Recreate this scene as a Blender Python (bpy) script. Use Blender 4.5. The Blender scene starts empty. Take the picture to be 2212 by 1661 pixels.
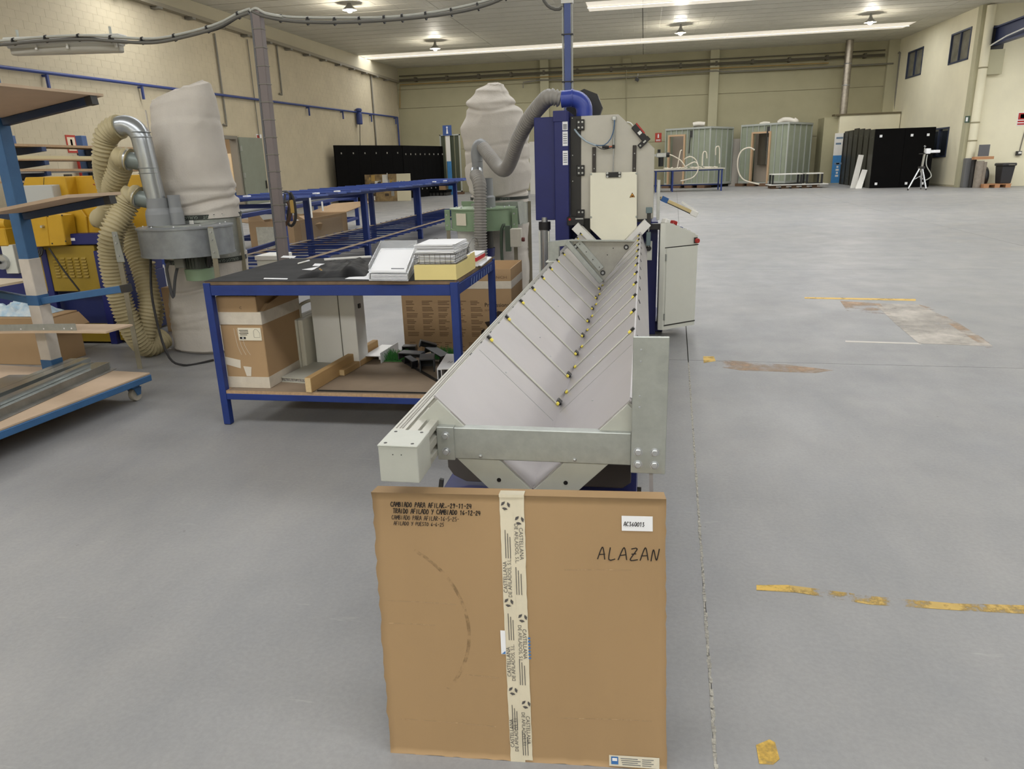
import bpy, math, random
from mathutils import Vector, Matrix
random.seed(7)
SC = bpy.context.scene
COL = SC.collection
# ------------------------------------------------------------------ camera
W_, H_, F_, CH = 2212.0, 1661.0, 1564.0, 1.55
_d = Vector((286, -482, F_)).normalized()
_v = Vector((164, 5170, F_)); _v = (_v - _d*_v.dot(_d.normalized())).normalized()
_u = -_v
_x = _d.cross(_u).normalized()
if _x.x < 0: _x = -_x
def _ray(px, py):
    c = Vector((px-1106, py-830.5, F_))
    return Vector((_x.dot(c), _d.dot(c), _u.dot(c)))
def PZ(px, py, z=0.0):
    r = _ray(px, py); t = (z-CH)/r.z
    return Vector((0, 0, CH)) + r*t
def PY(px, py, Y):
    r = _ray(px, py); return Vector((0, 0, CH)) + r*(Y/r.y)
def PX(px, py, X):
    r = _ray(px, py); return Vector((0, 0, CH)) + r*(X/r.x)
cam = bpy.data.cameras.new('camera'); camo = bpy.data.objects.new('camera', cam); COL.objects.link(camo)
cam.sensor_fit = 'HORIZONTAL'; cam.sensor_width = 36.0; cam.lens = F_/W_*36.0
cam.clip_start = 0.05; cam.clip_end = 200
# world axes written in camera axes (x right, y down, z forward) -> camera matrix
camo.matrix_world = Matrix(((_x.x, -_x.y, -_x.z, 0), (_d.x, -_d.y, -_d.z, 0), (_u.x, -_u.y, -_u.z, CH), (0, 0, 0, 1)))
SC.camera = camo
# ------------------------------------------------------------------ world, daylight, exposure
SC.view_settings.view_transform = 'Standard'; SC.view_settings.look = 'None'
SC.view_settings.gamma = 1.0; SC.view_settings.use_curve_mapping = False
SC.view_settings.exposure = -0.12
wd = bpy.data.worlds.new('world'); SC.world = wd; wd.use_nodes = True
wd.node_tree.nodes['Background'].inputs[0].default_value = (0.8, 0.9, 1.0, 1)
wd.node_tree.nodes['Background'].inputs[1].default_value = 0.5
FARY = 47.0; LX = -15.4; RX = 27.0; BY = -14.0
def CE(y): return 6.90 + 0.014*y
SKX = 12.5; SKW = 1.95
SKY = [(-10.7, LX+.1, SKX, 1900), (-.5, LX+.1, SKX, 850), (9.7, LX+.1, SKX, 900), (19.9, LX+.1, SKX, 1200), (30.15, -2.3, SKX, 800), (40.4, LX+.1, SKX, 800),
       (9.7, 14.2, 26, 600), (19.9, 14.2, 26, 800), (29.0, 14.2, 26, 750)]  # strips right of the hall are unseen, added to brighten the right wall
for (y0, xa, xb, pw) in SKY:
    L = bpy.data.lights.new('skylight_and_fill', 'AREA'); L.shape = 'RECTANGLE'; L.size = xb-xa; L.size_y = SKW-.1
    L.energy = pw; L.color = (0.95, 0.975, 1.0)
    o = bpy.data.objects.new('skylight_and_fill', L); COL.objects.link(o); o.location = ((xa+xb)/2, y0+SKW/2, CE(y0+SKW/2)-.03)
# ------------------------------------------------------------------ materials
def lin(c): 
    c = c/255.0
    return c/12.92 if c <= .04045 else ((c+.055)/1.055)**2.4
def rgb(*c): return (lin(c[0]), lin(c[1]), lin(c[2]), 1)
_M = {}
def mat(name, c, rough=.5, metal=0.0, var=0.0, scale=8.0, bump=0.0, c2=None, spec=.5, trans=0.0, emit=0.0, bscale=None, stretch=(1,1,1), alpha=1.0, contrast=None):
    if name in _M: return _M[name]
    m = bpy.data.materials.new(name); m.use_nodes = True; nt = m.node_tree; N = nt.nodes; Lk = nt.links
    b = N['Principled BSDF']
    b.inputs['Base Color'].default_value = rgb(*c); b.inputs['Roughness'].default_value = rough; b.inputs['Metallic'].default_value = metal
    b.inputs['Specular IOR Level'].default_value = spec
    if trans: b.inputs['Transmission Weight'].default_value = trans
    if alpha < 1: b.inputs['Alpha'].default_value = alpha
    if emit:
        b.inputs['Emission Color'].default_value = rgb(*c); b.inputs['Emission Strength'].default_value = emit
    if var or bump or c2:
        tc = N.new('ShaderNodeTexCoord'); mp = N.new('ShaderNodeMapping'); mp.inputs['Scale'].default_value = stretch
        Lk.new(tc.outputs['Object'], mp.inputs['Vector'])
        nz = N.new('ShaderNodeTexNoise'); nz.inputs['Scale'].default_value = scale; nz.inputs['Detail'].default_value = 6; nz.inputs['Roughness'].default_value = .6
        Lk.new(mp.outputs[0], nz.inputs['Vector'])
        if var or c2:
            rp = N.new('ShaderNodeValToRGB')
            k = rgb(*c); 
            if c2: a, z = k, rgb(*c2)
            else: a = tuple(x*(1-var) for x in k[:3])+(1,); z = tuple(min(1, x*(1+var)) for x in k[:3])+(1,)
            lo, hi = contrast or (.3, .7)
            rp.color_ramp.elements[0].position = lo; rp.color_ramp.elements[0].color = a
            rp.color_ramp.elements[1].position = hi; rp.color_ramp.elements[1].color = z
            Lk.new(nz.outputs['Fac'], rp.inputs[0]); Lk.new(rp.outputs[0], b.inputs['Base Color'])
        if bump:
            n2 = N.new('ShaderNodeTexNoise'); n2.inputs['Scale'].default_value = bscale or scale*4; n2.inputs['Detail'].default_value = 4
            Lk.new(mp.outputs[0], n2.inputs['Vector'])
            bp = N.new('ShaderNodeBump'); bp.inputs['Strength'].default_value = bump; bp.inputs['Distance'].default_value = .01
            Lk.new(n2.outputs['Fac'], bp.inputs['Height']); Lk.new(bp.outputs[0], b.inputs['Normal'])
    _M[name] = m; return m
def nodes_of(m): return m.node_tree, m.node_tree.nodes, m.node_tree.links
# ------------------------------------------------------------------ mesh builder
class MB:
    def __init__(s, M=None): s.v = []; s.f = []; s.sm = []; s.M = M
    def add(s, vs, fs, smooth=False):
        o = len(s.v)
        s.v += [Vector(p) for p in vs]
        for f in fs: s.f.append([i+o for i in f]); s.sm.append(smooth)
        return s
    def hexa(s, p):   # 4 bottom ccw + 4 top ccw
        return s.add(p, [(3,2,1,0), (4,5,6,7), (0,1,5,4), (1,2,6,5), (2,3,7,6), (3,0,4,7)])
    def box(s, x0, x1, y0, y1, z0, z1):
        return s.hexa([(x0,y0,z0),(x1,y0,z0),(x1,y1,z0),(x0,y1,z0),(x0,y0,z1),(x1,y0,z1),(x1,y1,z1),(x0,y1,z1)])
    def boxc(s, c, size, R=None):
        c = Vector(c); h = Vector(size)/2; P = []
        for z in (-1,1):
            for x, y in ((-1,-1),(1,-1),(1,1),(-1,1)):
                q = Vector((x*h.x, y*h.y, z*h.z))
                if R: q = R @ q
                P.append(c+q)
        return s.hexa(P)
    def prism(s, poly, vec):
        n = len(poly); a = [Vector(p) for p in poly]; b = [p+Vector(vec) for p in a]
        # orient so that faces point outward
        nr = Vector((0,0,0))
        for i in range(n): nr += a[i].cross(a[(i+1)%n])
        fl = nr.dot(Vector(vec)) > 0
        fs = [tuple(range(n-1,-1,-1)), tuple(range(n, 2*n))] + [(i, (i+1)%n, n+(i+1)%n, n+i) for i in range(n)]
        if not fl: fs = [tuple(reversed(f)) for f in fs]
        return s.add(a+b, fs)
    def beam(s, a, b, w, h, up=(0,0,1)):
        a = Vector(a); b = Vector(b); d = (b-a).normalized(); u = Vector(up)
        if abs(d.dot(u)) > .98: u = Vector((0,1,0))
        x = d.cross(u).normalized(); u = x.cross(d).normalized()
        P = []
        for q in (a, b):
            P += [q - x*w/2 - u*h/2, q + x*w/2 - u*h/2, q + x*w/2 + u*h/2, q - x*w/2 + u*h/2]
        return s.add(P, [(0,1,2,3), (7,6,5,4), (0,4,5,1), (1,5,6,2), (2,6,7,3), (3,7,4,0)])
    def loft(s, rings, caps=True, smooth=True, closed=True):
        n = len(rings[0]); o = len(s.v); vs = [p for r in rings for p in r]; fs = []
        for k in range(len(rings)-1):
            for i in range(n if closed else n-1):
                j = (i+1) % n
                fs.append((k*n+i, k*n+j, (k+1)*n+j, (k+1)*n+i))
        s.add(vs, fs, smooth)
        if caps and closed:
            m = len(rings)-1
            s.add(rings[0], [tuple(range(n-1,-1,-1))]); s.add(rings[m], [tuple(range(n))])
        return s
    def tube(s, path, r, n=12, caps=True, radii=None, up=None):
        P = [Vector(p) for p in path]; rings = []
        T0 = (P[1]-P[0]).normalized()
        u = Vector(up) if up else (Vector((0,0,1)) if abs(T0.z) < .9 else Vector((1,0,0)))
        x = T0.cross(u).normalized(); u = x.cross(T0).normalized(); pt = T0
        for i, p in enumerate(P):
            T = (P[min(i+1, len(P)-1)] - P[max(i-1, 0)])
            T = T.normalized() if T.length > 1e-9 else pt
            q = pt.rotation_difference(T); u = q @ u; x = q @ x; pt = T
            rr = radii[i] if radii else r
            rings.append([p + (x*math.cos(2*math.pi*k/n) + u*math.sin(2*math.pi*k/n))*rr for k in range(n)])
        return s.loft(rings, caps)
    def lathe(s, prof, c=(0,0,0), n=24, axis='Z', caps=True):
        c = Vector(c); rings = []
        for r, h in prof:
            ring = []
            for k in range(n):
                a = 2*math.pi*k/n; x, y = r*math.cos(a), r*math.sin(a)
                q = {'Z': (x, y, h), 'Y': (x, h, -y), 'X': (h, x, y)}[axis]
                ring.append(c+Vector(q))
            rings.append(ring)
        # duplicate sharp rings for crispness
        for i in range(len(rings)-1): s.loft([rings[i], rings[i+1]], caps=False)
        if caps: s.add(rings[0], [tuple(range(n-1,-1,-1))]); s.add(rings[-1], [tuple(range(n))])
        return s
    def cyl(s, c, r, h, n=16, axis='Z'):
        return s.lathe([(r, 0), (r, h)], c, n, axis)
    def build(s, name, m, parent=None, bevel=0.0, loc=None, label=None, kind=None, seg=1):
        me = bpy.data.meshes.new(name)
        vs = s.v if s.M is None else [s.M @ p for p in s.v]
        base = Vector((0,0,0))
        if parent is not None: base = WL[parent.name].copy()
        if loc is not None: base = Vector(loc)
        me.from_pydata([tuple(p-base) for p in vs], [], s.f)
        me.polygons.foreach_set('use_smooth', s.sm)
        me.materials.append(m); me.update()
        o = bpy.data.objects.new(name, me); COL.objects.link(o)
        if parent is not None:
            o.parent = parent; o.location = base - WL[parent.name]
        else: o.location = base
        WL[o.name] = base
        if bevel:
            bm = o.modifiers.new('bevel', 'BEVEL'); bm.width = bevel; bm.segments = seg; bm.limit_method = 'ANGLE'; bm.angle_limit = .7
        if label: o['label'] = label
        if kind: o['kind'] = kind
        return o
WL = {}
def tag(o, label, cat, group=None):
    o['label'] = label; o['category'] = cat
    if group: o['group'] = group
    return o
def thing(name, loc, label, cat, group=None):
    o = bpy.data.objects.new(name, None); COL.objects.link(o); o.location = loc; o.empty_display_size = .1
    WL[o.name] = Vector(loc)
    return tag(o, label, cat, group)
def struct(o): o['kind'] = 'structure'; return o
def sroot(name, loc=(0,0,0)):
    o = bpy.data.objects.new(name, None); COL.objects.link(o); o.location = loc; WL[o.name] = Vector(loc); o['kind'] = 'structure'; return o
def inst(src, name, parent, off):
    c = src.copy(); c.name = name; COL.objects.link(c); c.parent = parent; c.location = src.location + Vector(off)
    WL[c.name] = WL[src.name] + Vector(off)
    return c
def dup(root, loc, label=None):
    r = root.copy(); COL.objects.link(r); r.location = loc
    if label: r['label'] = label
    for ch in list(root.children):
        c = ch.copy(); COL.objects.link(c); c.parent = r
        for g in list(ch.children):
            d = g.copy(); COL.objects.link(d); d.parent = c
    WL[r.name] = Vector(loc)
    return r
def curve_pts(pts, step=.05, closed=False):
    P = [Vector(p) for p in pts]; out = []
    for i in range(len(P)-1):
        p0 = P[max(i-1,0)]; p1 = P[i]; p2 = P[i+1]; p3 = P[min(i+2, len(P)-1)]
        n = max(2, int((p2-p1).length/step))
        for k in range(n):
            t = k/n
            out.append(.5*((2*p1) + (p2-p0)*t + (2*p0-5*p1+4*p2-p3)*t*t + (3*p1-p0-3*p2+p3)*t**3))
    out.append(P[-1]); return out
def resample(P, step):
    out = [P[0]]; acc = 0.0
    for a, b in zip(P, P[1:]):
        L = (b-a).length; t = step-acc
        while t <= L: out.append(a + (b-a)*(t/L)); t += step
        acc = (acc+L) % step if L else acc
    return out
def hose_mb(pts, r, pitch=.024, amp=.17, n=16):
    P = resample(curve_pts(pts, .02), pitch/3)
    rad = [r*(1+amp*(.55, .0, -1.15)[i % 3]) for i in range(len(P))]
    return MB().tube(P, r, n, radii=rad)
def wire(pts, r, name, m, parent=None, n=8, step=.03):
    return MB().tube(curve_pts(pts, step), r, n).build(name, m, parent)
def text(body, o, xd, yd, size, m, parent, name='printed_text', width=None, ex=.0, align='LEFT', surf=None):
    cu = bpy.data.curves.new('tmp_lettering', 'FONT'); cu.body = body; cu.size = size; cu.resolution_u = 2; cu.align_x = align
    tmp = bpy.data.objects.new('tmp_lettering', cu); me = bpy.data.meshes.new_from_object(tmp)
    xs_ = [v.co.x for v in me.vertices] or [0, 1]; sx = width/max(1e-6, max(xs_)-min(xs_)) if width else 1.0
    xd = Vector(xd).normalized(); yd = Vector(yd).normalized(); o = Vector(o)
    vs = [surf(o + xd*(v.co.x*sx) + yd*v.co.y) if surf else o + xd*(v.co.x*sx) + yd*v.co.y for v in me.vertices]
    fs = [tuple(p.vertices) for p in me.polygons]
    bpy.data.objects.remove(tmp); bpy.data.curves.remove(cu); bpy.data.meshes.remove(me)
    return MB().add(vs, fs).build(name, m, parent)
# hand lettering: pen strokes on a 1 x 1.5 cell
GL = {'A': [[(0,0),(.45,1.5),(.9,0)],[(.15,.55),(.8,.6)]], 'B': [[(.1,0),(.1,1.4),(.6,1.35),(.65,.95),(.1,.8),(.75,.6),(.7,.1),(.1,0)]],
 'C': [[(.8,1.25),(.45,1.45),(.1,1.0),(.1,.4),(.45,.02),(.85,.2)]], 'D': [[(.1,0),(.1,1.4),(.6,1.3),(.85,.75),(.6,.1),(.1,0)]], 'E': [[(.8,1.4),(.1,1.4),(.1,0),(.8,0)],[(.1,.75),(.65,.75)]],
 'F': [[(.1,0),(.15,1.4),(.85,1.45)],[(.12,.75),(.7,.8)]], 'I': [[(.35,0),(.4,1.4)]], 'L': [[(.15,1.4),(.1,0),(.8,.05)]], 'M': [[(0,0),(.1,1.4),(.45,.5),(.85,1.45),(.95,0)]],
 'N': [[(.05,0),(.15,1.3),(.7,.05),(.85,1.45)]], 'O': [[(.45,1.4),(.1,.9),(.15,.2),(.5,0),(.85,.5),(.75,1.2),(.45,1.4)]], 'P': [[(.1,0),(.15,1.4),(.7,1.35),(.75,.85),(.15,.7)]],
 'R': [[(.1,0),(.12,1.4),(.7,1.35),(.7,.9),(.12,.75),(.85,0)]], 'S': [[(.8,1.3),(.4,1.45),(.15,1.1),(.7,.5),(.5,.02),(.1,.15)]], 'T': [[(0,1.4),(.9,1.45)],[(.45,1.4),(.42,0)]],
 'U': [[(.1,1.4),(.1,.3),(.45,0),(.8,.3),(.85,1.4)]], 'Y': [[(.05,1.4),(.45,.75)],[(.9,1.45),(.3,-.1)]], 'Z': [[(.1,1.35),(.8,1.4),(.1,.05),(.9,.05)],[(.25,.7),(.7,.72)]],
 '0': [[(.45,1.4),(.1,.9),(.15,.2),(.5,0),(.8,.5),(.75,1.2),(.45,1.4)]], '1': [[(.2,1.1),(.5,1.4),(.45,0)]], '2': [[(.1,1.1),(.4,1.4),(.75,1.1),(.1,.05),(.85,.05)]], '3': [[(.1,1.3),(.6,1.4),(.35,.8),(.75,.45),(.45,0),(.1,.15)]],
 '4': [[(.25,1.4),(.1,.6),(.85,.65)],[(.7,1.3),(.6,0)]], '5': [[(.8,1.4),(.25,1.4),(.2,.85),(.7,.7),(.65,.1),(.1,.05)]], '6': [[(.6,1.4),(.15,.7),(.2,.1),(.6,.05),(.7,.5),(.2,.6)]], '7': [[(.1,1.4),(.8,1.4),(.35,0)],[(.3,.75),(.75,.75)]],
 '9': [[(.7,1.1),(.35,1.4),(.15,1.0),(.65,.85),(.75,1.3),(.5,0)]], '-': [[(.15,.7),(.8,.72)]], '_': [[(.1,.25),(.8,.28)]], '.': [[(.3,.05),(.4,.1)]]}
def handwrite(s, o, xd, yd, h, r, name, m, parent, width=None, surf=None):
    xd = Vector(xd).normalized(); yd = Vector(yd).normalized(); nz = xd.cross(yd); o = Vector(o); b = MB(); rr = random.Random(len(s))
    k = h/1.5; adv = k*1.12
    if width: adv = width/len(s)
    cx = 0.0
    for ch in s:
        for st in GL.get(ch, []):
            jit = [Vector((x+rr.uniform(-.05,.05), y+rr.uniform(-.06,.06), 0)) for x, y in st]
            pts = [o + xd*(cx + (p.x+.12*p.y)*min(k, adv*.9)) + yd*(p.y*k) + nz*.0006 for p in jit]
            P = curve_pts(pts, h*.12)
            # flat pen ribbon
            for a, c in zip(P, P[1:]):
                d = (c-a)
                if d.length < 1e-6: continue
                w = d.cross(nz).normalized()*r; e = d.normalized()*r*.6
                Q = [a-e-w, a-e+w, c+e+w, c+e-w]; b.add([surf(q) for q in Q] if surf else Q, [(0,1,2,3)])
        cx += adv
    return b.build(name, m, parent)
# ------------------------------------------------------------------ shared materials
def floor_material():
    m = mat('grey_painted_concrete', (170,168,166), rough=.42, spec=.4); nt, N, L = nodes_of(m); b = N['Principled BSDF']
    tc = N.new('ShaderNodeTexCoord')
    def noise(sc, det=8, rough=.6, st=(1,1,1)):
        mp = N.new('ShaderNodeMapping'); mp.inputs['Scale'].default_value = st; L.new(tc.outputs['Object'], mp.inputs[0])
        n = N.new('ShaderNodeTexNoise'); n.inputs['Scale'].default_value = sc; n.inputs['Detail'].default_value = det; n.inputs['Roughness'].default_value = rough
        L.new(mp.outputs[0], n.inputs['Vector']); return n.outputs['Fac']
    def ramp(f, a, b_, ca, cb):
        r = N.new('ShaderNodeValToRGB'); r.color_ramp.elements[0].position = a; r.color_ramp.elements[1].position = b_
        r.color_ramp.elements[0].color = ca; r.color_ramp.elements[1].color = cb; L.new(f, r.inputs[0]); return r.outputs[0]
    def mix(f, a, b_, mode='MIX', fac=None):
        x = N.new('ShaderNodeMix'); x.data_type = 'RGBA'; x.blend_type = mode
        if f is not None: L.new(f, x.inputs['Factor'])
        else: x.inputs['Factor'].default_value = fac
        L.new(a, x.inputs['A']); L.new(b_, x.inputs['B']); return x.outputs['Result']
    base = ramp(noise(.35, 6), .3, .7, rgb(138,139,142), rgb(154,152,149))
    mid = ramp(noise(2.6, 8, .65, (1,.45,1)), .3, .75, rgb(128,129,132), rgb(170,167,163))
    c = mix(None, base, mid, 'MIX', .38)
    fine = ramp(noise(60, 3), .35, .65, rgb(240,240,240), rgb(255,255,255))
    c = mix(None, c, fine, 'MULTIPLY', .7)
    sc = ramp(noise(9, 4, .7, (.25,1.6,1)), .66, .73, (0,0,0,1), (1,1,1,1))
    lt = N.new('ShaderNodeRGB'); lt.outputs[0].default_value = rgb(182,179,175)
    mm = N.new('ShaderNodeMath'); mm.operation = 'MULTIPLY'; mm.inputs[1].default_value = .35
    L.new(sc, mm.inputs[0]); c = mix(mm.outputs[0], c, lt.outputs[0])
    sp = ramp(noise(22, 2, .5), .76, .80, (0,0,0,1), (1,1,1,1))
    dk = N.new('ShaderNodeRGB'); dk.outputs[0].default_value = rgb(98,97,96)
    m2 = N.new('ShaderNodeMath'); m2.operation = 'MULTIPLY'; m2.inputs[1].default_value = .5
    L.new(sp, m2.inputs[0]); c = mix(m2.outputs[0], c, dk.outputs[0])
    L.new(c, b.inputs['Base Color'])
    rr = ramp(noise(1.7, 5), .3, .7, (.34,.34,.34,1), (.55,.55,.55,1)); L.new(rr, b.inputs['Roughness'])
    bp = N.new('ShaderNodeBump'); bp.inputs['Strength'].default_value = .12; bp.inputs['Distance'].default_value = .004
    L.new(noise(40, 5), bp.inputs['Height']); L.new(bp.outputs[0], b.inputs['Normal'])
    return m
M_floor = floor_material()
M_joint = mat('dark_floor_joint', (96,94,90), .9, var=.3, scale=30)
M_fill = mat('crumbly_joint_filler', (176,172,162), .9, var=.35, scale=60, bump=.6)
M_block = mat('cream_painted_block', (196,184,157), .75, var=.07, scale=1.2, bump=.18, bscale=30)
M_mortar = mat('cream_painted_joint', (190,178,150), .85, var=.06, scale=3)
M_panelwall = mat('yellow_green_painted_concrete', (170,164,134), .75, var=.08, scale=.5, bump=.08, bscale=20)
M_pillar = mat('pale_yellow_painted_pillar', (180,175,146), .7, var=.05, scale=.8)
M_rwall = mat('pale_cream_plaster', (228,221,194), .75, var=.06, scale=.6, bump=.1, bscale=25)
M_ceil = mat('off_white_ceiling_sheet', (214,210,196), .6, var=.06, scale=1.2)
M_ceilgap = mat('ceiling_joint_shadow_gap', (92,88,78), .8)
M_dark = mat('dark_metal', (46,44,42), .5)
M_black = mat('black_board', (9,8,8), .85, var=.2, scale=3, spec=.12)
M_white = mat('white_paint', (226,224,218), .5, var=.03, scale=4)
M_paper = mat('white_paper', (236,236,238), .8)
M_blue = mat('blue_frame_paint', (22,48,116), .5, var=.14, scale=6, bump=.05)
M_mblue = mat('machine_blue_enamel', (26,33,98), .45, var=.08, scale=5, bump=.04)
M_galv = mat('galvanised_steel', (168,171,166), .42, .55, var=.10, scale=26, bump=.03)
M_zinc = mat('bright_zinc', (190,192,194), .3, .85, var=.08, scale=12)
M_grey = mat('light_grey_enamel', (212,212,202), .45, var=.03, scale=5)
M_conduit = mat('grey_conduit', (120,116,106), .5)
M_red = mat('signal_red', (170,40,34), .5)
M_cable = mat('black_rubber_cable', (38,36,36), .6)
M_print = mat('black_print', (36,33,30), .8)
M_board = mat('raw_chipboard', (176,146,112), .8, var=.16, scale=55, bump=.3)
M_mdf = mat('pinkish_hardboard', (196,172,146), .75, var=.08, scale=4, bump=.06)
# ------------------------------------------------------------------ floor slabs
fl = sroot('floor')
MB().box(LX-.3, RX, BY, FARY+.3, -.30, -.03).build('slab_bed', M_joint, fl)
fa = math.radians(-2.2); FR = Matrix.Rotation(fa, 4, 'Z')
xs = [.16 + 5.6*k for k in range(-4, 6)]; ys = [5.83 + 5.22*k for k in range(-4, 9)]
for i in range(len(xs)-1):
    for j in range(len(ys)-1):
        g = .0035
        b = MB(FR); b.box(xs[i]+g, xs[i+1]-g, ys[j]+g, ys[j+1]-g, -.06, 0)
        # clip to the hall so that slabs end at the walls
        keep = [FR @ v for v in b.v]
        if max(v.x for v in keep) < LX or min(v.x for v in keep) > RX or min(v.y for v in keep) > FARY: continue
        b.build('slab', M_floor, fl)
# crumbly sealant in the joint beside the trough
b = MB(FR); rn = random.Random(3); y = 1.0
while y < 5.75:
    w = rn.uniform(.003, .0065); l = rn.uniform(.012, .03); x = .16+rn.uniform(-.0022, .0022)
    b.box(x-w, x+w, y, y+l, -.002, rn.uniform(.0006, .002)); y += l*rn.uniform(.8, 1.25)
b.build('joint_sealant', M_fill, fl, kind='stuff')
# worn paint on the floor
def worn(name, c, lo, hi, scale):
    m = mat(name, c, .6, var=.12, scale=9); nt, N, L = nodes_of(m); b = N['Principled BSDF']
    tc = N.new('ShaderNodeTexCoord'); n = N.new('ShaderNodeTexNoise'); n.inputs['Scale'].default_value = scale; n.inputs['Detail'].default_value = 9; n.inputs['Roughness'].default_value = .7
    L.new(tc.outputs['Object'], n.inputs[0]); r = N.new('ShaderNodeMapRange'); r.inputs[1].default_value = lo; r.inputs[2].default_value = hi
    L.new(n.outputs['Fac'], r.inputs[0]); L.new(r.outputs[0], b.inputs['Alpha']); return m
M_yel = worn('worn_yellow_line_paint', (196,164,88), .44, .56, 7)
M_yel2 = worn('solid_yellow_line_paint', (214,176,80), .30, .50, 9)
M_bare = worn('bare_patched_concrete', (192,184,174), .28, .60, 1.6)
M_ora = worn('rust_stain', (188,158,128), .44, .70, 2.2)
def patch(name, px, m, h=.0012):
    P = [PZ(x, y, 0) for x, y in px]
    return MB().prism([(p.x, p.y, .0004) for p in P], (0,0,h)).build(name, m, fl)
patch('paint_line', [(1634,1275),(1634,1264),(1700,1264),(1900,1290),(2060,1304),(2214,1308),(2214,1326),(2060,1318),(1880,1306),(1720,1280)], M_yel)
patch('paint_line', [(1634,1275),(1634,1265),(1705,1265),(1712,1276)], M_yel2, .0016)
patch('paint_line', [(1640,1650),(1633,1610),(1662,1598),(1674,1604),(1684,1640),(1670,1652)], M_yel2)
patch('paint_line', [(1738,645),(1738,642),(1978,646),(1978,650)], M_yel2)
patch('paint_line', [(1826,739),(1826,736),(1990,741),(1990,744)], mat('pale_line', (205,200,192), .7))
patch('bare_patch', [(1888,655),(1984,658),(2075,700),(2145,748),(1985,742),(1935,700)], M_bare)
patch('bare_patch', [(1815,650),(1900,656),(1925,680),(1830,672)], M_ora, .0016)
patch('bare_patch', [(1520,784),(1519,770),(1542,770),(1546,780)], M_yel2)
patch('bare_patch', [(1984,658),(2010,664),(2110,722),(2150,750),(2130,752),(2050,700)], M_ora, .0018)
patch('bare_patch', [(1530,790),(1560,778),(1700,788),(1800,800),(1760,806),(1600,800)], M_ora)
# ------------------------------------------------------------------ left wall: painted blockwork
wl = sroot('wall_left', (LX, 0, 0)); BEAMZ = PX(600,99,LX).z; BEAMZ = round(BEAMZ, 2)
D0, D1, DH = 25.4, 27.05, 2.95    # doorway
def clear_of_door(y0, y1, z0): return y1 <= D0+.01 or y0 >= D1-.01 or z0 >= DH-.01
MB().box(LX-.25, LX-.004, BY, D0, 0, 7.9).box(LX-.25, LX-.004, D1, FARY+.3, 0, 7.9).box(LX-.25, LX-.004, D0, D1, DH, 7.9).build('wall_core', M_mortar, wl)
b0 = MB(); b0.box(LX-.012, LX, 0, .394, 0, .194); src_block = None
rest = MB()
for r in range(35):
    z = r*.2
    if z+.2 > BEAMZ+.15: break
    y = BY + (.2 if r % 2 else 0); 
    while y < FARY-.2:
        if clear_of_door(y, y+.4, z):
            if 20 <= r and 14.6 <= y <= 22.4:
                if src_block is None:
                    src_block = MB().box(LX-.012, LX, y+.0018, y+.3982, z+.0018, z+.1982).build('block', M_block, wl); sy, sz = y, z
                else: inst(src_block, 'block', wl, (random.uniform(-.0012, .0012), y-sy, z-sz))
            else: rest.box(LX-.012, LX+random.uniform(-.001,.001), y+.0018, y+.3982, z+.0018, z+.1982)
        y += .4
rest.build('blockwork', M_block, wl, kind='stuff')
MB().box(LX-.02, LX+.10, BY, FARY, BEAMZ, 7.9).build('ring_beam', mat('grey_cream_beam', (188,180,156), .8, var=.05, scale=.7), wl)
# ------------------------------------------------------------------ far wall: concrete panels between pillars
wf = sroot('wall_far', (0, FARY, 0))
MB().box(LX-.3, RX, FARY+.08, FARY+.4, 0, 8.0).build('wall_core', M_mortar, wf)
cols = [LX, PY(1177,160,FARY).x, PY(1544,120,FARY).x, 13.8]
rows = [0, PY(1600,300,FARY).z, PY(1400,210,FARY).z, 6.3, 7.8]
for i in range(3):
    for j in range(4):
        MB().box(cols[i]+.01, cols[i+1]-.01, FARY, FARY+.1, rows[j]+.012, rows[j+1]-.012).build('wall_panel', M_panelwall, wf)
for xc in cols[1:3]: MB().box(xc-.26, xc+.26, FARY-.30, FARY+.02, 0, CE(FARY)).build('pillar', M_pillar, wf, bevel=.01)
MB().box(13.2, 13.9, FARY-.3, FARY+.02, 0, CE(FARY)).build('pillar', M_pillar, wf)
# ------------------------------------------------------------------ right wall: return towards the camera, then a wall facing it
wr = sroot('wall_right', (13.8, FARY, 0))
A0 = Vector((13.75, FARY+.1, 0)); A1 = Vector((13.9, 36.7, 0)); dr = (A1-A0).normalized(); nr = Vector((-dr.y, dr.x, 0)); nr = nr if nr.x < 0 else -nr
def rw(t, z, off=0.0):  # a point on the return wall, t metres from the far corner
    p = A0 + dr*t + nr*off; return Vector((p.x, p.y, z))
LR = (A1-A0).length
def on_return(px, py):   # pixel -> (t, z) on the return wall
    r = _ray(px, py); o = Vector((0,0,CH)); den = r.dot(nr); k = (A0-o).dot(nr)/den; p = o+r*k
    return ((p-A0).dot(dr), p.z)
wins = []
for q in (((1963,113),(1996,100),(1989,161),(1961,170)), ((2057,74),(2101,57),(2091,128),(2050,141)), ((2010,279),(2052,273),(2043,339),(2003,340))):
    u = [on_return(*p) for p in q]
    wins.append((min(u[0][0],u[3][0]), max(u[1][0],u[2][0]), (u[2][1]+u[3][1])/2, (u[0][1]+u[1][1])/2))
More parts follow.
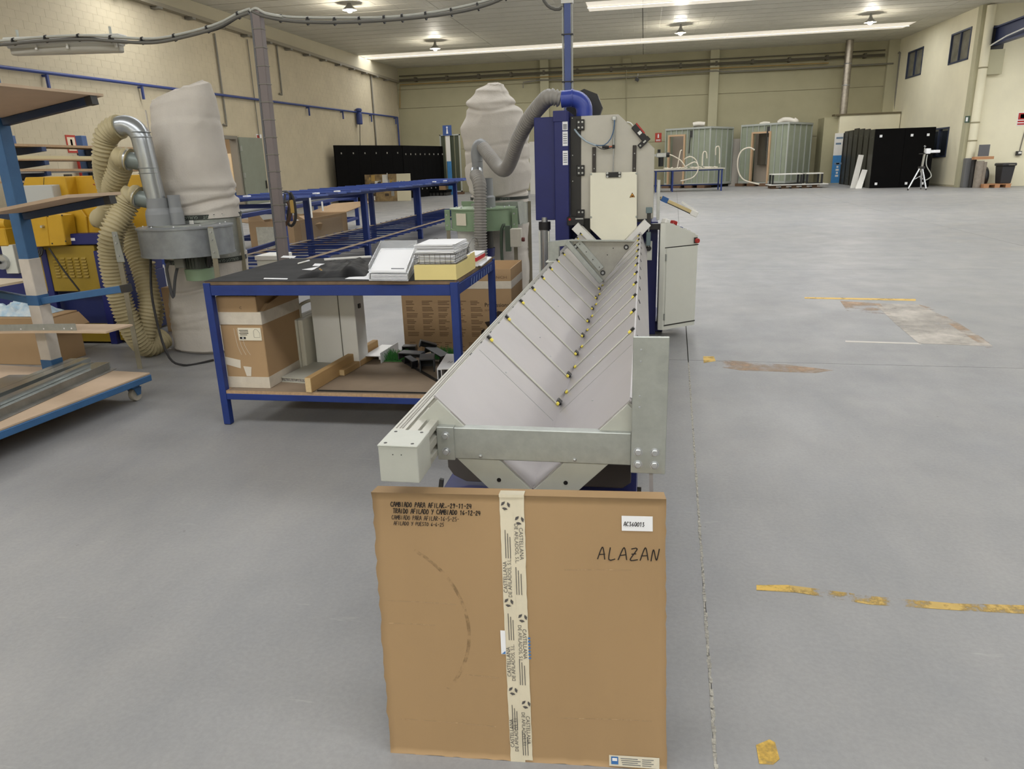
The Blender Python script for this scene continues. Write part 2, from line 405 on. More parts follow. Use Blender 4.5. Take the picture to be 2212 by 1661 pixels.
# wall built in vertical strips around the windows
cuts = sorted([0, LR] + [w[0] for w in wins] + [w[1] for w in wins])
b = MB()
def strip(t0, t1, z0, z1):
    b.hexa([rw(t0,z0), rw(t0,z0,-.3), rw(t1,z0,-.3), rw(t1,z0), rw(t0,z1), rw(t0,z1,-.3), rw(t1,z1,-.3), rw(t1,z1)][:4] + [rw(t0,z1), rw(t0,z1,-.3), rw(t1,z1,-.3), rw(t1,z1)])
for t0, t1 in zip(cuts, cuts[1:]):
    if t1-t0 < .01: continue
    tm = (t0+t1)/2; op = sorted([(w[2], w[3]) for w in wins if w[0] < tm < w[1]]); z = 0
    for o_ in op: strip(t0, t1, z, o_[0]); z = o_[1]
    strip(t0, t1, z, 7.9)
b.build('plaster', M_rwall, wr)
MB().box(A1.x, RX, A1.y, A1.y+.3, 0, 7.9).build('plaster', M_rwall, wr)
MB().box(A1.x-.05, A1.x+.22, A1.y-.10, A1.y+.3, 0, 7.9).build('pilaster', M_pillar, wr)
MB().hexa([rw(0,0,.012), rw(0,0,-.02), rw(LR,0,-.02), rw(LR,0,.012), rw(0,.09,.012), rw(0,.09,-.02), rw(LR,.09,-.02), rw(LR,.09,.012)]).build('skirting', mat('dirty_plaster_foot', (178,170,144), .8, var=.15, scale=5), wr)
M_wframe = mat('dark_blue_window_frame', (52,60,82), .45); M_glass = mat('dim_window_glass', (120,118,106), .12, var=.25, scale=2.0)
for k, (t0, t1, z0, z1) in enumerate(wins):
    w = sroot('window_%d' % (k+1), rw((t0+t1)/2, (z0+z1)/2))
    f = MB(); e = .07
    def bar(a0, a1, b0_, b1_):
        f.hexa([rw(a0,b0_,.03), rw(a0,b0_,-.12), rw(a1,b0_,-.12), rw(a1,b0_,.03), rw(a0,b1_,.03), rw(a0,b1_,-.12), rw(a1,b1_,-.12), rw(a1,b1_,.03)])
    bar(t0,t0+e,z0,z1); bar(t1-e,t1,z0,z1); bar(t0,t1,z0,z0+e); bar(t0,t1,z1-e,z1); tm = (t0+t1)/2; bar(tm-e/2,tm+e/2,z0,z1)
    f.build('window_frame', M_wframe, w)
    for a0, a1 in ((t0+e, tm-e/2), (tm+e/2, t1-e)):
        MB().hexa([rw(a0,z0+e,-.05), rw(a0,z0+e,-.06), rw(a1,z0+e,-.06), rw(a1,z0+e,-.05), rw(a0,z1-e,-.05), rw(a0,z1-e,-.06), rw(a1,z1-e,-.06), rw(a1,z1-e,-.05)]).build('window_pane', M_glass if k < 2 else mat('dark_window_glass', (44,48,54), .1), w)
# low boxed room in the far right corner
lr = sroot('wall_low_room', (12, 45, 0)); pl = PY(1815, 250, 45.2); ROOMZ = pl.z
MB().box(pl.x, 13.74, 45.2, FARY+.05, 0, pl.z).build('plaster', M_rwall, lr)
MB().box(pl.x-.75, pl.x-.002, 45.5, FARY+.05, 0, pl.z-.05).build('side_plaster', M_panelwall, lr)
MB().box(pl.x-.3, 13.74, 45.15, 45.8, pl.z+.002, pl.z+.09).build('roof_edge', mat('brown_roof_edge', (104,94,70), .8), lr)
# side and back of the hall (out of the picture, they close the room)
w2 = sroot('wall_back', (0, BY, 0)); MB().box(LX-.3, RX+.3, BY-.3, BY, 0, 8.0).build('plaster', M_rwall, w2)
w3 = sroot('wall_east', (RX, 0, 0)); MB().box(RX, RX+.3, BY, A1.y+.3, 0, 8.0).build('plaster', M_rwall, w3)
# ------------------------------------------------------------------ ceiling: sheets laid across the hall
ce = sroot('ceiling', (0, 0, 6.6))
spans = [(LX, LX+7.6), (LX+7.6, LX+15.2), (LX+15.2, SKX), (SKX, RX)]
def sheet(x0, x1, y0, y1, m, name, dz=0.0, g=.034, t=.12):
    b = MB(); x0 += g*.4; x1 -= g*.4; y0 += g; y1 -= g
    b.hexa([(x0,y0,CE(y0)+dz),(x1,y0,CE(y0)+dz),(x1,y1,CE(y1)+dz),(x0,y1,CE(y1)+dz),(x0,y0,CE(y0)+dz+t),(x1,y0,CE(y0)+dz+t),(x1,y1,CE(y1)+dz+t),(x0,y1,CE(y1)+dz+t)])
    return b
def ceil_material():
    m = M_ceil; nt, N, L = nodes_of(m); b = N['Principled BSDF']; tc = N.new('ShaderNodeTexCoord')
    w = N.new('ShaderNodeTexWave'); w.wave_type = 'BANDS'; w.bands_direction = 'X'; w.inputs['Scale'].default_value = .55; w.wave_profile = 'SAW'
    L.new(tc.outputs['Object'], w.inputs['Vector']); r = N.new('ShaderNodeValToRGB'); r.color_ramp.elements[0].position = .955; r.color_ramp.elements[1].position = .985
    r.color_ramp.elements[0].color = (1,1,1,1); r.color_ramp.elements[1].color = (0,0,0,1); L.new(w.outputs['Fac'], r.inputs[0])
    bp = N.new('ShaderNodeBump'); bp.inputs['Strength'].default_value = .5; bp.inputs['Distance'].default_value = .02
    L.new(r.outputs[0], bp.inputs['Height']); L.new(bp.outputs[0], b.inputs['Normal'])
ceil_material()
strips = [(s[0], s[1], s[2]) for s in SKY if s[1] < 10]; added_annex = [(s[0], s[1], s[2]) for s in SKY if s[1] > 10]
yy = [BY]; y = BY
edges = sorted([s[0] for s in strips] + [s[0]+SKW for s in strips] + [BY, FARY+.1])
for e0, e1 in zip(edges, edges[1:]):
    n = max(1, round((e1-e0)/1.06)); h = (e1-e0)/n
    sky = [s for s in strips if abs(s[0]-e0) < .01]
    for k in range(n):
        for (xa, xb) in spans:
            if sky:
                xs0, xs1 = sky[0][1], sky[0][2]
                if xa >= xs0-.3 and xb <= xs1+.01: continue
                if xa < xs0 < xb-.2: xb = xs0
                elif xa >= xs0-.3 and xa < SKX-.1: continue
            sheet(xa, xb, e0+k*h, e0+(k+1)*h, M_ceil, 'ceiling_sheet').build('ceiling_sheet', M_ceil, ce)
MB().hexa([(LX,BY,CE(BY)+.5),(RX,BY,CE(BY)+.5),(RX,FARY+.3,CE(FARY)+.5),(LX,FARY+.3,CE(FARY)+.5),(LX,BY,CE(BY)+.6),(RX,BY,CE(BY)+.6),(RX,FARY+.3,CE(FARY)+.6),(LX,FARY+.3,CE(FARY)+.6)]).build('roof_deck', M_ceilgap, ce)
M_sky = mat('daylit_rooflight_sheet', (255,246,230), .4, emit=.55)
for k, (y0, xa, xb) in enumerate(strips + added_annex):  # the right-hand rooflights are out of view, put in for their light
    s = sroot('window_%d' % (k+4), ((xa+xb)/2, y0+SKW/2, CE(y0)))
    n = int((xb-xa)/2.05); w = (xb-xa)/n
    for i in range(n):
        for q in (0, 1):
            bb = sheet(xa+i*w, xa+(i+1)*w, y0+q*SKW/2, y0+(q+1)*SKW/2, M_sky, 'rooflight_pane', dz=-.004, g=.012, t=.02)
            bb.build('rooflight_pane', M_sky, s)
    MB().box(xa, xb, y0+SKW/2-.02, y0+SKW/2+.02, CE(y0)-.045, CE(y0)-.008).build('rooflight_bar', M_ceil, s)
    MB().box(xa, xb, y0-.03, y0, CE(y0)-.002, CE(y0)+.2).box(xa, xb, y0+SKW, y0+SKW+.03, CE(y0+SKW)-.002, CE(y0)+.2).build('rooflight_kerb', M_ceil, s)
# ------------------------------------------------------------------ high bay lamps
M_bulb = mat('lit_lamp', (255,240,214), .4, emit=30); M_refl = mat('spun_aluminium', (206,206,204), .25, .9)
lampspx = [(755,20,'first high bay lamp above the left wall side of the ceiling'), (940,104,'small high bay lamp just before the long rooflight on the left'), (1470,70,'bright high bay lamp hanging before the middle of the long rooflight'), (1880,47,'bright high bay lamp near the right end of the long rooflight')]
for (px, py, lab) in lampspx:
    p = PZ(px, py, 7.08)
    t = thing('high_bay_lamp', p, lab, 'lamp', 'high bay lamps under the ceiling')
    MB().lathe([(.04,.34),(.06,.20),(.10,.12),(.25,-.02),(.26,-.03)], p, 20, caps=False).build('reflector', M_refl, t)
    MB().lathe([(.02,.10),(.10,.04),(.12,-.04),(.07,-.10),(.01,-.12)], p, 14).build('bulb', M_bulb, t)
    MB().cyl((p.x,p.y,p.z+.33), .03, max(.05, CE(p.y)-p.z-.33), 8).build('stem', M_dark, t)
    L = bpy.data.lights.new('high_bay_light', 'POINT'); L.energy = 190; L.color = (1,.93,.80); L.shadow_soft_size = .15
    o = bpy.data.objects.new('high_bay_light', L); COL.objects.link(o); o.parent = t; o.location = (0,0,-.16)
# ================================================================== V-shaped feed trough
M_sheet = mat('trough_grey_sheet', (170,165,165), .33, .15, var=.06, scale=3.2, bump=.02)
M_rod = mat('cream_slide_strip', (186,184,172), .45)
M_yclip = mat('yellow_plastic', (232,214,84), .45); M_bclip = mat('black_plastic', (30,29,31), .4)
M_alu = mat('grey_anodised_rail', (188,186,176), .38, .35, var=.05, scale=8)
XV, ZV, XL, ZT, XR = -.283, .70, -.545, .962, -.024
TY0, TY1 = 1.80, 6.70
t = thing('feed_trough', (XV, 4.2, 0), 'long grey V-shaped feed trough with slide strips and yellow clips leading to the saw', 'trough')
th = .006
def slope(xa, za, xb, zb, y0, y1, h, name, m, parent=t, bevel=0):
    d = Vector((xb-xa, 0, zb-za)).normalized(); n = Vector((-d.z, 0, d.x));  n = n if n.z > 0 else -n
    q = [Vector((xa,0,za)), Vector((xb,0,zb)), Vector((xb,0,zb))+n*h, Vector((xa,0,za))+n*h]
    b = MB().hexa([q[0]+Vector((0,y0,0)), q[1]+Vector((0,y0,0)), q[1]+Vector((0,y1,0)), q[0]+Vector((0,y1,0)),
                   q[3]+Vector((0,y0,0)), q[2]+Vector((0,y0,0)), q[2]+Vector((0,y1,0)), q[3]+Vector((0,y1,0))])
    return b.build(name, m, parent, bevel=bevel)
# slope sheets in lengths, like the real panels between the strips
slope(XV, ZV, XL, ZT, TY0, TY1, -th, 'slope_sheet', M_sheet); slope(XV, ZV, XR, ZT, TY0, TY1, -th, 'slope_sheet', M_sheet)
dl = Vector((XL-XV, 0, ZT-ZV)).normalized(); drr = Vector((XR-XV, 0, ZT-ZV)).normalized()
nl = Vector((-dl.z,0,dl.x)); nl = nl if nl.z > 0 else -nl
nrr = Vector((-drr.z,0,drr.x)); nrr = nrr if nrr.z > 0 else -nrr
Ls = math.hypot(XL-XV, ZT-ZV)
def along(side, u, y, h=0.0):
    d, n = (dl, nl) if side < 0 else (drr, nrr)
    return Vector((XV, y, ZV)) + d*u + n*h
def pad(side, u0, u1, y0, y1, h0, h1):
    P = [along(side,u0,y0,h0), along(side,u1,y0,h0), along(side,u1,y1,h0), along(side,u0,y1,h0), along(side,u0,y0,h1), along(side,u1,y0,h1), along(side,u1,y1,h1), along(side,u0,y1,h1)]
    return MB().hexa(P)
for side, yst in ((-1, 2.49), (1, 2.635)):
    src = None
    for k in range(12):
        y = yst + .362*k
        if y > 6.6: break
        if src is None:
            y0 = y
            src = pad(side, .022, Ls-.012, y-.006, y+.006, 0, .005).build('slide_strip', M_rod, t, bevel=.0015)
            c1 = pad(side, Ls-.026, Ls-.013, y-.009, y+.007, .001, .009).build('end_clip', M_yclip, src, bevel=.0015, label='yellow clip at the strip end')
            c2 = pad(side, Ls-.014, Ls+.002, y-.007, y+.009, -.001, .010).build('end_stop', M_bclip, src, bevel=.0015, label='black stop at the trough rim')
            c3 = pad(side, .012, .023, y-.009, y+.009, .001, .009).build('end_clip', M_yclip, src, bevel=.0015)
            c4 = (pad(side, .004, .024, y+.014, y+.050, .0, .010) if side < 0 else pad(side, .004, .016, y+.012, y+.03, 0, .008)).build('end_stop', M_bclip, src, bevel=.0015)
        else:
            o = inst(src, 'slide_strip', t, (0, y-y0, 0))
            for c in (c1, c2, c3, c4):
                d = c.copy(); COL.objects.link(d); d.parent = o; WL[d.name] = WL[c.name]+Vector((0,y-y0,0))
# plain seams between sheets
for y in (2.33,):
    pad(-1, .01, Ls-.01, y-.0012, y+.0012, 0, .0008).build('seam', M_galv, t); pad(1, .01, Ls-.01, y+.09-.0012, y+.09+.0012, 0, .0008).build('seam', M_galv, t)
# rivets
src = None
for side, u, y in [(-1,.10,1.93),(-1,.24,2.35),(-1,.12,2.9),(-1,.20,3.0),(-1,.10,3.6),(-1,.20,3.7),(-1,.24,4.2),(1,.10,2.0),(1,.20,2.15),(1,.14,2.85),(1,.26,3.3),(1,.12,3.6),(1,.24,4.0)]:
    p = along(side, u, y, .0)
    MB().lathe([(.004,0),(.0035,.002),(.0015,.003)], p, 8).build('rivet', M_zinc, t)
# outer skirt on the right and its black clips
q = [(XR,.963),(XR+.006,.961),(XR+.062,.80),(XR+.072,.56),(XR+.062,.56),(XR+.052,.80),(XR-.002,.955)]
MB().prism([(x, TY0+.02, z) for x, z in q], (0, TY1-TY0-.02, 0)).build('side_skirt', M_sheet, t)
src = None
for k in range(12):
    y = 2.60+.362*k
    if y > 6.6: break
    if src is None: src = MB().boxc((XR+.0145, y, .938), (.004,.020,.018), Matrix.Rotation(-.335,3,'Y')).build('skirt_clip', M_bclip, t); y0 = y
    else: inst(src, 'skirt_clip', t, (0, y-y0, 0))
# measuring rail along the left rim
rx0, rx1, rz0, rz1 = -.640, -.538, .80, .894
prof = [(rx0,rz0),(rx1,rz0),(rx1,rz0+.016),(rx1-.010,rz0+.020),(rx1-.010,rz0+.032),(rx1,rz0+.036),(rx1,rz0+.056),(rx1-.010,rz0+.060),(rx1-.010,rz0+.072),(rx1,rz0+.076),(rx1,rz1),
        (rx1-.022,rz1),(rx1-.022,rz1-.008),(rx1-.032,rz1-.008),(rx1-.032,rz1),(rx1-.056,rz1),(rx1-.056,rz1-.008),(rx1-.066,rz1-.008),(rx1-.066,rz1),(rx0,rz1)]
MB().prism([(x, 1.70, z) for x, z in prof], (0, 4.95, 0)).build('guide_rail', M_alu, t)
for k, x in enumerate((-.632,-.622,-.615)):
    MB().box(x-.0015, x+.0015, 1.72, 6.6, rz1, rz1+.0012).build('rail_groove', mat('rail_groove_grey', (150,146,138), .5), t)
src = None
for k in range(26):
    y = 2.50+.181*k
    if y > 6.5: break
    w = .012 if k % 2 == 0 else .005
    MB().box(-.611, -.611+w*1.2, y-.012, y+.012, rz1, rz1+.002).build('rail_clip' if k % 2 == 0 else 'rail_mark', M_bclip if k % 2 == 0 else M_dark, t)
M_capg = mat('end_cap_grey', (184,185,176), .45, var=.05, scale=14)
cap = MB().box(-.638, -.536, 1.592, 1.70, .797, .892).build('rail_end_cap', M_capg, t, bevel=.003, seg=2)
MB().box(-.639, -.535, 1.590, 1.702, .892, .897).build('cap_lid', M_capg, cap, bevel=.0015)
for x, y in ((-.622,1.606),(-.552,1.606),(-.622,1.686),(-.552,1.686)): MB().cyl((x,y,.8965), .0045, .001, 10).build('cap_screw', M_dark, cap)
for x in (-.60,-.578): MB().cyl((x,1.5915,.872), .0016, .0016, 8, 'Y').build('cap_hole', M_dark, cap)
# cross bar of galvanised plate with bolts
by = 1.775
bar = MB().box(-.537, -.018, by, by+.03, .790, .879).build('cross_bar', M_galv, t, bevel=.002)
lug = MB().box(-.538, -.490, by-.006, by+.02, .787, .882).build('bar_lug', M_galv, t, bevel=.0015)
def bolt(p, r, parent, m=M_zinc):
    MB().lathe([(r*1.25,0),(r*1.25,-.0012)], p, 14, 'Y').build('washer', m, parent)
    return MB().lathe([(r,-.001),(r,-.007),(r*.8,-.008)], p, 6, 'Y').build('bolt', m, parent)
for z in (.858,.812): bolt((-.513, by-.006, z), .0095, lug)
plate = MB().box(-.018, .070, by-.014, by-.004, .775, 1.138).build('stop_plate', M_galv, t, bevel=.0015)
for x in (.000,.034+.008):
    for z in (.835,.800): bolt((x+.0, by-.014, z), .0095, plate)
for x, z in ((.002,1.105),(.002,1.075),(.001,.985),(.001,.955)): MB().lathe([(.003,0),(.002,-.002)], (x,by-.014,z), 8, 'Y').build('rivet', M_zinc, plate)
for x in (-.42,-.165): MB().lathe([(.005,0),(.004,-.004),(.0015,-.005)], (x,by,.800), 10, 'Y').build('rivet', M_zinc, bar)
# end frame: two arms under the V with a hole in each
for s in (-1, 1):
    d = dl if s < 0 else drr
    n = (nl if s < 0 else nrr)*-1
    o = Vector((XV, TY0-.008, ZV-.004)); e = .085
    xm = XV + s*.0008
    tipz = ZV-.004-e*1.414
    P = [o+d*.0, o+d*.36, o+d*.36+n*e, Vector((xm, TY0-.008, tipz))]
    P[0] = Vector((xm, TY0-.008, ZV-.005))
    arm = MB().prism(P, (0,.010,0)).build('end_frame', M_capg, t, bevel=.001)
    c = o + d*.085 + n*.045
    MB().lathe([(.006,0),(.006,-.0012)], (c.x, TY0-.0085, c.z), 12, 'Y').build('frame_hole', M_bclip, arm)
# rim gussets at the near end
M_gus = mat('dull_gusset_plate', (158,156,148), .45, .3)
for s in (-1, 1):
    a = along(s, Ls*.98, TY0+.0, -.003); b_ = along(s, Ls*.62, TY0, -.003)
    n = (nl if s < 0 else nrr)*-1
    MB().prism([a, b_, b_+n*.034, a+n*.034], (0,-.004,0)).build('rim_gusset', M_gus, t)
# supports under the trough
M_sup = mat('dark_grey_support_plate', (78,72,70), .5, var=.08, scale=4)
for y in (2.30, 5.3):
    P = [(-.60,y,.478),(-.05,y,.478),(-.022,y,.50),(-.022,y,.70),(XV+.11,y,.62),(XV,y,.575),(XV-.11,y,.62),(-.665,y,.80),(-.665,y,.53),(-.645,y,.50)]
    MB().prism(P, (0,.03,0)).build('support_plate', M_sup, t, bevel=.003)
    MB().box(-.68,.0,y-.03,y+.42,.0,.462).build('support_leg', M_mblue, t, bevel=.004)
    MB().box(-.70,.02,y-.05,y+.44,0,.03).build('support_foot', M_mblue, t, bevel=.004)
    MB().beam((-.69,y-.035,.44),(-.68,y-.035,.50),.014,.014).build('levelling_screw', M_dark, t); MB().beam((.006,y-.035,.44),(.006,y-.035,.50),.014,.014).build('levelling_screw', M_dark, t)
MB().beam((XV,2.32,.555),(XV,5.5,.555),.10,.04).build('keel', M_sup, t)
# ================================================================== sliding length stop
SY = 5.12
t = thing('length_stop', (XV, SY, ZV+.02), 'galvanised V plate length stop with arm clamped across the trough', 'stop')
M_stop = mat('dull_stop_plate', (160,158,150), .42, .5, var=.12, scale=10)
a = PY(1228,520,SY); b_ = PY(1372,521,SY); c = PY(1304,606,SY)
sc_ = lambda p: Vector((p.x, SY, p.z))
A_, B_, C_ = sc_(a), sc_(b_), Vector((XV+.012, SY, max(c.z, ZV+.03)))
pl = MB().prism([A_, C_+Vector((-.012,0,0)), C_+Vector((.012,0,0)), B_], (0,.012,0)).build('v_plate', M_stop, t, bevel=.002)
MB().beam(A_+Vector((0,-.012,.004)), B_+Vector((0,-.012,.004)), .035,.008).build('top_flange', M_galv, t)
d = (C_-A_).normalized(); n = Vector((d.z,0,-d.x)); n = n if n.z < 0 else -n
MB().beam(A_+Vector((0,-.03,0))+n*.01, C_+Vector((0,-.03,0))+n*.01, .05,.034, up=n).build('side_bar', M_galv, t, bevel=.003)
k0 = A_+d*.05-n*.045; k1 = A_+d*.30-n*.045
MB().beam(k0+Vector((0,-.008,0)), k1+Vector((0,-.008,0)), .012,.045, up=n).build('clamp_strip', M_galv, t, bevel=.002)
for u in (.07,.14,.21,.28):
    p = A_+d*u-n*.045; MB().lathe([(.004,0),(.004,-.001)], (p.x, SY-.0145, p.z), 8, 'Y').build('screw_hole', M_dark, t)
for p in (A_+Vector((.05,0,-.04)), B_+Vector((-.06,0,-.04)), C_+Vector((.0,0,.055))):
    MB().lathe([(.018,0),(.018,-.004)], (p.x,SY,p.z), 16, 'Y').build('washer', M_dark, t); MB().lathe([(.011,-.003),(.009,-.012)], (p.x,SY,p.z), 6, 'Y').build('bolt', M_zinc, t)
for x, z in ((-.20,.98),(-.24,.935)): MB().lathe([(.004,0),(.004,-.001)], (x, SY, z), 8, 'Y').build('screw_hole', M_dark, t)
e0 = PY(1185,528,SY); e1 = PY(1232,524,SY)
MB().beam((e0.x,SY+.02,e0.z),(e1.x+.02,SY+.02,e1.z), .05,.04).build('carrier_arm', M_galv, t, bevel=.003)
MB().box(e0.x-.0, e0.x+.075, SY-.005, SY+.045, e0.z-.13, e0.z-.012).build('carrier_bracket', M_galv, t, bevel=.003)
MB().box(e0.x-.02, e0.x+.14, SY-.03, SY+.07, .897, e0.z-.125).build('carriage', M_grey, t, bevel=.004)
# ================================================================== the cutting saw
SM = 6.75
t = thing('cutting_saw', (-.3, SM+.3, 0), 'tall blue and grey cutting saw with white sliding guard at trough end', 'saw')
M_gplate = mat('saw_grey_front_plate', (188,184,174), .4, .25, var=.05, scale=5)
M_guard = mat('cream_polycarbonate_guard', (236,232,212), .4, var=.03, scale=3)
def fy(px, py, y=SM): p = PY(px, py, y); return p
def poly(name, pts, y, d, m, parent=t, bevel=.0, **k):
    return MB().prism([(p.x, y, p.z) for p in [PY(a, b, SM) for a, b in pts]], (0, d, 0)).build(name, m, parent, bevel=bevel, **k)
p0 = PY(1155,255,SM); p1 = PY(1157,475,SM)
hood = MB().box(p0.x, -.78, SM-.06, SM+.62, p1.z, p0.z).build('motor_housing', M_mblue, t, bevel=.006)
MB().box(-.782, -.655, SM-.10, SM+.55, 0, 1.985).build('column', M_mblue, t, bevel=.005)
MB().box(-.79, -.665, SM-.105, SM+.0, 1.90, 1.992).build('column_cap', M_mblue, t, bevel=.004)
MB().box(-.66, .13, SM+.20, SM+.75, .10, 1.0).build('base_cabinet', M_mblue, t, bevel=.006)
MB().prism([(-.78,SM-.05,.88),(-.62,SM-.05,.88),(-.40,SM-.05,.72),(-.40,SM-.05,.30),(-.78,SM-.05,.30)], (0,.3,0)).build('base_gusset', M_mblue, t, bevel=.004)
MB().box(-.085, .132, SM-.02, SM+.55, 0, 1.03).build('leg', M_mblue, t, bevel=.005)
MB().box(-.90, .20, SM+.10, SM+.80, 0, .10).build('base_plinth', M_mblue, t, bevel=.005)
# front plate with cut corner
fp = poly('front_plate', [(1255,251),(1336,247),(1414,321),(1411,472),(1376,474),(1376,420),(1277,420),(1277,472),(1255,472)], SM-.02, .05, M_gplate, bevel=.003)
MB().box(-.555, .08, SM+.03, SM+.5, 1.05, 1.62).build('saw_body', M_grey, t, bevel=.006)
MB().prism([(-.555,SM+.03,1.60),(.07,SM+.03,1.60),(-.23,SM+.03,1.93),(-.555,SM+.03,1.93)], (0,.45,0)).build('saw_hood', M_grey, t, bevel=.006)
strip_ = MB().box(-.645, -.555, SM-.03, SM+.02, 1.06, 1.945).build('hinge_strip', mat('black_hinge_strip', (40,38,36), .45), t, bevel=.002)
for z in (1.93,1.62,1.40): MB().lathe([(.006,0),(.004,-.003)], (-.628,SM-.03,z), 8, 'Y').build('screw', M_zinc, strip_)
for z in (1.885,1.572,1.275-.04):
    zz = PY(1256, {1.885:270, 1.572:368}.get(z, 463), SM).z
    h = MB().box(-.592, -.522, SM-.045, SM-.02, zz-.045, zz+.045).build('hinge', mat('black_hinge', (34,33,33), .4), t, bevel=.003)
    for dx in (-.572,-.540):
        for dz in (-.022,.022): MB().lathe([(.010,0),(.008,-.004)], (dx,SM-.045,zz+dz), 10, 'Y').build('screw', M_zinc, h)
for (a, b_) in (((1280,318),(1288,372)), ((1367,314),(1375,372))):
    q0 = PY(*a, SM); q1 = PY(*b_, SM)
    r = MB().box(q0.x, q0.x+.032, SM-.04, SM-.02, q1.z, q0.z).build('slide_rail', mat('dark_slide_rail', (66,62,60), .4, .5), t, bevel=.002)
    for f in (.3,.85): MB().lathe([(.006,0),(.004,-.003)], (q0.x+.017, SM-.04, q0.z+(q1.z-q0.z)*f), 8, 'Y').build('screw', M_zinc, r)
g = poly('sliding_guard', [(1276,373),(1376,371),(1376,490),(1330,537),(1322,537),(1276,492)], SM-.075, .018, M_guard, bevel=.002)
gh = poly('guard_grip', [(1310,372),(1342,371),(1342,382),(1310,383)], SM-.09, .015, M_bclip, bevel=.002)
for a in ((1313,374),(1339,373),(1313,381),(1339,380)):
    p = PY(*a, SM); MB().lathe([(.011,0),(.009,-.006)], (p.x,SM-.089,p.z), 12, 'Y').build('screw', M_zinc, gh)
for a in ((1278,376),(1375,374),(1278,468),(1375,467)):
    p = PY(*a, SM); MB().lathe([(.010,0),(.008,-.006)], (p.x,SM-.074,p.z), 10, 'Y').build('guard_screw', M_galv, g)
w = poly('warning_sign', [(1360,426),(1372,425),(1366,415)], SM-.0768, .0015, mat('sign_black_edge', (40,34,20), .6), g, label='yellow and black warning triangle')
w2_ = MB().prism([(q.x, SM-.0776, q.z) for q in (PY(1361.6,425.2,SM), PY(1370.6,424.6,SM), PY(1366,417,SM))], (0,.001,0)).build('sign_face', mat('sign_amber', (222,150,40), .6), g)
MB().prism([(q.x, SM-.0782, q.z) for q in (PY(1363.5,424,SM), PY(1369.3,424,SM), PY(1368.5,422,SM), PY(1366,421.2,SM), PY(1364,422.4,SM))], (0,.0006,0)).build('sign_symbol', M_print, g)
# sensor on the cut corner
a = PY(1369,272,SM); b_ = PY(1395,303,SM); d = (b_-a).normalized()
up = Vector((-d.z,0,d.x)); up = up if up.z > 0 else -up
s_ = MB().beam(Vector((a.x,SM-.04,a.z)), Vector((b_.x,SM-.04,b_.z)), .04, .055, up=up).build('safety_switch', M_bclip, t, bevel=.004)
MB().beam(Vector((a.x,SM-.045,a.z))+up*.028, Vector((a.x,SM-.045,a.z))+d*.11+up*.028, .035,.012, up=up).build('switch_key', M_red, s_)
m_ = (a+b_)/2; MB().beam(Vector((m_.x,SM-.0612,m_.z))-d*.014, Vector((m_.x,SM-.0612,m_.z))+d*.014, .001,.03, up=up).build('switch_label', M_white, s_)
a = PY(1380,318,SM); b_ = PY(1402,297,SM); d2 = (b_-a).normalized(); up2 = Vector((-d2.z,0,d2.x))
br = MB().beam(Vector((a.x,SM-.05,a.z)), Vector((b_.x,SM-.05,b_.z)), .02,.04, up=up2).build('switch_bracket', M_bclip, t, bevel=.003)
for f in (.15,.5,.62): p = a+(b_-a)*f; MB().lathe([(.009,0),(.007,-.004)], (p.x,SM-.06,p.z), 10, 'Y').build('screw', M_zinc, br)
# air lines and the cylinder rod of the guard
p = PY(1327,256,SM); q = PY(1325,371,SM)
MB().tube([(p.x,SM-.05,p.z),(q.x,SM-.06,q.z)], .006, 10).build('piston_rod', M_zinc, t)
MB().tube([(p.x,SM-.05,p.z-.01),(p.x-.0,SM-.05,PY(1326,316,SM).z)], .010, 10).build('air_cylinder', M_galv, t)
MB().boxc((p.x,SM-.045,p.z), (.035,.03,.035)).build('cylinder_mount', M_zinc, t, bevel=.003)
MB().boxc((p.x-.002,SM-.055,PY(1326,317,SM).z), (.022,.03,.03)).build('cylinder_end', M_bclip, t, bevel=.003)
M_air = mat('pale_blue_air_line', (168,182,192), .4)
def px_path(pts, y0=SM-.06, dy=None): return [Vector((PY(a,b,SM).x, y0 if dy is None else dy[i], PY(a,b,SM).z)) for i,(a,b) in enumerate(pts)]
wire(px_path([(1242,280),(1252,292),(1268,306),(1290,315)], dy=[SM-.03,SM-.07,SM-.08,SM-.07]), .008, 'air_hose', M_air, t)
wire(px_path([(1288,314),(1306,314),(1320,300),(1327,278),(1328,260)], SM-.075), .0045, 'air_hose', mat('blue_air_line', (70,104,140), .4), t)
wire(px_path([(1290,316),(1300,322),(1312,322),(1326,317)], SM-.07), .003, 'air_hose', M_cable, t)
p = PY(1309,318,SM); MB().lathe([(.010,-.03),(.014,0),(.010,.03)], (p.x,SM-.075,p.z), 10, 'X').build('air_fitting', M_bclip, t)
p = PY(1318,317,SM); MB().lathe([(.006,-.02),(.006,.02)], (p.x,SM-.075,p.z), 8, 'X').build('air_fitting', mat('orange_fitting', (200,110,80), .4), t)
wire(px_path([(1354,264),(1362,266),(1368,273)], SM-.03), .006, 'sensor_cable', M_white, t)
# labels on the column (words too small to read there, set as ruled lines)
for (z0, z1) in ((1.83,1.90),(1.70,1.82),(1.54,1.66)):
    l = MB().box(-.708,-.662,SM-.1015,SM-.0998,z0,z1).build('maker_label', M_paper, t)
    for k in range(5): MB().box(-.702,-.668,SM-.1021,SM-.1012, z1-.02-k*(z1-z0-.02)/5.5-.006, z1-.02-k*(z1-z0-.02)/5.5).build('label_line', mat('grey_print', (96,98,104), .7), l)
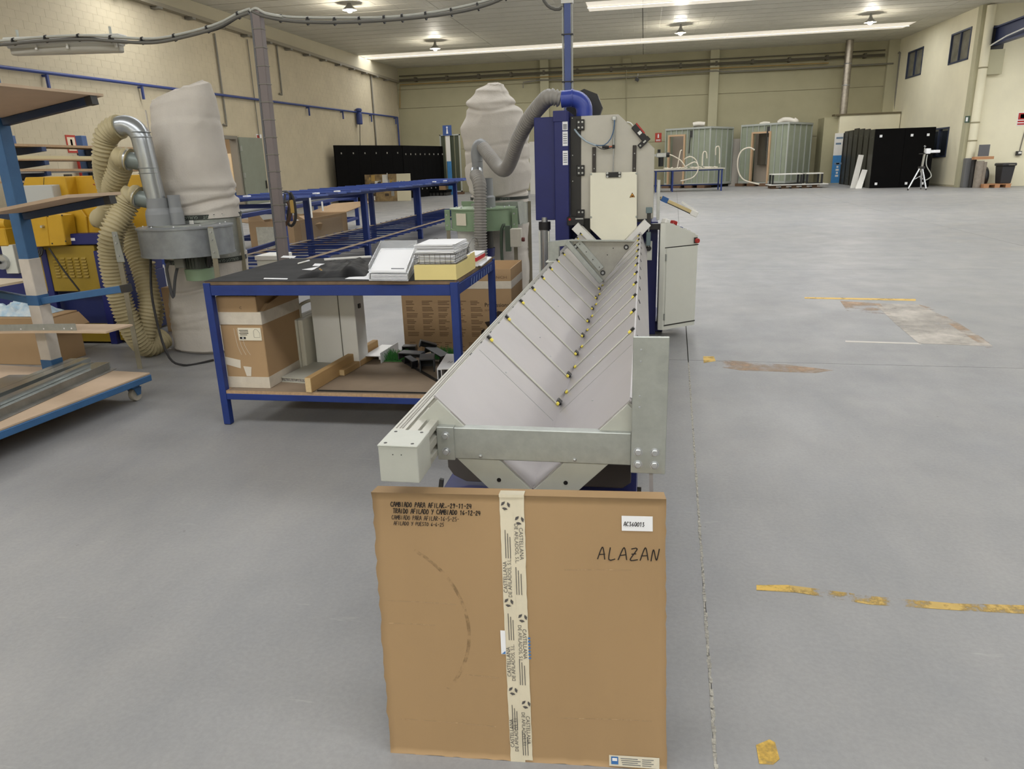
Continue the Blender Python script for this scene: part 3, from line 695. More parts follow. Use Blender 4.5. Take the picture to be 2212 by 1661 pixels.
# hydraulic column on the left
MB().cyl((-.885,SM-.05,.0), .046, 1.02, 20).build('cylinder_barrel', mat('bright_chrome_barrel', (176,178,182), .25, .8), t)
MB().cyl((-.885,SM-.05,.98), .055, .07, 20).build('cylinder_collar', M_bclip, t, bevel=.004); MB().cyl((-.885,SM-.05,1.04), .028, .05, 14).build('cylinder_rod', M_zinc, t)
for dx in (-.042,.042): MB().cyl((-.885+dx,SM-.095,.35), .009, .62, 8).build('tie_rod', M_grey, t)
MB().box(-.95,-.82,SM-.11,SM+.02,.22,.36).build('cylinder_foot', M_dark, t, bevel=.004)
# white V entry guides
for (a, b_) in (((1246,484),(1298,537)), ((1399,477),(1350,530))):
    p = PY(*a, SM); q = PY(*b_, SM); dd = (q-p); L_ = dd.length; dd.normalize()
    u = Vector((-dd.z,0,dd.x)); u = u if u.z > 0 else -u
    MB().beam(Vector((p.x,SM-.15,p.z)), Vector((q.x,SM-.15,q.z)), .14,.075, up=u).build('entry_guide', M_white, t, bevel=.002)
for (a, b_) in (((1262,472),(1276,500)),((1376,474),(1392,484))): poly('slot_cheek', [(a[0],a[1]),(b_[0],a[1]),(b_[0],b_[1]+14),(a[0],b_[1])], SM-.012, .02, M_dark)
# limit switch blocks either side of the guard
p = PY(1246,470,SM); sw = MB().boxc((p.x,SM-.10,p.z-.02), (.15,.10,.075)).build('limit_switch', M_bclip, t, bevel=.004)
MB().lathe([(.012,0),(.010,-.008)], (p.x-.05,SM-.15,p.z-.005), 12, 'Y').build('switch_button', M_red, sw); MB().boxc((p.x+.035,SM-.152,p.z+.0), (.07,.004,.010)).build('switch_cam', M_zinc, sw)
p = PY(1411,480,SM)
MB().boxc((p.x-.01,SM-.09,p.z-.03), (.15,.10,.05)).build('clamp_block', M_bclip, t, bevel=.004)
MB().boxc((p.x-.04,SM-.14,p.z+.05), (.035,.05,.16)).build('clamp_lever', M_dark, t, bevel=.004)
MB().boxc((p.x-.04,SM-.145,p.z+.115), (.055,.055,.05)).build('clamp_head', mat('steel_grey_block', (112,128,132), .4, .4), t, bevel=.004)
MB().boxc((p.x-.04,SM-.15,p.z-.13), (.04,.05,.12)).build('clamp_head', mat('steel_grey_block', (112,128,132)), t, bevel=.004)
MB().tube([(p.x-.04,SM-.15,p.z+.1),(p.x-.04,SM-.15,p.z-.2)], .008, 8).build('clamp_rod', M_zinc, t)
MB().boxc((p.x-.035,SM-.105,p.z-.24), (.06,.012,.17)).build('clamp_plate', M_grey, t, bevel=.003)
MB().lathe([(.024,0),(.016,-.02)], (p.x-.035,SM-.112,p.z-.22), 14, 'Y').build('clamp_knob', M_bclip, t)
p = PY(1423,388,SM); q = PY(1423,474,SM)
MB().box(p.x-.014,p.x+.014,SM-.06,SM-.03,q.z,p.z).build('scale_post', M_zinc, t, bevel=.002)
# lamp-like swing arm on the right
a = PY(1427,427,SM-.02); b_ = PY(1500,461,SM-.02); d = (b_-a).normalized()
u = Vector((-d.z,0,d.x)); u = u if u.z > 0 else -u
sa = MB().beam(a, b_, .03,.030, up=u).build('swing_arm', mat('wooden_arm', (196,176,128), .6), t, bevel=.003)
MB().beam(a-u*.016, b_-u*.016, .034,.008, up=u).build('arm_edge', M_dark, sa)
MB().beam(a+d*.01, a+d*.07, .036,.046, up=u).build('arm_sleeve', mat('bright_blue_sleeve', (36,84,140), .5), sa)
MB().beam(b_-d*.035, b_+d*.03, .05,.05, up=u).build('arm_head', M_white, sa, bevel=.005)
a2 = PY(1473,437,SM-.03); MB().beam(a2, b_+u*.02, .02,.022).build('arm_strap', M_white, sa)
MB().beam((PY(1423,430,SM).x,SM-.045,a.z),(a.x,SM-.02,a.z), .02,.02).build('arm_pivot', M_zinc, t)
# air unit on the right rear
p = PY(1425,330,SM+.3)
MB().boxc((.15,SM+.33,1.60), (.09,.06,.04)).build('air_regulator', M_zinc, t, bevel=.005); MB().cyl((.15,SM+.33,1.50), .024, .08, 14).build('air_bowl', M_bclip, t); MB().cyl((.13,SM+.33,1.62), .014,.03,12).build('air_knob', M_bclip, t)
MB().lathe([(.022,0),(.022,.03)], (.195,SM+.33,1.60), 14, 'X').build('air_gauge', M_dark, t); MB().beam((.05,SM+.33,1.60),(.14,SM+.33,1.60),.02,.02).build('air_pipe', M_zinc, t)
# blue suction elbow and the black hood behind it
e = PY(1212,214,SM+.1); f = PY(1262,249,SM+.1)
pts = [Vector((e.x,SM+.12,e.z)), Vector((e.x+.10,SM+.12,e.z+.005))]
cx_, cz_ = e.x+.10, e.z; R_ = f.x-cx_
for k in range(1, 9):
    a_ = math.pi/2*k/8; pts.append(Vector((cx_+R_*math.sin(a_), SM+.12, cz_-R_+R_*math.cos(a_))))
pts.append(Vector((f.x,SM+.12,1.92)))
el = MB().tube(pts, .072, 20).build('suction_elbow', mat('elbow_blue_enamel', (58,74,160), .3, var=.06, scale=6), t)
MB().tube([pts[1]-Vector((.006,0,0)), pts[1]+Vector((.006,0,0))], .079, 20).build('elbow_collar', mat('elbow_blue_enamel', (58,74,160)), el)
MB().lathe([(.17,0),(.17,.12)], (f.x-.03,SM+.48,e.z-.06), 8, 'Y').build('fan_shroud', M_bclip, t)
# control console on the right
zb = .08; c0 = PZ(1431,713,zb); c1 = PZ(1500,701,zb); e0 = PZ(1419,713,zb)
ang = math.atan2(c1.y-c0.y, c1.x-c0.x); Lc = math.hypot(c1.x-c0.x, c1.y-c0.y)
CM = Matrix.Translation((c0.x, c0.y, 0)) @ Matrix.Rotation(ang, 4, 'Z')
zt0 = PY(1438,482,c0.y).z; zt1 = PY(1511,507,c1.y).z
zt0 = 1.03; zt1 = PY(1508,512,c1.y).z
bk = .42
inv = CM.inverted()
plan = [Vector((0,0,0)), Vector((Lc,0,0)), inv@Vector((.33,7.12,0)), inv@Vector((.150,7.05,0)), inv@Vector((.150,c0.y+.01,0))]
def ztop(x): return zt0 + (zt1+.015-zt0)*max(0, min(1, x/(Lc-.02)))
ringb = [Vector((p.x,p.y,zb)) for p in plan]; ringt = [Vector((p.x,p.y,ztop(p.x))) for p in plan]
con = MB(CM).loft([ringb, ringt], smooth=False).build('control_console', M_grey, t, bevel=.004, label='pale grey control console with door')
zs = PY(1437,534,c0.y).z
MB(CM).box(.016, Lc-.006, -.008, 0, zb+.045, zs-.012).build('door', M_grey, con, bevel=.003)
MB(CM).box(.0, Lc+.006, -.003, 0, zs-.010, zs-.002).build('door_gap', M_dark, con); MB(CM).box(.012, Lc, -.003, 0, zb+.034, zb+.044).build('door_gap', M_dark, con)
for z in (zs-.09, zb+.12): MB(CM).box(.004, .016, -.014, 0, z-.03, z+.03).build('hinge', M_galv, con, bevel=.002)
MB(CM).boxc((Lc-.035,-.008,PY(1502,518,c1.y).z), (.036,.012,.05)).build('switch_base', M_bclip, con, bevel=.002)
es = MB(CM).lathe([(.014,0),(.022,-.01),(.020,-.03)], (Lc-.035,-.010,PY(1502,518,c1.y).z-.004), 16, 'Y').build('emergency_stop', M_red, con)
zh = PY(1508,600,c1.y).z
MB(CM).boxc((Lc+.015,.05,zh+.015), (.03,.03,.03)).build('handle_base', M_bclip, con); MB(CM).beam((Lc+.032,.05,zh+.02),(Lc+.020,.05,zh-.11),.018,.012).build('handle', M_zinc, con, bevel=.003)
# sloped panel with the buttons
sl = Vector((Lc-.02,0,zt1+.015-zt0)); sd = sl.normalized(); un = Vector((-sd.z,0,sd.x))
def onp(u, v, h): return Vector((0,0,zt0)) + sd*u + Vector((0,v,0)) + un*h
def deskbox(u0,u1,v0,v1,h0,h1): return MB(CM).hexa([onp(u0,v0,h0),onp(u1,v0,h0),onp(u1,v1,h0),onp(u0,v1,h0),onp(u0,v0,h1),onp(u1,v0,h1),onp(u1,v1,h1),onp(u0,v1,h1)])
Ld = sl.length
def desktrap(u0,u1,v0,va,vb,h0,h1): return MB(CM).hexa([onp(u0,v0,h0),onp(u1,v0,h0),onp(u1,vb,h0),onp(u0,va,h0),onp(u0,v0,h1),onp(u1,v0,h1),onp(u1,vb,h1),onp(u0,va,h1)])
desktrap(.03,Ld-.01,.01,.10,.40,0,.018).build('panel_plate', M_grey, con, bevel=.003)
desktrap(.005,.06,.012,.07,.12,.0,.045).build('panel_hood', M_white, con, bevel=.008)
desktrap(.10,Ld-.03,.025,.15,.36,.018,.021).build('key_field', mat('dark_key_field', (70,72,92), .5), con)
for i in range(5):
    for j in range(3): deskbox(.12+i*.05,.145+i*.05,.04+j*(.035+.018*i),.065+j*(.035+.018*i),.021,.030).build('key', [M_white, M_white, mat('blue_key', (60,80,140), .5)][(i+j) % 3], con)
deskbox(.12,.17,.04,.09,.021,.06).build('key_switch', M_red, con, bevel=.006)
for (o_, lab_) in ((.2,0),): wire([CM @ onp(.22,.30,.03), CM @ onp(.27,.30,.06), CM @ onp(.30,.24,.03)], .004, 'panel_cord', mat('orange_cord', (210,120,90), .5), con)
# ================================================================== blade carton in front
bl = PZ(843,1626,0); brr = PZ(1440,1666,0); 
yt = 1.655; tl = PY(806,1066,yt-.012); tr = PY(1439,1075,yt+.01)
tl.z = tr.z = (tl.z+tr.z)/2; 
t = thing('flat_blade_carton', ((bl.x+brr.x)/2, 1.6, 0), 'flat square brown carton leaning upright before the trough, taped down its middle', 'carton')
M_cart = mat('brown_cardboard', (166,136,98), .8, var=.06, scale=2.0, bump=.06, bscale=18, stretch=(1,1,.3))
xd = (brr-bl); xd.z = 0; Lb = xd.length; xd.normalize()
M0 = (bl+brr)/2; M1 = (tl+tr)/2
upv = (M1-M0); Hb = upv.length; upv.normalize(); nrm = xd.cross(upv).normalized(); nrm = nrm if nrm.y < 0 else -nrm
Wt = (tr-tl).length
def cp(u, v, h=0.0):   # u 0..1 left to right, v 0..1 bottom to top, h out of the front face
    w = Lb + (Wt-Lb)*v; wob = 0
    return M0 + upv*(Hb*v) + xd*((u-.5)*w) + nrm*h
nu, nv = 36, 36; rc = random.Random(5); TH = .055
eL = [rc.uniform(-.004,.004) for _ in range(nv+1)]; eR = [rc.uniform(-.002,.002) for _ in range(nv+1)]; eB = [rc.uniform(-.002,.003) for _ in range(nu+1)]
vs = []; fs = []
for j in range(nv+1):
    for i in range(nu+1):
        u, v = i/nu, j/nv
        uu = u + eL[j]*(1-u)*(1-u)**3 + eR[j]*u**4
        vv = v + eB[i]*(1-v)**6
        if v < .12 and u < .12: vv += .0
        bul = .010*math.sin(math.pi*u)*math.sin(math.pi*v) + .0012*math.sin(9*v+3*u)*math.sin(5*u)
        vs.append(cp(uu, vv, bul))
for j in range(nv):
    for i in range(nu): a = j*(nu+1)+i; fs.append((a, a+1, a+nu+2, a+nu+1))
n0 = len(vs); vb = [p - nrm*TH for p in [cp(i/nu, j/nv) for j in range(nv+1) for i in range(nu+1)]]
vs += vb
for j in range(nv):
    for i in range(nu): a = n0+j*(nu+1)+i; fs.append((a+nu+1, a+nu+2, a+1, a))
def rim(idx):
    for a, b in zip(idx, idx[1:]): fs.append((a, a+n0, b+n0, b))
rim([i for i in range(nu, -1, -1)]); rim([nv*(nu+1)+i for i in range(nu+1)])
rim([j*(nu+1) for j in range(nv+1)][::1]); rim([j*(nu+1)+nu for j in range(nv, -1, -1)])
bm_ = MB().add(vs, fs, True); sh = bm_.build('carton_shell', M_cart, t)
for p in sh.data.polygons: p.use_smooth = len(p.vertices) == 4 and abs(p.normal.dot(nrm)) > .7
def fh(u, v): return .010*math.sin(math.pi*u)*math.sin(math.pi*v) + .0012*math.sin(9*v+3*u)*math.sin(5*u)
def patch_on(u0, u1, v0, v1, h, name, m, n=24, wob=0.0, tilt=0.0):
    vs = []; fs = []
    for j in range(n+1):
        v = v0+(v1-v0)*j/n; 
        for i in range(5):
            u = u0+(u1-u0)*i/4 + (rc.uniform(-wob, wob) if i in (0,4) else 0) + tilt*(v-v0)
            vs.append(cp(u, v, fh(u,v)+h))
    for j in range(n):
        for i in range(4): a = j*5+i; fs.append((a,a+1,a+6,a+5))
    return MB().add(vs, fs, True).build(name, m, t)
M_tape = mat('printed_packing_tape', (218,208,184), .3, var=.06, scale=10, bump=.08, bscale=30)
patch_on(.448, .500, 0, 1, .0012, 'packing_tape', M_tape, 40, .0012, -.002); patch_on(.490, .528, .01, 1, .0018, 'packing_tape', M_tape, 40, .0012, .002)
MB().hexa([cp(.445,.995,.004),cp(.53,.995,.004),cp(.53,.997,-TH*.6),cp(.445,.997,-TH*.6),cp(.445,1.004,.004),cp(.53,1.004,.004),cp(.53,1.003,-TH*.6),cp(.445,1.003,-TH*.6)]).build('tape_end', M_tape, t)
M_tape_ink = mat('dark_tape_ink', (84,80,78), .7)
ver = -upv; hor = xd
def on_carton(h):
    def f(p):
        q = p-M0; s_ = q.dot(xd); r_ = q.dot(upv); c_ = xd.dot(upv); v = (r_-c_*s_)/(1-c_*c_)/Hb; u = (s_-c_*r_)/(1-c_*c_)/(Lb+(Wt-Lb)*v)+.5
        return cp(u, v, fh(u, v)+h)
    return f
def tape_text(body, u, v, size, xdir, ydir, w=None):
    o = cp(u, v, fh(u,v)+.0028); return text(body, o, xdir, ydir, size, M_tape_ink, t, 'tape_lettering', width=w, surf=on_carton(.0030))
for v in (.34,.06,.655):   # reads upwards on the left strip
    tape_text('CASTELLANA', .4635, v, .0145, upv, -xd, .085); tape_text('DE AFILADOS, S.L.', .4785, v-.016, .0135, upv, -xd, .105)
for v in (.90,.535,.20):   # reads downwards on the right strip
    tape_text('CASTELLANA', .510, v-.01, .0145, -upv, xd, .085); tape_text('DE AFILADOS, S.L.', .4945, v+.004, .0135, -upv, xd, .105)
for v in (.53,.18,.83):
    for k, uu in enumerate((.462,.470,.478)):
        patch_on(uu-.0012, uu+.0012, v-.05, v+.05-.012*k, .0026, 'tape_print', M_tape_ink, 4)
for v in (.70,.36,.08):
    for k, uu in enumerate((.495,.503,.512)):
        patch_on(uu-.0012, uu+.0012, v-.05, v+.05-.012*k, .003, 'tape_print', M_tape_ink, 4)
for (u, v) in ((.466,.965),(.466,.62),(.468,.285),(.512,.915),(.512,.565),(.512,.235)):   # round three-leaf emblem on the tape
    b = MB()
    for k in range(3):
        a0 = k*2.094+.3; ring = []
        for r_, da in ((.006,-.5),(.0115,-.75),(.0125,0),(.0115,.75),(.006,.5)):
            a_ = a0+da; ring.append(cp(u,v,fh(u,v)+.0030) + xd*(r_*math.cos(a_)) + upv*(r_*math.sin(a_)))
        b.add(ring, [tuple(range(5))])
    b.build('tape_emblem', M_tape_ink, t)
M_rub = worn('rubbed_cardboard', (150,122,86), .46, .75, 26)
for (cu, cv, rr_, a0, a1) in ((-.01,.50,.33,-.75,1.1),):
    b = MB(); n_ = 40; P_ = []
    for k in range(n_+1):
        a = a0+(a1-a0)*k/n_; P_.append([(cu+(rr_+dr_)*math.cos(a), cv+(rr_+dr_)*math.sin(a)) for dr_ in (-.006,.006)])
    for k in range(n_): q = [P_[k][0],P_[k][1],P_[k+1][1],P_[k+1][0]]; b.add([cp(u,v,fh(u,v)+.0006) for u,v in q], [(0,1,2,3)])
    b.build('rub_mark', M_rub, t)
for (u0,u1,v) in ((.66,.90,.745),(.02,.28,.60),(.03,.20,.515),(.30,.42,.335),(.62,.95,.19),(.05,.40,.14)):
    b = MB()
    for k in range(12): ua, ub = u0+(u1-u0)*k/12, u0+(u1-u0)*(k+1)/12; va, vb = v+.004*math.sin(9*ua), v+.004*math.sin(9*ub); b.add([cp(ua,va-.0012,fh(ua,va)+.0008),cp(ub,vb-.0012,fh(ub,vb)+.0008),cp(ub,vb+.0012,fh(ub,vb)+.0008),cp(ua,va+.0012,fh(ua,va)+.0008)], [(0,1,2,3)])
    b.build('crease', worn('pale_crease', (188,158,120), .40, .62, 24), t)
M_ink = mat('black_felt_pen', (34,26,22), .7); M_ink2 = mat('fine_black_pen', (52,42,36), .7)
def hw(s, u, v, h, r, w, m, tilt=0.0): return handwrite(s, cp(u, v, fh(u,v)+.0012), xd+upv*tilt, upv, h, r, 'handwriting', m, t, w, on_carton(.0012))
hw('CAMBIADO PARA AFILAR_-29-11-24', .065, .951, .0125, .0010, .215, M_ink, -.0); hw('TRAIDO AFILADO Y CAMBIADO 16-12-24', .072, .928, .0125, .0010, .232, M_ink)
hw('CAMBIADO PARA AFILAR-16-5-25-', .066, .905, .0115, .0007, .180, M_ink2); hw('AFILADO Y PUESTO 6-6-25', .072, .885, .010, .0007, .135, M_ink2)
hw('ALAZAN', .772, .785, .033, .0014, .160, M_ink)
patch_on(.855, .957, .888, .940, .0016, 'paper_label', M_paper, 4)
handwrite('AC360013', cp(.862,.905,fh(.86,.9)+.0024), xd, upv, .011, .0008, 'handwriting', M_ink, t, .052, on_carton(.0026))
lb = patch_on(.80, .975, .008, .052, .0016, 'paper_label', mat('cream_label', (222,214,194), .7), 4)
for k in range(4):
    patch_on(.84+.002*k, .90+.01*(k%2), .040-k*.008, .0425-k*.008, .0024, 'label_print', mat('grey_print', (96,98,104)), 1); patch_on(.915, .955-.008*(k%2), .040-k*.008, .0425-k*.008, .0024, 'label_print', mat('grey_print', (96,98,104)), 1)
patch_on(.807, .832, .016, .047, .0022, 'label_logo', mat('label_blue', (60,116,180), .6), 1)
patch_on(.811, .828, .030, .042, .0028, 'logo_mark', M_paper, 1)
patch_on(.432, .449, .425, .515, .0022, 'price_strip', M_paper, 6)
MB().add([cp(.434,.427,fh(.43,.43)+.0036), cp(.447,.427,fh(.43,.43)+.0036), cp(.447,.438,fh(.43,.43)+.0036)], [(0,1,2)]).build('strip_corner', mat('label_blue', (60,116,180)), t)
for k in range(7): patch_on(.5275, .536, .412+k*.0125, .418+k*.0125, .0020, 'blue_tick', mat('label_blue', (60,116,180)), 1)
# ================================================================== work bench and what stands on and under it
TT = .93; X0, X1, Y0_, Y1_ = -2.645, -1.04, 4.02, 5.12; SH = .232
t = thing('work_bench', ((X0+X1)/2, (Y0_+Y1_)/2, 0), 'blue steel work bench with a worn black top and chipboard shelf', 'work bench')
M_top = mat('worn_black_bench_top', (50,50,51), .8, var=.22, scale=7, bump=.05, spec=.2)
M_dust = mat('dusty_brown_board', (140,122,102), .85, var=.14, scale=3.5)
LG = .046
MB().box(X0+.01,X1-.01,Y0_+.01,Y1_-.01,TT-.024,TT-.003).build('top_board', mat('grimy_board_edge', (112,92,70), .85, var=.35, scale=9), t)
MB().box(X0+.006,X1-.02,Y0_+.008,Y1_-.006,TT-.003,TT).build('rubber_mat', M_top, t)
for x in (X0, X1-LG):
    for y in (Y0_, Y1_-LG): MB().box(x,x+LG,y,y+LG,.004,TT-.012).build('leg', M_blue, t, bevel=.002)
    for y in (Y0_, Y1_-LG): MB().box(x+.003,x+LG-.003,y+.003,y+LG-.003,0,.01).build('foot_cap', M_dark, t)
for y in (Y0_+.003, Y1_-LG+.0):
    MB().box(X0+LG,X1-LG,y,y+.04,TT-.088,TT-.026).build('top_rail', M_blue, t, bevel=.002); MB().box(X0+LG,X1-LG,y,y+.04,SH-.060,SH-.020).build('shelf_rail', M_blue, t, bevel=.002)
for x in (X0+.003, X1-LG+.003):
    MB().box(x,x+.04,Y0_+LG,Y1_-LG,TT-.088,TT-.026).build('top_rail', M_blue, t, bevel=.002); MB().box(x,x+.04,Y0_+LG,Y1_-LG,SH-.060,SH-.020).build('shelf_rail', M_blue, t, bevel=.002)
MB().box(X0+.03,X1-.03,Y0_+.006,Y1_-.01,SH-.022,SH-.001).build('shelf_board', M_board, t); MB().box(X0+LG+.01,X1-LG-.01,Y0_+.012,Y1_-.02,SH-.001,SH).build('shelf_face', M_dust, t)
# chalked lettering on the end rail is scraped paint
for k in range(9):
    y = 4.35+k*.075; MB().hexa([(X1+.0002,y,TT-.08),(X1+.0008,y,TT-.08),(X1+.0008,y+.012,TT-.08),(X1+.0002,y+.012,TT-.08),(X1+.0002,y+.02,TT-.04),(X1+.0008,y+.02,TT-.04),(X1+.0008,y+.032,TT-.04),(X1+.0002,y+.032,TT-.04)]).build('paint_scrape', mat('pale_blue_scrape', (120,142,184), .7), t)
# --- tall carton on the shelf
M_box = mat('plain_cardboard', (168,138,102), .85, var=.05, scale=2.5, bump=.05, bscale=20); M_clear = mat('cloudy_clear_tape', (206,196,180), .3, var=.08, scale=16, bump=.1)
ca = Vector((-2.612, 4.09, SH)); wz = .285; dy = .52; hz = .60
t = thing('tall_taped_carton', (ca.x+wz/2, ca.y+dy/2, SH), 'tall brown carton with white tape bands on the bench shelf', 'carton')
MB().box(ca.x, ca.x+wz, ca.y, ca.y+dy, SH, SH+hz-.12).build('carton_body', M_box, t, bevel=.004)
MB().box(ca.x-.003, ca.x+wz-.02, ca.y-.003, ca.y+.25, SH+hz-.12, SH+hz-.005).build('raised_flap', M_box, t, bevel=.004)
MB().hexa([(ca.x+wz-.02,ca.y+.0,SH+hz-.12),(ca.x+wz+.003,ca.y+.0,SH+hz-.12),(ca.x+wz+.003,ca.y+dy,SH+hz-.12),(ca.x+wz-.02,ca.y+dy,SH+hz-.12),(ca.x+wz-.02,ca.y+.10,SH+hz-.07),(ca.x+wz+.004,ca.y+.10,SH+hz-.07),(ca.x+wz+.012,ca.y+dy,SH+hz-.0),(ca.x+wz-.02,ca.y+dy,SH+hz-.0)]).build('side_flap', M_box, t)
MB().box(ca.x-.004, ca.x+wz+.004, ca.y-.005, ca.y+dy+.002, SH+hz-.185, SH+hz-.105).build('tape_band', M_clear, t, bevel=.002); MB().box(ca.x-.002, ca.x+wz+.003, ca.y-.003, ca.y+dy, SH+.002, SH+.075).build('tape_band', M_clear, t)
lb = MB().box(ca.x+.118, ca.x+wz-.012, ca.y-.0045, ca.y-.0005, SH+.315, SH+.395).build('shipping_label', mat('cream_label', (222,214,194), .7), t)
for k in range(4): MB().box(ca.x+.126+.004*(k%2), ca.x+.188-.01*(k==3), ca.y-.0052, ca.y-.0044, SH+.378-k*.010, SH+.382-k*.010).build('label_print', M_print, lb)
MB().box(ca.x+.126, ca.x+.166, ca.y-.0052, ca.y-.0044, SH+.323, SH+.338).build('label_block', M_print, lb); MB().box(ca.x+.142, ca.x+.153, ca.y-.0056, ca.y-.0051, SH+.327, SH+.334).build('block_mark', M_paper, lb)
for pts in ([(.26,.335),(.26,.375),(.272,.388),(.285,.385),(.30,.365),(.30,.335),(.26,.335)],):
    MB().tube([(ca.x+x-.036, ca.y-.0048, SH+z) for x, z in pts], .0008, 4).build('label_drawing', M_print, lb)
M_strip = mat('torn_white_tape', (214,204,188), .5)
MB().hexa([(ca.x+.005,ca.y-.002,SH+.155),(ca.x+.10,ca.y-.002,SH+.130),(ca.x+.10,ca.y,SH+.130),(ca.x+.005,ca.y,SH+.155),(ca.x+.003,ca.y-.002,SH+.205),(ca.x+.105,ca.y-.002,SH+.185),(ca.x+.105,ca.y,SH+.185),(ca.x+.003,ca.y,SH+.205)]).build('tape_scrap', M_strip, t)
MB().hexa([(ca.x+.135,ca.y-.003,SH+.08),(ca.x+.165,ca.y-.003,SH+.08),(ca.x+.165,ca.y,SH+.08),(ca.x+.135,ca.y,SH+.08),(ca.x+.12,ca.y-.003,SH+.145),(ca.x+.175,ca.y-.003,SH+.14),(ca.x+.175,ca.y,SH+.14),(ca.x+.12,ca.y,SH+.145)]).build('tape_scrap', M_strip, t)
for k in range(3): wire([(ca.x+.09+k*.02,ca.y-.001,SH+.39),(ca.x+.10+k*.025,ca.y-.001,SH+.28),(ca.x+.12+k*.03,ca.y-.001,SH+.22)], .0012, 'tape_tear', M_strip, t, 4, .06)
text('C', (ca.x+.15,ca.y-.0035,SH+.515), (1,0,0), (0,0,1), .022, M_print, t, 'stamped_letter')
# --- plastic tool case, tall white box, flat panel
M_case = mat('off_white_plastic_case', (206,202,186), .5)
t = thing('tool_case', (-2.30, 4.70, SH), 'cream plastic tool case standing upright with carry handle, beside the tall carton', 'case')
for k in range(3): MB().box(-2.235+.0-.155+k*.040, -2.235-.155+k*.040+.038, 4.52, 4.95, SH, SH+.355).build('case_shell' if k != 1 else 'case_middle', M_case, t, bevel=.008, seg=2)
MB().tube(curve_pts([(-2.33,4.62,SH+.34),(-2.33,4.62,SH+.42),(-2.33,4.66,SH+.44),(-2.33,4.80,SH+.44),(-2.33,4.84,SH+.42),(-2.33,4.84,SH+.34)], .03), .012, 8).build('handle', M_case, t)
t = thing('tall_white_box', (-2.12, 4.80, SH), 'tall white cardboard box on end beside the cream case', 'box')
MB().box(-2.245,-2.045,4.62,4.80,SH,SH+.64).build('box_body', M_white, t, bevel=.003); MB().box(-2.044,-1.93,4.625,4.80,SH,SH+.64).build('box_side', M_white, t, bevel=.003)
MB().box(-2.0455,-2.0435,4.619,4.70,SH,SH+.64).build('box_seam', M_conduit, t); MB().boxc((-1.925,4.70,SH+.42),(.012,.03,.03)).build('box_clip', M_dark, t)
MB().boxc((-2.247,4.66,SH+.31),(.004,.012,.018)).build('box_latch', M_dark, t)
t = thing('honeycomb_panel', (-2.27, 4.38, SH), 'flat grey panel offcut with foil honeycomb edge in front of the white box', 'panel')
Mp = Matrix.Translation((-2.195,4.40,SH))@Matrix.Rotation(-.12,4,'Z')
MB(Mp).box(-.105,.115,-.18,.21,.028,.034).build('panel_skin', mat('panel_skin_grey', (178,176,164), .5), t); MB(Mp).box(-.105,.115,-.18,.21,.0,.006).build('panel_skin', mat('panel_skin_grey', (178,176,164)), t)
MB(Mp).box(-.100,.112,-.172,.20,.006,.028).build('honeycomb_core', mat('crumpled_foil', (176,174,172), .3, .8, var=.5, scale=90, bump=1.0, bscale=120), t)
# --- timber
M_wood = mat('sawn_pine', (178,144,96), .75, var=.18, scale=6, stretch=(1,.12,1), bump=.08); M_endw = mat('pine_end_grain', (206,180,136), .8, var=.1, scale=60)
def timber(a, b_, w, h, lab, name='timber_batten', grp=None):
    tt = thing(name, (a[0], a[1], SH), lab, 'timber', grp)
    A = Vector(a)+Vector((0,0,h/2+.001)); B = Vector(b_)+Vector((0,0,h/2+.001)); MB().beam(A, B, w, h).build('batten', M_wood, tt, bevel=.003)
    d = (B-A).normalized(); MB().beam(A-d*.0012, A+d*.001, w-.005, h-.005).build('sawn_end', M_endw, tt)
timber((-2.03,4.02,SH),(-1.965,5.05,SH), .042,.095, 'long thick pine batten lying front to back on the bench shelf')
timber((-1.972,4.40,SH),(-1.915,5.08,SH), .045,.042, 'shorter low pine batten against the thick one')
MB  # ---
t = thing('white_aluminium_profile', (-1.86, 4.88, SH), 'short white aluminium channel offcut in the middle of the bench shelf', 'profile')
Mw = mat('white_coated_aluminium', (218,218,220), .3)
Mp = Matrix.Translation((-1.86,4.90,SH))@Matrix.Rotation(-.06,4,'Z')
prof = [(-.075,.0),(-.071,0),(-.071,.046),(.040,.046),(.040,.026),(.052,.026),(.052,.0),(.056,0),(.056,.075),(.052,.075),(.052,.052),(-.075,.052)]
MB(Mp).prism([(x,-.16,z) for x, z in prof], (0,.33,0)).build('profile', Mw, t)
t = thing('lettered_white_profile', (-1.23, 4.55, SH), 'white coated profile offcut with a pen mark at the right of the bench shelf', 'profile')
Mp = Matrix.Translation((-1.245,4.53,SH))@Matrix.Rotation(.10,4,'Z')
prof = [(-.06,.0),(-.055,0),(-.055,.075),(-.035,.075),(-.035,.0),(-.030,0),(-.030,.078),(.05,.078),(.05,.10),(.054,.10),(.054,.0),(.058,.0),(.058,.104),(.046,.104),(.046,.084),(-.06,.084)]
MB(Mp).prism([(x,-.20,z) for x, z in prof], (0,.38,0)).build('profile', Mw, t)
handwrite('72', Mp@Vector((-.02,-.06,.0850)), (1,0,0), (0,1,0), .035, .0016, 'pen_mark', M_print, t, .04)
M_rodb = mat('black_rubber_strip', (30,29,28), .5)
for (a, b_, w, lab) in (((-1.83,4.98,SH+.006),(-1.24,4.26,SH+.006),.014,'black rubber strip lying diagonally over the bench shelf'), ((-1.99,4.055,SH+.004),(-1.06,4.06,SH+.004),.008,'thin black strip along the front edge of the bench shelf')):
    o = MB().beam(a, b_, w, w*.8).beam(Vector(a)+Vector((0,0,w*.5)), Vector(b_)+Vector((0,0,w*.5)), w*.35, w*.5).build('rubber_strip', M_rodb, None, loc=a); tag(o, lab, 'strip')
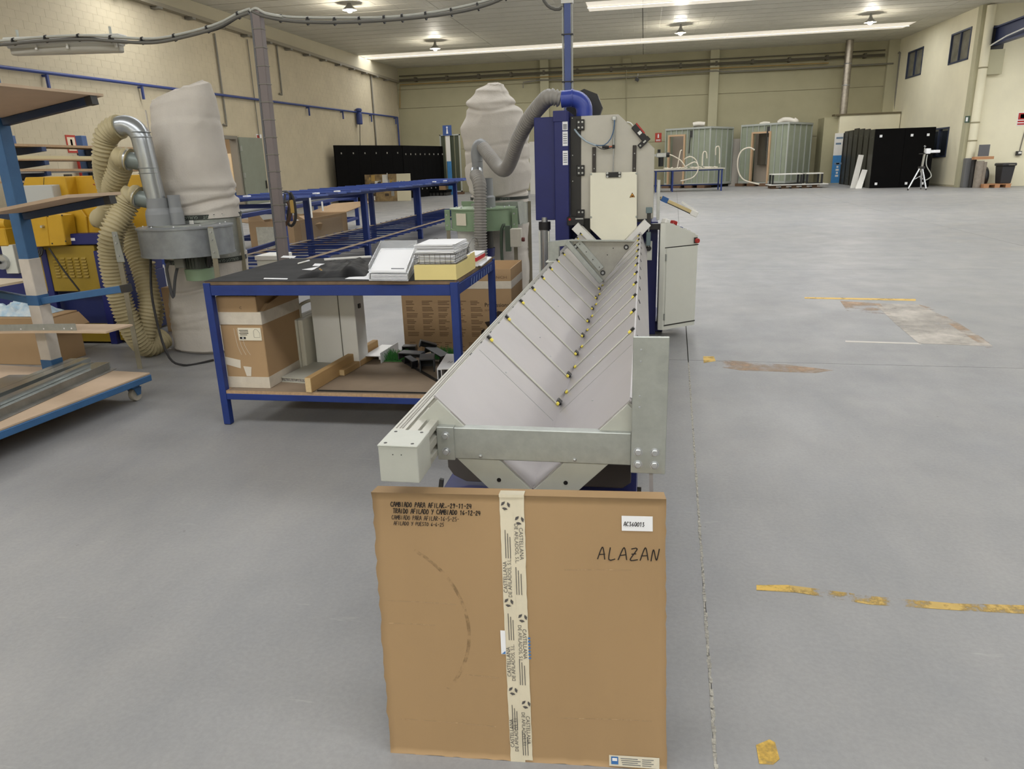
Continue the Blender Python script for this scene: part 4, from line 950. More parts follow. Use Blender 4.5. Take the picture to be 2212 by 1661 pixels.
# black plastic offcuts and green bristles
M_sb = mat('slate_black_plastic', (48,50,54), .45)
blocks = [((-1.43,4.60,.045),(.10,.16,.09),.25,0,'slate grey U shaped cap at the front of the black offcuts'), ((-1.585,4.74,.06),(.17,.09,.05),-.15,.0,'flat black channel offcut behind the slate cap'), ((-1.50,4.86,.105),(.12,.06,.05),.4,.35,'tilted black bracket on top of the offcut heap'),
          ((-1.42,4.80,.06),(.16,.09,.045),-.5,.3,'leaning black strip end at the right of the heap'), ((-1.65,4.90,.05),(.10,.07,.085),.1,0,'small black block at the back left of the heap'), ((-1.56,4.64,.03),(.10,.05,.055),-.7,.2,'black wedge offcut in front of the heap')]
for (c, s_, rz, ry, lab) in blocks:
    R_ = (Matrix.Rotation(rz,3,'Z')@Matrix.Rotation(ry,3,'Y')); c = Vector((c[0],c[1],SH+max(c[2], s_[2]/2+.002+abs(math.sin(ry))*s_[0]/2)))
    b = MB(); w_, d_, h_ = s_; k = .008
    b.boxc(c+R_@Vector((0,0,h_/2-k/2)), (w_,d_,k), R_); b.boxc(c+R_@Vector((-w_/2+k/2,0,-k/2)), (k,d_,h_-k), R_); b.boxc(c+R_@Vector((w_/2-k/2,0,-k/2)), (k,d_,h_-k), R_); b.boxc(c+R_@Vector((0,d_/2-k/2,-k/2)), (w_-2*k,k,h_-k), R_)
    o = b.build('plastic_offcut', M_sb if 'slate' in lab else M_bclip, None, loc=c, bevel=.0015); tag(o, lab, 'offcut', 'black plastic offcuts on the bench shelf')
M_grass = mat('green_bristle', (52,120,52), .7, var=.25, scale=30)
for (c, r, lab) in (((-1.735,4.84), .075, 'green artificial grass tuft left of the black offcuts'), ((-1.40,4.93), .085, 'green artificial grass tuft right behind the black offcuts')):
    b = MB(); q = random.Random(int(c[1]*100))
    for k in range(420):
        x = c[0]+q.uniform(-1,1)*r; y = c[1]+q.uniform(-1,1)*r*.8; h = q.uniform(.03,.075); dx, dy_ = q.uniform(-.03,.03), q.uniform(-.03,.03); w = .0016
        b.add([(x-w,y,SH+.003),(x+w,y,SH+.003),(x+w*.4+dx,y+dy_,SH+h),(x-w*.4+dx,y+dy_,SH+h)], [(0,1,2,3)])
    o = b.box(c[0]-r,c[0]+r,c[1]-r*.8,c[1]+r*.8,SH+.0005,SH+.006).build('grass_tuft', M_grass, None, loc=(c[0],c[1],SH)); tag(o, lab, 'tuft'); 
# --- on the bench top
def sheet_paper(px, lab, cat='paper', name='paper_sheet', h=.0012):
    P = [PZ(x,y,TT+.002) for x, y in px]
    c = sum(P, Vector())/len(P); o = MB().prism([(p.x,p.y,TT+.0005) for p in P], (0,0,h)).build(name, M_paper, None, loc=(c.x,c.y,TT)); tag(o, lab, cat)
sheet_paper([(652,582),(690,584),(726,577),(692,575)], 'larger white paper slip on the bench behind the black bag'); sheet_paper([(675,574),(720,575),(724,570),(680,569)], 'narrow white card strip behind the paper slip')
sheet_paper([(606,556),(635,557),(640,553),(612,552)], 'small white note at the far edge of the bench'); sheet_paper([(569,602),(620,603),(622,601),(571,600)], 'thin white slip at the front left edge of the bench')
sheet_paper([(745,602),(798,603),(800,574),(775,590)], 'white sheet tucked between the bag and the letter tray')
a = PZ(700,560.5,TT+.006); b_ = PZ(802,554,TT+.006)
o = MB().beam(a, b_, .03, .012).build('white_batten', M_white, None, loc=a, bevel=.001); tag(o, 'long thin white batten lying across the back of the bench', 'batten')
a = PZ(645,569,TT+.006); b_ = PZ(668,563,TT+.006); d = (b_-a).normalized(); t = thing('marker_pen', a, 'white marker pen lying on the black bench top', 'pen')
MB().tube([a, a+(b_-a)*.7], .006, 10).build('barrel', M_white, t); MB().tube([a+(b_-a)*.7, b_], .0068, 10).build('cap', M_paper, t); MB().tube([a-d*.012, a], .003, 8).build('tip', M_white, t)
# black plastic bag
M_bag = mat('black_plastic_film', (13,12,13), .5, var=.2, scale=14, bump=.12, bscale=12, spec=.06)
A = [PZ(640,600,TT), PZ(745,602,TT), PZ(800,583,TT), PZ(798,568,TT), PZ(742,560,TT), PZ(702,572,TT)]
nx, ny = 40, 22; vs = []; q = random.Random(2)
pL, pR, pR2, pL2 = PZ(640,601,TT), PZ(790,598,TT), PZ(808,566,TT), PZ(712,566,TT)
from mathutils import noise as _nz
for j in range(ny+1):
    for i in range(nx+1):
        u, v = i/nx, j/ny; p = pL.lerp(pR,u).lerp(pL2.lerp(pR2,u),v)
        e = min(1, 5.5*min(u,1-u,v*1.4,(1-v)*1.4)); n_ = _nz.noise(Vector((u*5,v*3.5,1.3))); n2 = _nz.noise(Vector((u*13,v*9,4)))
        hgt = e*(.026+.016*n_+.006*abs(n2)*2 + .016*math.exp(-((u-.72)/.10)**2) - .012*math.exp(-((u-.60)/.05)**2))
        ed = _nz.noise(Vector((u*6, v*6, 9)))*.02
        vs.append(Vector((p.x+ed*(1-e), p.y+ed*(1-e), TT+.0015+max(0,hgt))))
fs = [(j*(nx+1)+i, j*(nx+1)+i+1, (j+1)*(nx+1)+i+1, (j+1)*(nx+1)+i) for j in range(ny) for i in range(nx)]
c = sum(vs, Vector())/len(vs); t = thing('black_plastic_bag', (c.x,c.y,TT), 'crumpled black plastic bag lying flat on the bench front', 'bag')
MB().add(vs, fs, True).build('film', M_bag, t)
p = PZ(690,584,TT+.045)
for k in range(3): MB().boxc((p.x+k*.013,p.y+.01-k*.02,TT+.052), (.010,.05,.001), Matrix.Rotation(.5,3,'Z')).build('gold_print', mat('gold_print', (196,154,70), .5), t)
# clear letter tray with papers
M_acr = mat('clear_acrylic', (236,238,240), .08, alpha=.26); M_acr2 = mat('acrylic_edge', (226,228,230), .15, alpha=.55)
a0, a1, a2, a3 = PZ(797,607,TT), PZ(882,608,TT), PZ(905,574,TT), PZ(826,574,TT)
t = thing('letter_tray', (a0+a1+a2+a3)/4, 'clear acrylic letter tray leaning up with white papers in it', 'tray')
def tq(u, v, h): 
    p = a0.lerp(a1,u).lerp(a3.lerp(a2,u),v); return Vector((p.x,p.y,TT+h))
def tslab(u0,u1,v0,v1,h0,h1,t_, name, m, hh=None): # sloping slab
    return MB().hexa([tq(u0,v0,h0),tq(u1,v0,h0),tq(u1,v1,h1),tq(u0,v1,h1),tq(u0,v0,h0+t_),tq(u1,v0,h0+t_),tq(u1,v1,h1+t_),tq(u0,v1,h1+t_)]).build(name, m, t)
tslab(0,1,0,1,.002,.002,.004,'lower_tray',M_acr2); tslab(.0,.02,0,1,.006,.05,.03,'tray_side',M_acr); tslab(.98,1,0,1,.006,.05,.03,'tray_side',M_acr)
for k in range(5): tslab(.05,.97,.02,.96,.008+k*.006,.020+k*.008,.003,'paper_sheets',M_paper)
tslab(0,1,.04,1.0,.042,.115,.003,'upper_tray',M_acr2); tslab(0,.015,.04,1.0,.045,.118,.045,'tray_side',M_acr); tslab(.985,1,.04,1.0,.045,.118,.045,'tray_side',M_acr); tslab(0,1,.985,1.0,.118,.118,.05,'tray_back',M_acr)
tslab(.06,.94,.05,.72,.047,.100,.010,'paper_sheets',M_paper); tslab(.06,.94,.30,.88,.062,.110,.006,'paper_sheets',M_paper)
tslab(.55,.88,.10,.13,.0615,.0637,.0006,'print_line',mat('grey_print', (96,98,104)))
# yellow carton tray, wire basket of papers
t = thing('yellow_card_box', (-1.17,4.28,TT), 'shallow yellow cardboard tray at the bench corner under the wire basket', 'box')
M_yb = mat('pale_yellow_card', (224,206,138), .7, var=.03, scale=5)
e = .004; bx0,bx1,by0,by1 = -1.298,-1.048,4.035,4.53; hh = .085
MB().box(bx0,bx1,by0,by0+e,TT+.001,TT+hh).build('front_wall', M_yb, t); MB().box(bx0,bx1,by1-e,by1,TT+.001,TT+hh).build('back_wall', M_yb, t)
MB().box(bx0,bx0+e,by0+e,by1-e,TT+.001,TT+hh).build('side_wall', M_yb, t); MB().prism([(bx1,by0+e,TT+.001),(bx1,by1-e,TT+.001),(bx1,by1-e,TT+hh+.02),(bx1,by1-.12,TT+hh+.02),(bx1,by1-.20,TT+hh),(bx1,by0+e,TT+hh)], (-e,0,0)).build('side_wall', M_yb, t)
MB().box(bx0+e,bx1-e,by0+e,by1-e,TT+.001,TT+.005).build('base', M_yb, t)
MB().box(bx0+.001,bx1-.001,by0+.001,by1-.001,TT+.080,TT+.084).build('inner_board', M_yb, t)
t = thing('wire_basket', (-1.18,4.30,TT+.085), 'grey wire letter basket full of white papers on the yellow tray', 'basket')
M_wire = mat('grey_steel_wire', (120,118,116), .35, .7)
wx0,wx1,wy0,wy1,wz0,wz1 = -1.305,-1.055,4.07,4.42,TT+.087,TT+.145
for z in (wz0,(wz0+wz1)/2,wz1): MB().tube([(wx0,wy0,z),(wx1,wy0,z),(wx1,wy1,z),(wx0,wy1,z),(wx0,wy0,z)], .0016 if z<wz1 else .0024, 6).build('wire_ring', M_wire, t)
b = MB()
for k in range(9): x = wx0+(wx1-wx0)*k/8; b.tube([(x,wy0,wz1),(x,wy0,wz0),(x,wy1,wz0),(x,wy1,wz1)], .0014, 5)
for k in range(10): y = wy0+(wy1-wy0)*k/9; b.tube([(wx0,y,wz1),(wx0,y,wz0),(wx1,y,wz0),(wx1,y,wz1)], .0014, 5)
b.build('wire_grid', M_wire, t, kind='stuff')
for s in (wx0, wx1): wire([(s,4.38,wz1),(s+.02,4.40,wz1+.05),(s+.045,4.43,wz1+.055),(s+.05,4.45,wz1)], .0024, 'wire_handle', M_wire, t)
q = random.Random(8); z = wz0+.003
for k in range(24):
    h_ = q.uniform(.003,.007); dx = q.uniform(-.008,.008); dy2 = q.uniform(-.012,.012); R_ = Matrix.Rotation(q.uniform(-.05,.05),3,'Z')
    o = MB().boxc((-1.18+dx,4.245+dy2,z+h_/2), (.218 if z < wz1 else .232,.31,h_-.0008), R_).build('paper_sheets', M_paper if k % 4 else mat('grey_white_paper', (206,206,210), .8), t); z += h_
    if z > TT+.225: break
p = PY(999,525,4.50)
o = MB().lathe([(.016,0),(.021,.03),(.016,.06)], (p.x,4.47,TT+.215), 12).build('spool', M_bclip, None, loc=(p.x,4.47,TT+.215)); 
bpy.data.objects.remove(o)
# books and papers at the back corner
t = thing('red_spined_catalogue', (-1.10,4.72,TT), 'stack-top catalogue with a red spine at the bench corner', 'book')
MB().box(-1.125,-1.055,4.60,4.86,TT+.030,TT+.070).build('pages', M_paper, t, bevel=.001); MB().box(-1.127,-1.053,4.596,4.862,TT+.034,TT+.058).build('red_band', mat('catalogue_red', (196,40,48), .5), t); MB().box(-1.128,-1.05,4.594,4.866,TT+.070,TT+.074).build('cover', M_paper, t)
t = thing('white_catalogue', (-1.10,4.72,TT), 'white catalogue lying under the red spined one', 'book')
MB().box(-1.13,-1.045,4.585,4.88,TT+.002,TT+.026).build('pages', M_paper, t, bevel=.001); MB().box(-1.132,-1.043,4.583,4.882,TT+.026,TT+.029).build('cover', mat('cream_label', (222,214,194)), t)
sheet_paper([(1034,574),(1040,575),(1062,556),(1046,555)], 'white sheet hanging near the back corner of the bench', h=.006)
# --- big carton on the floor behind the bench
t = thing('large_tool_carton', (-1.45,5.85,0), 'large brown open-topped carton printed with a mitre saw drawing behind the bench', 'carton')
cx0,cx1,cy0,cy1,cz = -1.925,-1.015,5.60,6.15,.775; e = .008
MB().box(cx0,cx1,cy0,cy0+e,0,cz).build('front_wall', M_box, t); MB().box(cx0,cx1,cy1-e,cy1,0,cz).build('back_wall', M_box, t)
MB().box(cx0,cx0+e,cy0+e,cy1-e,0,cz).build('side_wall', M_box, t); MB().box(cx1-e,cx1,cy0+e,cy1-e,0,cz).build('side_wall', M_box, t); MB().box(cx0+e,cx1-e,cy0+e,cy1-e,.0,.3).build('contents', mat('brown_inner', (120,92,60), .9), t)
MB().box(cx0-.002,cx1+.002,cy0-.002,cy1+.002,cz-.155,cz-.095).build('tape_band', M_clear, t)
M_pr = mat('brown_print', (118,92,66), .85)
text('Professional', (-1.235,cy0-.0015,.475), (1,0,0), (0,0,1), .046, M_print, t, 'printed_word', width=.205); text('GCM 12 SDE', (-1.235,cy0-.0015,.44), (1,0,0), (0,0,1), .022, M_pr, t, 'printed_word', width=.11)
text('30 INCH', (-1.20,cy0-.0015,.70), (1,0,0), (0,0,1), .03, M_pr, t, 'printed_word', width=.15)
q = random.Random(4); b = MB()
for c_ in range(5):
    for r_ in range(6):
        for l_ in range(3): x = -1.89+c_*.135; z = .52-r_*.052-l_*.013; b.box(x, x+q.uniform(.05,.10), cy0-.0012, cy0, z-.003, z+.003)
for c_ in range(6):
    for l_ in range(6): x = -1.88+c_*.10; z = .175-l_*.016; b.box(x, x+q.uniform(.025,.075), cy0-.0012, cy0, z-.003, z+.003)
b.build('printed_text', M_pr, t, kind='stuff')
dr_ = mat('dark_saw_print', (48,36,28), .85)
def pr(pts, m=dr_): MB().prism([(-1.32+x,cy0,.20+z) for x, z in pts], (0,-.0014,0)).build('saw_drawing', m, t)
pr([(.17,.22),(.19,.24),(.25,.235),(.265,.20),(.25,.15),(.30,.14),(.31,.10),(.24,.10),(.235,.06),(.19,.06),(.18,.12),(.19,.19)]); pr([(.08,.15),(.13,.16),(.15,.12),(.11,.10)]); pr([(.02,.0),(.10,.02),(.16,.0),(.16,-.015),(.02,-.015)])
pr([(.12,.10),(.17,.11),(.17,.03),(.14,.02)]); pr([(.05,.08),(.08,.10),(.06,.02),(.045,.02)])
# ================================================================== trolley with cantilever arms, left edge
TM = Matrix.Translation((-3.50,4.53,0)) @ Matrix.Rotation(math.radians(-5.3),4,'Z')   # local origin: far right corner of the deck
t = thing('panel_trolley', TM@Vector((-1,-1,0)), 'blue cantilever trolley on castors with a hardboard deck and tilted arms', 'trolley')
M_tb = mat('trolley_blue_paint', (56,100,146), .5, var=.12, scale=7, bump=.05); M_tbd = mat('trolley_blue_in_shade', (28,46,74), .5, var=.15, scale=6); M_wp = mat('chipped_white_paint', (204,196,186), .6, var=.08, scale=9, bump=.1)
DZ = .19; LW, LL = 1.75, 3.0
MB(TM).box(-.05,0,-LL,0,DZ-.06,DZ-.014).build('deck_frame', M_tb, t, bevel=.004); MB(TM).box(-LW,-.05,-.05,0,DZ-.06,DZ-.014).build('deck_frame', M_tb, t, bevel=.004); MB(TM).box(-LW,-LW+.05,-LL,-.05,DZ-.06,DZ-.014).build('deck_frame', M_tb, t, bevel=.004); MB(TM).box(-LW+.05,-.05,-LL,-LL+.05,DZ-.06,DZ-.014).build('deck_frame', M_tb, t, bevel=.004)
MB(TM).box(-.80,-.008,-LL,-.004,DZ-.014,DZ).build('deck_board', M_mdf, t, bevel=.002); MB(TM).box(-LW,-.84,-LL,-.02,DZ-.014,DZ+.004).build('deck_board', M_mdf, t, bevel=.002)
for (x, y) in ((-.09,-.10),(-LW+.09,-.10),(-.09,-LL+.12),(-LW+.09,-LL+.12)):
    c = MB(TM).box(x-.03,x+.03,y-.035,y+.035,.10,.13).build('castor', M_tb, t)
    MB(TM).prism([(x-.034,y-.025,.10),(x-.034,y+.045,.10),(x-.034,y+.03,.045),(x-.034,y+.0,.045)], (.006,0,0)).build('castor_fork', M_tb, c); MB(TM).prism([(x+.028,y-.025,.10),(x+.028,y+.045,.10),(x+.028,y+.03,.045),(x+.028,y+.0,.045)], (.006,0,0)).build('castor_fork', M_tb, c)
    MB(TM).lathe([(.030,-.018),(.048,-.018),(.0505,-.010),(.0505,.010),(.048,.018),(.030,.018)], (x,y+.012,.0505), 24, 'X').build('castor_wheel', mat('worn_grey_wheel', (176,168,154), .6, var=.15, scale=20), c); MB(TM).lathe([(.016,-.026),(.016,.026)], (x,y+.012,.0505), 12, 'X').build('wheel_hub', M_galv, c)
def post(py):
    x = -.82
    MB(TM).box(x-.045,x+.045,py-.045,py+.045,DZ+.004,2.25).build('post', M_tb, t, bevel=.004)
    MB(TM).box(x-.049,x+.049,py-.049,py+.049,DZ+.03,1.02).build('post_sleeve', M_wp, t, bevel=.004)
    for z in (DZ+.05, .72): MB(TM).box(x-.051,x+.051,py-.051,py+.051,z-.035 if z>.5 else z-.045,z+.04).build('post_collar', M_tb, t, bevel=.003)
    return x
tl_ = math.tan(math.radians(7.6))
for py in (-.06, -2.1):
    x = post(py)
    for z in (.715, 1.312, 1.935):
        for s in (1, -1):
            a = Vector((x+s*.05,py,z)); b_ = Vector((x+s*.82,py,z+.77*tl_))
            arm = MB(TM).beam(a, b_, .05, .048).build('arm', M_tb if z < 1 else M_tbd, t, bevel=.003)  # upper arms: shade under the boards put into a darker blue
            MB(TM).beam(b_-(b_-a).normalized()*.05, b_+Vector((s*.002,0,0)), .054,.054).build('arm_end', M_dark, arm)
def rack_board(z, x0, x1, y0, y1, lab, m=M_mdf, th_=.016, sag=0.0):
    tt = thing('hardboard_sheet', TM@Vector(((x0+x1)/2,(y0+y1)/2,z)), lab, 'board')
    za = z + (x0+.77)*tl_+.026; zb_ = z + (x1+.77)*tl_+.026
    rings = MB(TM); n = 6
    for k in range(n):
        f0, f1 = k/n, (k+1)/n; ya, yb = y0+(y1-y0)*f0, y0+(y1-y0)*f1; s0, s1 = -sag*math.sin(math.pi*f0), -sag*math.sin(math.pi*f1)
        rings.hexa([(x0,ya,za+s0),(x1,ya,zb_+s0),(x1,yb,zb_+s1),(x0,yb,za+s1),(x0,ya,za+s0+th_),(x1,ya,zb_+s0+th_),(x1,yb,zb_+s1+th_),(x0,yb,za+s1+th_)])
    rings.build('sheet', m, tt)
rack_board(1.935, -.765, .004, -2.6, .02, 'brown hardboard sheet on the top arm of the trolley'); rack_board(1.312, -.765, -.0, -.42, .02, 'hardboard sheet on the middle arm of the trolley', th_=.020)
tt = MB(TM).box(-1.66,-.90,-.5,.02,.845,.861).build('hardboard_sheet', mat('pale_hardboard', (206,190,164), .7), None, loc=TM@Vector((-1.3,-.2,.845))); tag(tt, 'pale board on the lower left arm of the trolley', 'board')
# cross board low down with a galvanised channel on it
tt = thing('cross_board', TM@Vector((-.6,-.30,.545)), 'thin warped board lying across low on the trolley, under a channel', 'board')
b = MB(TM)
for k in range(10):
    f0, f1 = k/10, (k+1)/10; xa, xb = -1.5+1.53*f0, -1.5+1.53*f1; za, zb_ = .50+.062*f0+.010*math.sin(3.1*f0), .50+.062*f1+.010*math.sin(3.1*f1)
    b.hexa([(xa,-.36,za),(xb,-.36,zb_),(xb,-.12,zb_),(xa,-.12,za),(xa,-.36,za+.012),(xb,-.36,zb_+.012),(xb,-.12,zb_+.012),(xa,-.12,za+.012)])
b.build('board', M_mdf, tt); MB(TM).box(-1.45,-1.38,-.37,-.30,DZ+.004,.498).build('support_block', M_dark, tt)
tt = thing('galvanised_channel', TM@Vector((-.8,-.30,.58)), 'perforated galvanised channel lying on the cross board', 'channel')
a = TM@Vector((-1.5,-.33,.512+.028)); b_ = TM@Vector((-.24,-.33,.557+.032)); MB().beam(a, b_, .004, .055).beam(a+Vector((0,.03,-.026)), b_+Vector((0,.03,-.026)), .06,.004).build('channel', M_galv, tt)
for f in (.30,.62,.78,.92,.97): p = a.lerp(b_, f); MB().lathe([(.005,0),(.005,-.002)], (p.x,p.y-.002,p.z-.005), 8, 'Y').build('hole', M_paper, tt)
# steel sections stacked on the deck
def lsec(x0, y1, L_, w, h_, lab, kind, dz=0.0, rot=0.0, m=mat('shiny_section_zinc', (176,180,178), .25, .85, var=.10, scale=10)):
    P = Matrix.Rotation(rot,4,'Z'); MM = TM @ Matrix.Translation((x0,y1,DZ+dz+.001)) @ P
    b = MB(MM)
    if kind == 'L': b.box(0,.003,-L_,0,0,h_).box(.003,w,-L_,0,0,.003)
    elif kind == 'U': b.box(0,.003,-L_,0,0,h_).box(w-.003,w,-L_,0,0,h_).box(.003,w-.003,-L_,0,h_-.003,h_)
    else: b.box(0,w,-L_,0,0,h_)
    o = b.build('steel_section', m, None, loc=MM@Vector((w/2,-L_/2,0))); tag(o, lab, 'section', 'steel sections on the trolley deck')
lsec(-.395,.03,2.0,.055,.05,'dull L section nearest the right edge of the deck','L',rot=.188,m=mat('dull_steel', (140,138,132), .45, .6, var=.15, scale=12))
lsec(-.52,.04,2.2,.11,.045,'wide galvanised channel beside the dull L section','U',rot=.188); lsec(-.685,.02,2.3,.14,.04,'wide galvanised channel second from the deck edge','U',rot=.188); lsec(-.66,.04,2.2,.08,.032,'narrow channel lying on the second wide channel','U',dz=.042,rot=.18)
lsec(-.762,.05,2.4,.055,.062,'tall narrow section beside the white post foot','U',rot=.188); lsec(-.49,-.10,2.0,.05,.03,'small channel on top of the wide galvanised channel','U',dz=.047,rot=.20); lsec(-.90,-.35,2.2,.16,.04,'wide galvanised channel left of the tall narrow section','U',rot=.188)
tt = MB(TM).box(-1.7,-1.12,-2.2,-.42,DZ+.03,DZ+.05).build('brown_board', mat('brown_faced_board', (148,116,92), .7, var=.08, scale=4), None, loc=TM@Vector((-1.2,-1.2,DZ+.03))); tag(tt, 'brown faced board lying on the left half of the deck', 'board')
b = MB(TM).box(-1.5,-1.44,-2,-.5,DZ+.0045,DZ+.0295).box(-1.20,-1.14,-2,-.5,DZ+.0045,DZ+.0295).build('board_spacer', M_wood, tt)
# ================================================================== ribbed hoses and dust collectors
M_bagc = mat('grey_felt_bag', (198,191,182), .95, var=.05, scale=5, bump=.25, bscale=60); M_hose = mat('beige_ribbed_hose', (186,172,134), .55, var=.05, scale=8)
M_hoseg = mat('grey_ribbed_hose', (150,146,140), .5, var=.05, scale=8); M_pvc = mat('grey_pvc', (138,140,142), .4); M_leg = mat('olive_angle_leg', (138,130,110), .6, var=.1, scale=8)
M_band = mat('black_strap_band', (40,44,40), .6); M_green = mat('green_enamel', (136,158,128), .4, var=.06, scale=6); M_duct = mat('spiral_duct_zinc', (176,180,184), .28, .8, var=.08, scale=9)
def felt(name, cx, cy, prof, parent, seed, n=72, folds=(), slant=0.0, sub=12):
    """closed cloth bag: prof = (z, rx, ry, dx, dy) stations"""
    rings = []; sd = seed*3.7
    st = []
    for a, b in zip(prof, prof[1:]):
        for k in range(sub):
            f = k/sub; f = f*f*(3-2*f); st.append([a[i]+(b[i]-a[i])*(k/sub if i == 0 else f) for i in range(5)])
    st.append(list(prof[-1]))
    z0, z1 = prof[0][0], prof[-1][0]
    for (z, rx, ry, dx, dy) in st:
        ring = []
        for k in range(n):
            a = 2*math.pi*k/n; t_ = (z-z0)/(z1-z0)
            ca, sa = math.cos(a), math.sin(a); q1 = _nz.noise(Vector((ca*1.6+sd, sa*1.6, z*2.2))); q2 = _nz.noise(Vector((ca*3.2+sd+.6*q1, sa*3.2, z*5.5+1.2*a+2*q1)))
            w = 1 + .05*q1 + .030*(1-abs(q2)*3.2 if abs(q2) < .31 else 0)*(.5+q1) + .012*_nz.noise(Vector((ca*7+sd, sa*7, z*10)))
            for (zf, amp, ph, wid) in folds:
                zz = zf + .035*math.sin(a*1.0+ph) + .02*math.sin(2.3*a+ph*2)
                w += amp*math.exp(-((z-zz)/wid)**2)
            sl = max(0, (t_-.80)/.20)**1.0; ring.append(Vector((cx+dx+rx*w*ca, cy+dy+ry*w*sa, z + sl*slant*rx*ca + .02*sl*q2)))
        rings.append(ring)
    return MB().loft(rings, True, True).build(name, M_bagc, parent)
def band(cx, cy, r, z0, z1, m, name, parent, ry=None):
    return MB().lathe([(r,z0),(r+.003,z0),(r+.003,z1),(r,z1)], (cx,cy,0), 40, caps=False).build(name, m, parent)
def around_text(body, cx, cy, r, z, h, a0, parent, flip=False, m=None):
    """letters set round a drum, centred on bearing a0 (radians)"""
    def surf(p):
        a = a0 + (p.x)/r; return Vector((cx+(r+.0025)*math.cos(a), cy+(r+.0025)*math.sin(a), z+p.z))
    w = h*.74*len(body)
    if flip: return text(body, (w/2, 0, h), (-1,0,0), (0,0,-1), h*1.3, m, parent, 'band_lettering', width=w, surf=surf)
    return text(body, (-w/2, 0, 0), (1,0,0), (0,0,1), h*1.3, m, parent, 'band_lettering', width=w, surf=surf)
M_bl = mat('band_lettering_grey', (150,158,146), .6)
# ---- left collector
dc = (-3.80, 5.66); rc2 = (-3.93, 6.10)
t = thing('dust_collector', (-3.85,5.9,0), 'galvanised dust collector with tall beige felt bags and three beige hoses', 'dust collector')
fan = MB().lathe([(.37,.915),(.375,.915),(.375,.93),(.37,.93),(.37,1.135),(.382,1.137),(.382,1.150),(.20,1.155),(.0,1.155)], (dc[0],dc[1],0), 40).build('fan_housing', mat('drum_galvanised', (150,154,158), .4, .5, var=.12, scale=14), t)
MB().lathe([(.25,1.154),(.25,1.162),(.12,1.162)], (dc[0],dc[1],0), 32, caps=False).build('inlet_ring', M_galv, fan)
src = None
for k in range(10):
    a = k*.628; MB().lathe([(.008,1.158),(.006,1.166)], (dc[0]+.32*math.cos(a),dc[1]+.32*math.sin(a),0), 8).build('bolt', M_zinc, fan)
mot = MB().lathe([(.10,.915),(.10,.80)][::-1], (dc[0]+.10,dc[1]-.05,0), 20).build('motor', mat('dark_motor_green', (72,76,68), .5), t)
for k in range(24): a = k*.2618; MB().boxc((dc[0]+.10+.105*math.cos(a),dc[1]-.05+.105*math.sin(a),.86), (.014,.004,.10), Matrix.Rotation(a,3,'Z')).build('fin', mat('dark_motor_green', (72,76,68)), mot)
MB().lathe([(.09,.70),(.112,.705),(.118,.79),(.11,.80)], (dc[0]+.10,dc[1]-.05,0), 24).build('motor_cowl', M_green, mot); MB().boxc((dc[0]+.0,dc[1]-.14,.855), (.09,.06,.08)).build('terminal_box', mat('grey_terminal_box', (130,130,122), .5), mot, bevel=.006)
ring = MB().lathe([(.335,.845),(.345,.845),(.345,1.21),(.335,1.21)], (rc2[0],rc2[1],0), 40, caps=False).build('bag_ring', M_galv, t)
MB().hexa([(dc[0]-.1,dc[1]+.2,.93),(dc[0]+.36,dc[1]+.0,.93),(rc2[0]+.3,rc2[1],.93),(rc2[0]-.2,rc2[1]-.1,.93),(dc[0]-.1,dc[1]+.2,1.13),(dc[0]+.36,dc[1],1.13),(rc2[0]+.3,rc2[1],1.13),(rc2[0]-.2,rc2[1]-.1,1.13)]).build('outlet_duct', M_galv, t)
ub = felt('upper_bag', rc2[0], rc2[1], [(1.19,.348,.34,0,0),(1.27,.342,.33,.0,0),(1.36,.345,.31,.005,0),(1.62,.315,.29,.005,0),(1.95,.29,.26,.0,0),(2.14,.285,.21,-.005,0),(2.225,.275,.16,-.005,0),(2.255,.22,.08,.0,0),(2.262,.02,.02,.0,0)], t, 1, slant=.30, folds=((1.33,-.10,.4,.018),(1.40,-.075,1.4,.016),(1.29,.035,0,.02),(1.46,.03,2.2,.03),(2.0,-.03,2,.03)))
MB().tube([(rc2[0]-.30,rc2[1]-.10,2.10),(rc2[0]-.275,rc2[1]-.14,1.75),(rc2[0]-.315,rc2[1]-.13,1.40)], .006, 6).build('bag_seam', M_bagc, ub)
lowb = felt('lower_bag', rc2[0]-.0, rc2[1], [(.004,.33,.33,-.02,0),(.03,.375,.36,-.02,0),(.18,.372,.37,-.02,0),(.36,.362,.36,-.02,0),(.52,.355,.35,-.01,0),(.62,.34,.34,0,0),(.74,.345,.34,0,0),(.87,.346,.346,0,0)], t, 2, folds=((.30,-.02,1,.012),(.20,-.015,2,.012),(.42,-.02,.4,.014),(.60,-.07,.6,.02)))
bd = band(rc2[0],rc2[1],.350,1.185,1.225,M_band,'strap_band',t); bd2 = band(rc2[0],rc2[1],.350,.805,.845,M_band,'strap_band',t)
for a in (-1.75,-1.25,-.75,-.35): around_text('GUILLOT', rc2[0],rc2[1],.353,1.19,.026,a,bd,True,M_bl); around_text('GUILLOT', rc2[0],rc2[1],.353,.81,.026,a,bd2,True,M_bl)
MB().boxc((rc2[0]+.13,rc2[1]-.345,1.15), (.04,.012,.07)).build('strap_clip', M_white, t, bevel=.004)
def angle_leg(x, y, z1, parent, sx=1, m=M_leg, z0=0.0, w=.045):
    return MB().box(x, x+sx*w, y, y+.005, z0, z1).box(x, x+sx*.005, y+.005, y+w, z0, z1).build('leg', m, parent)
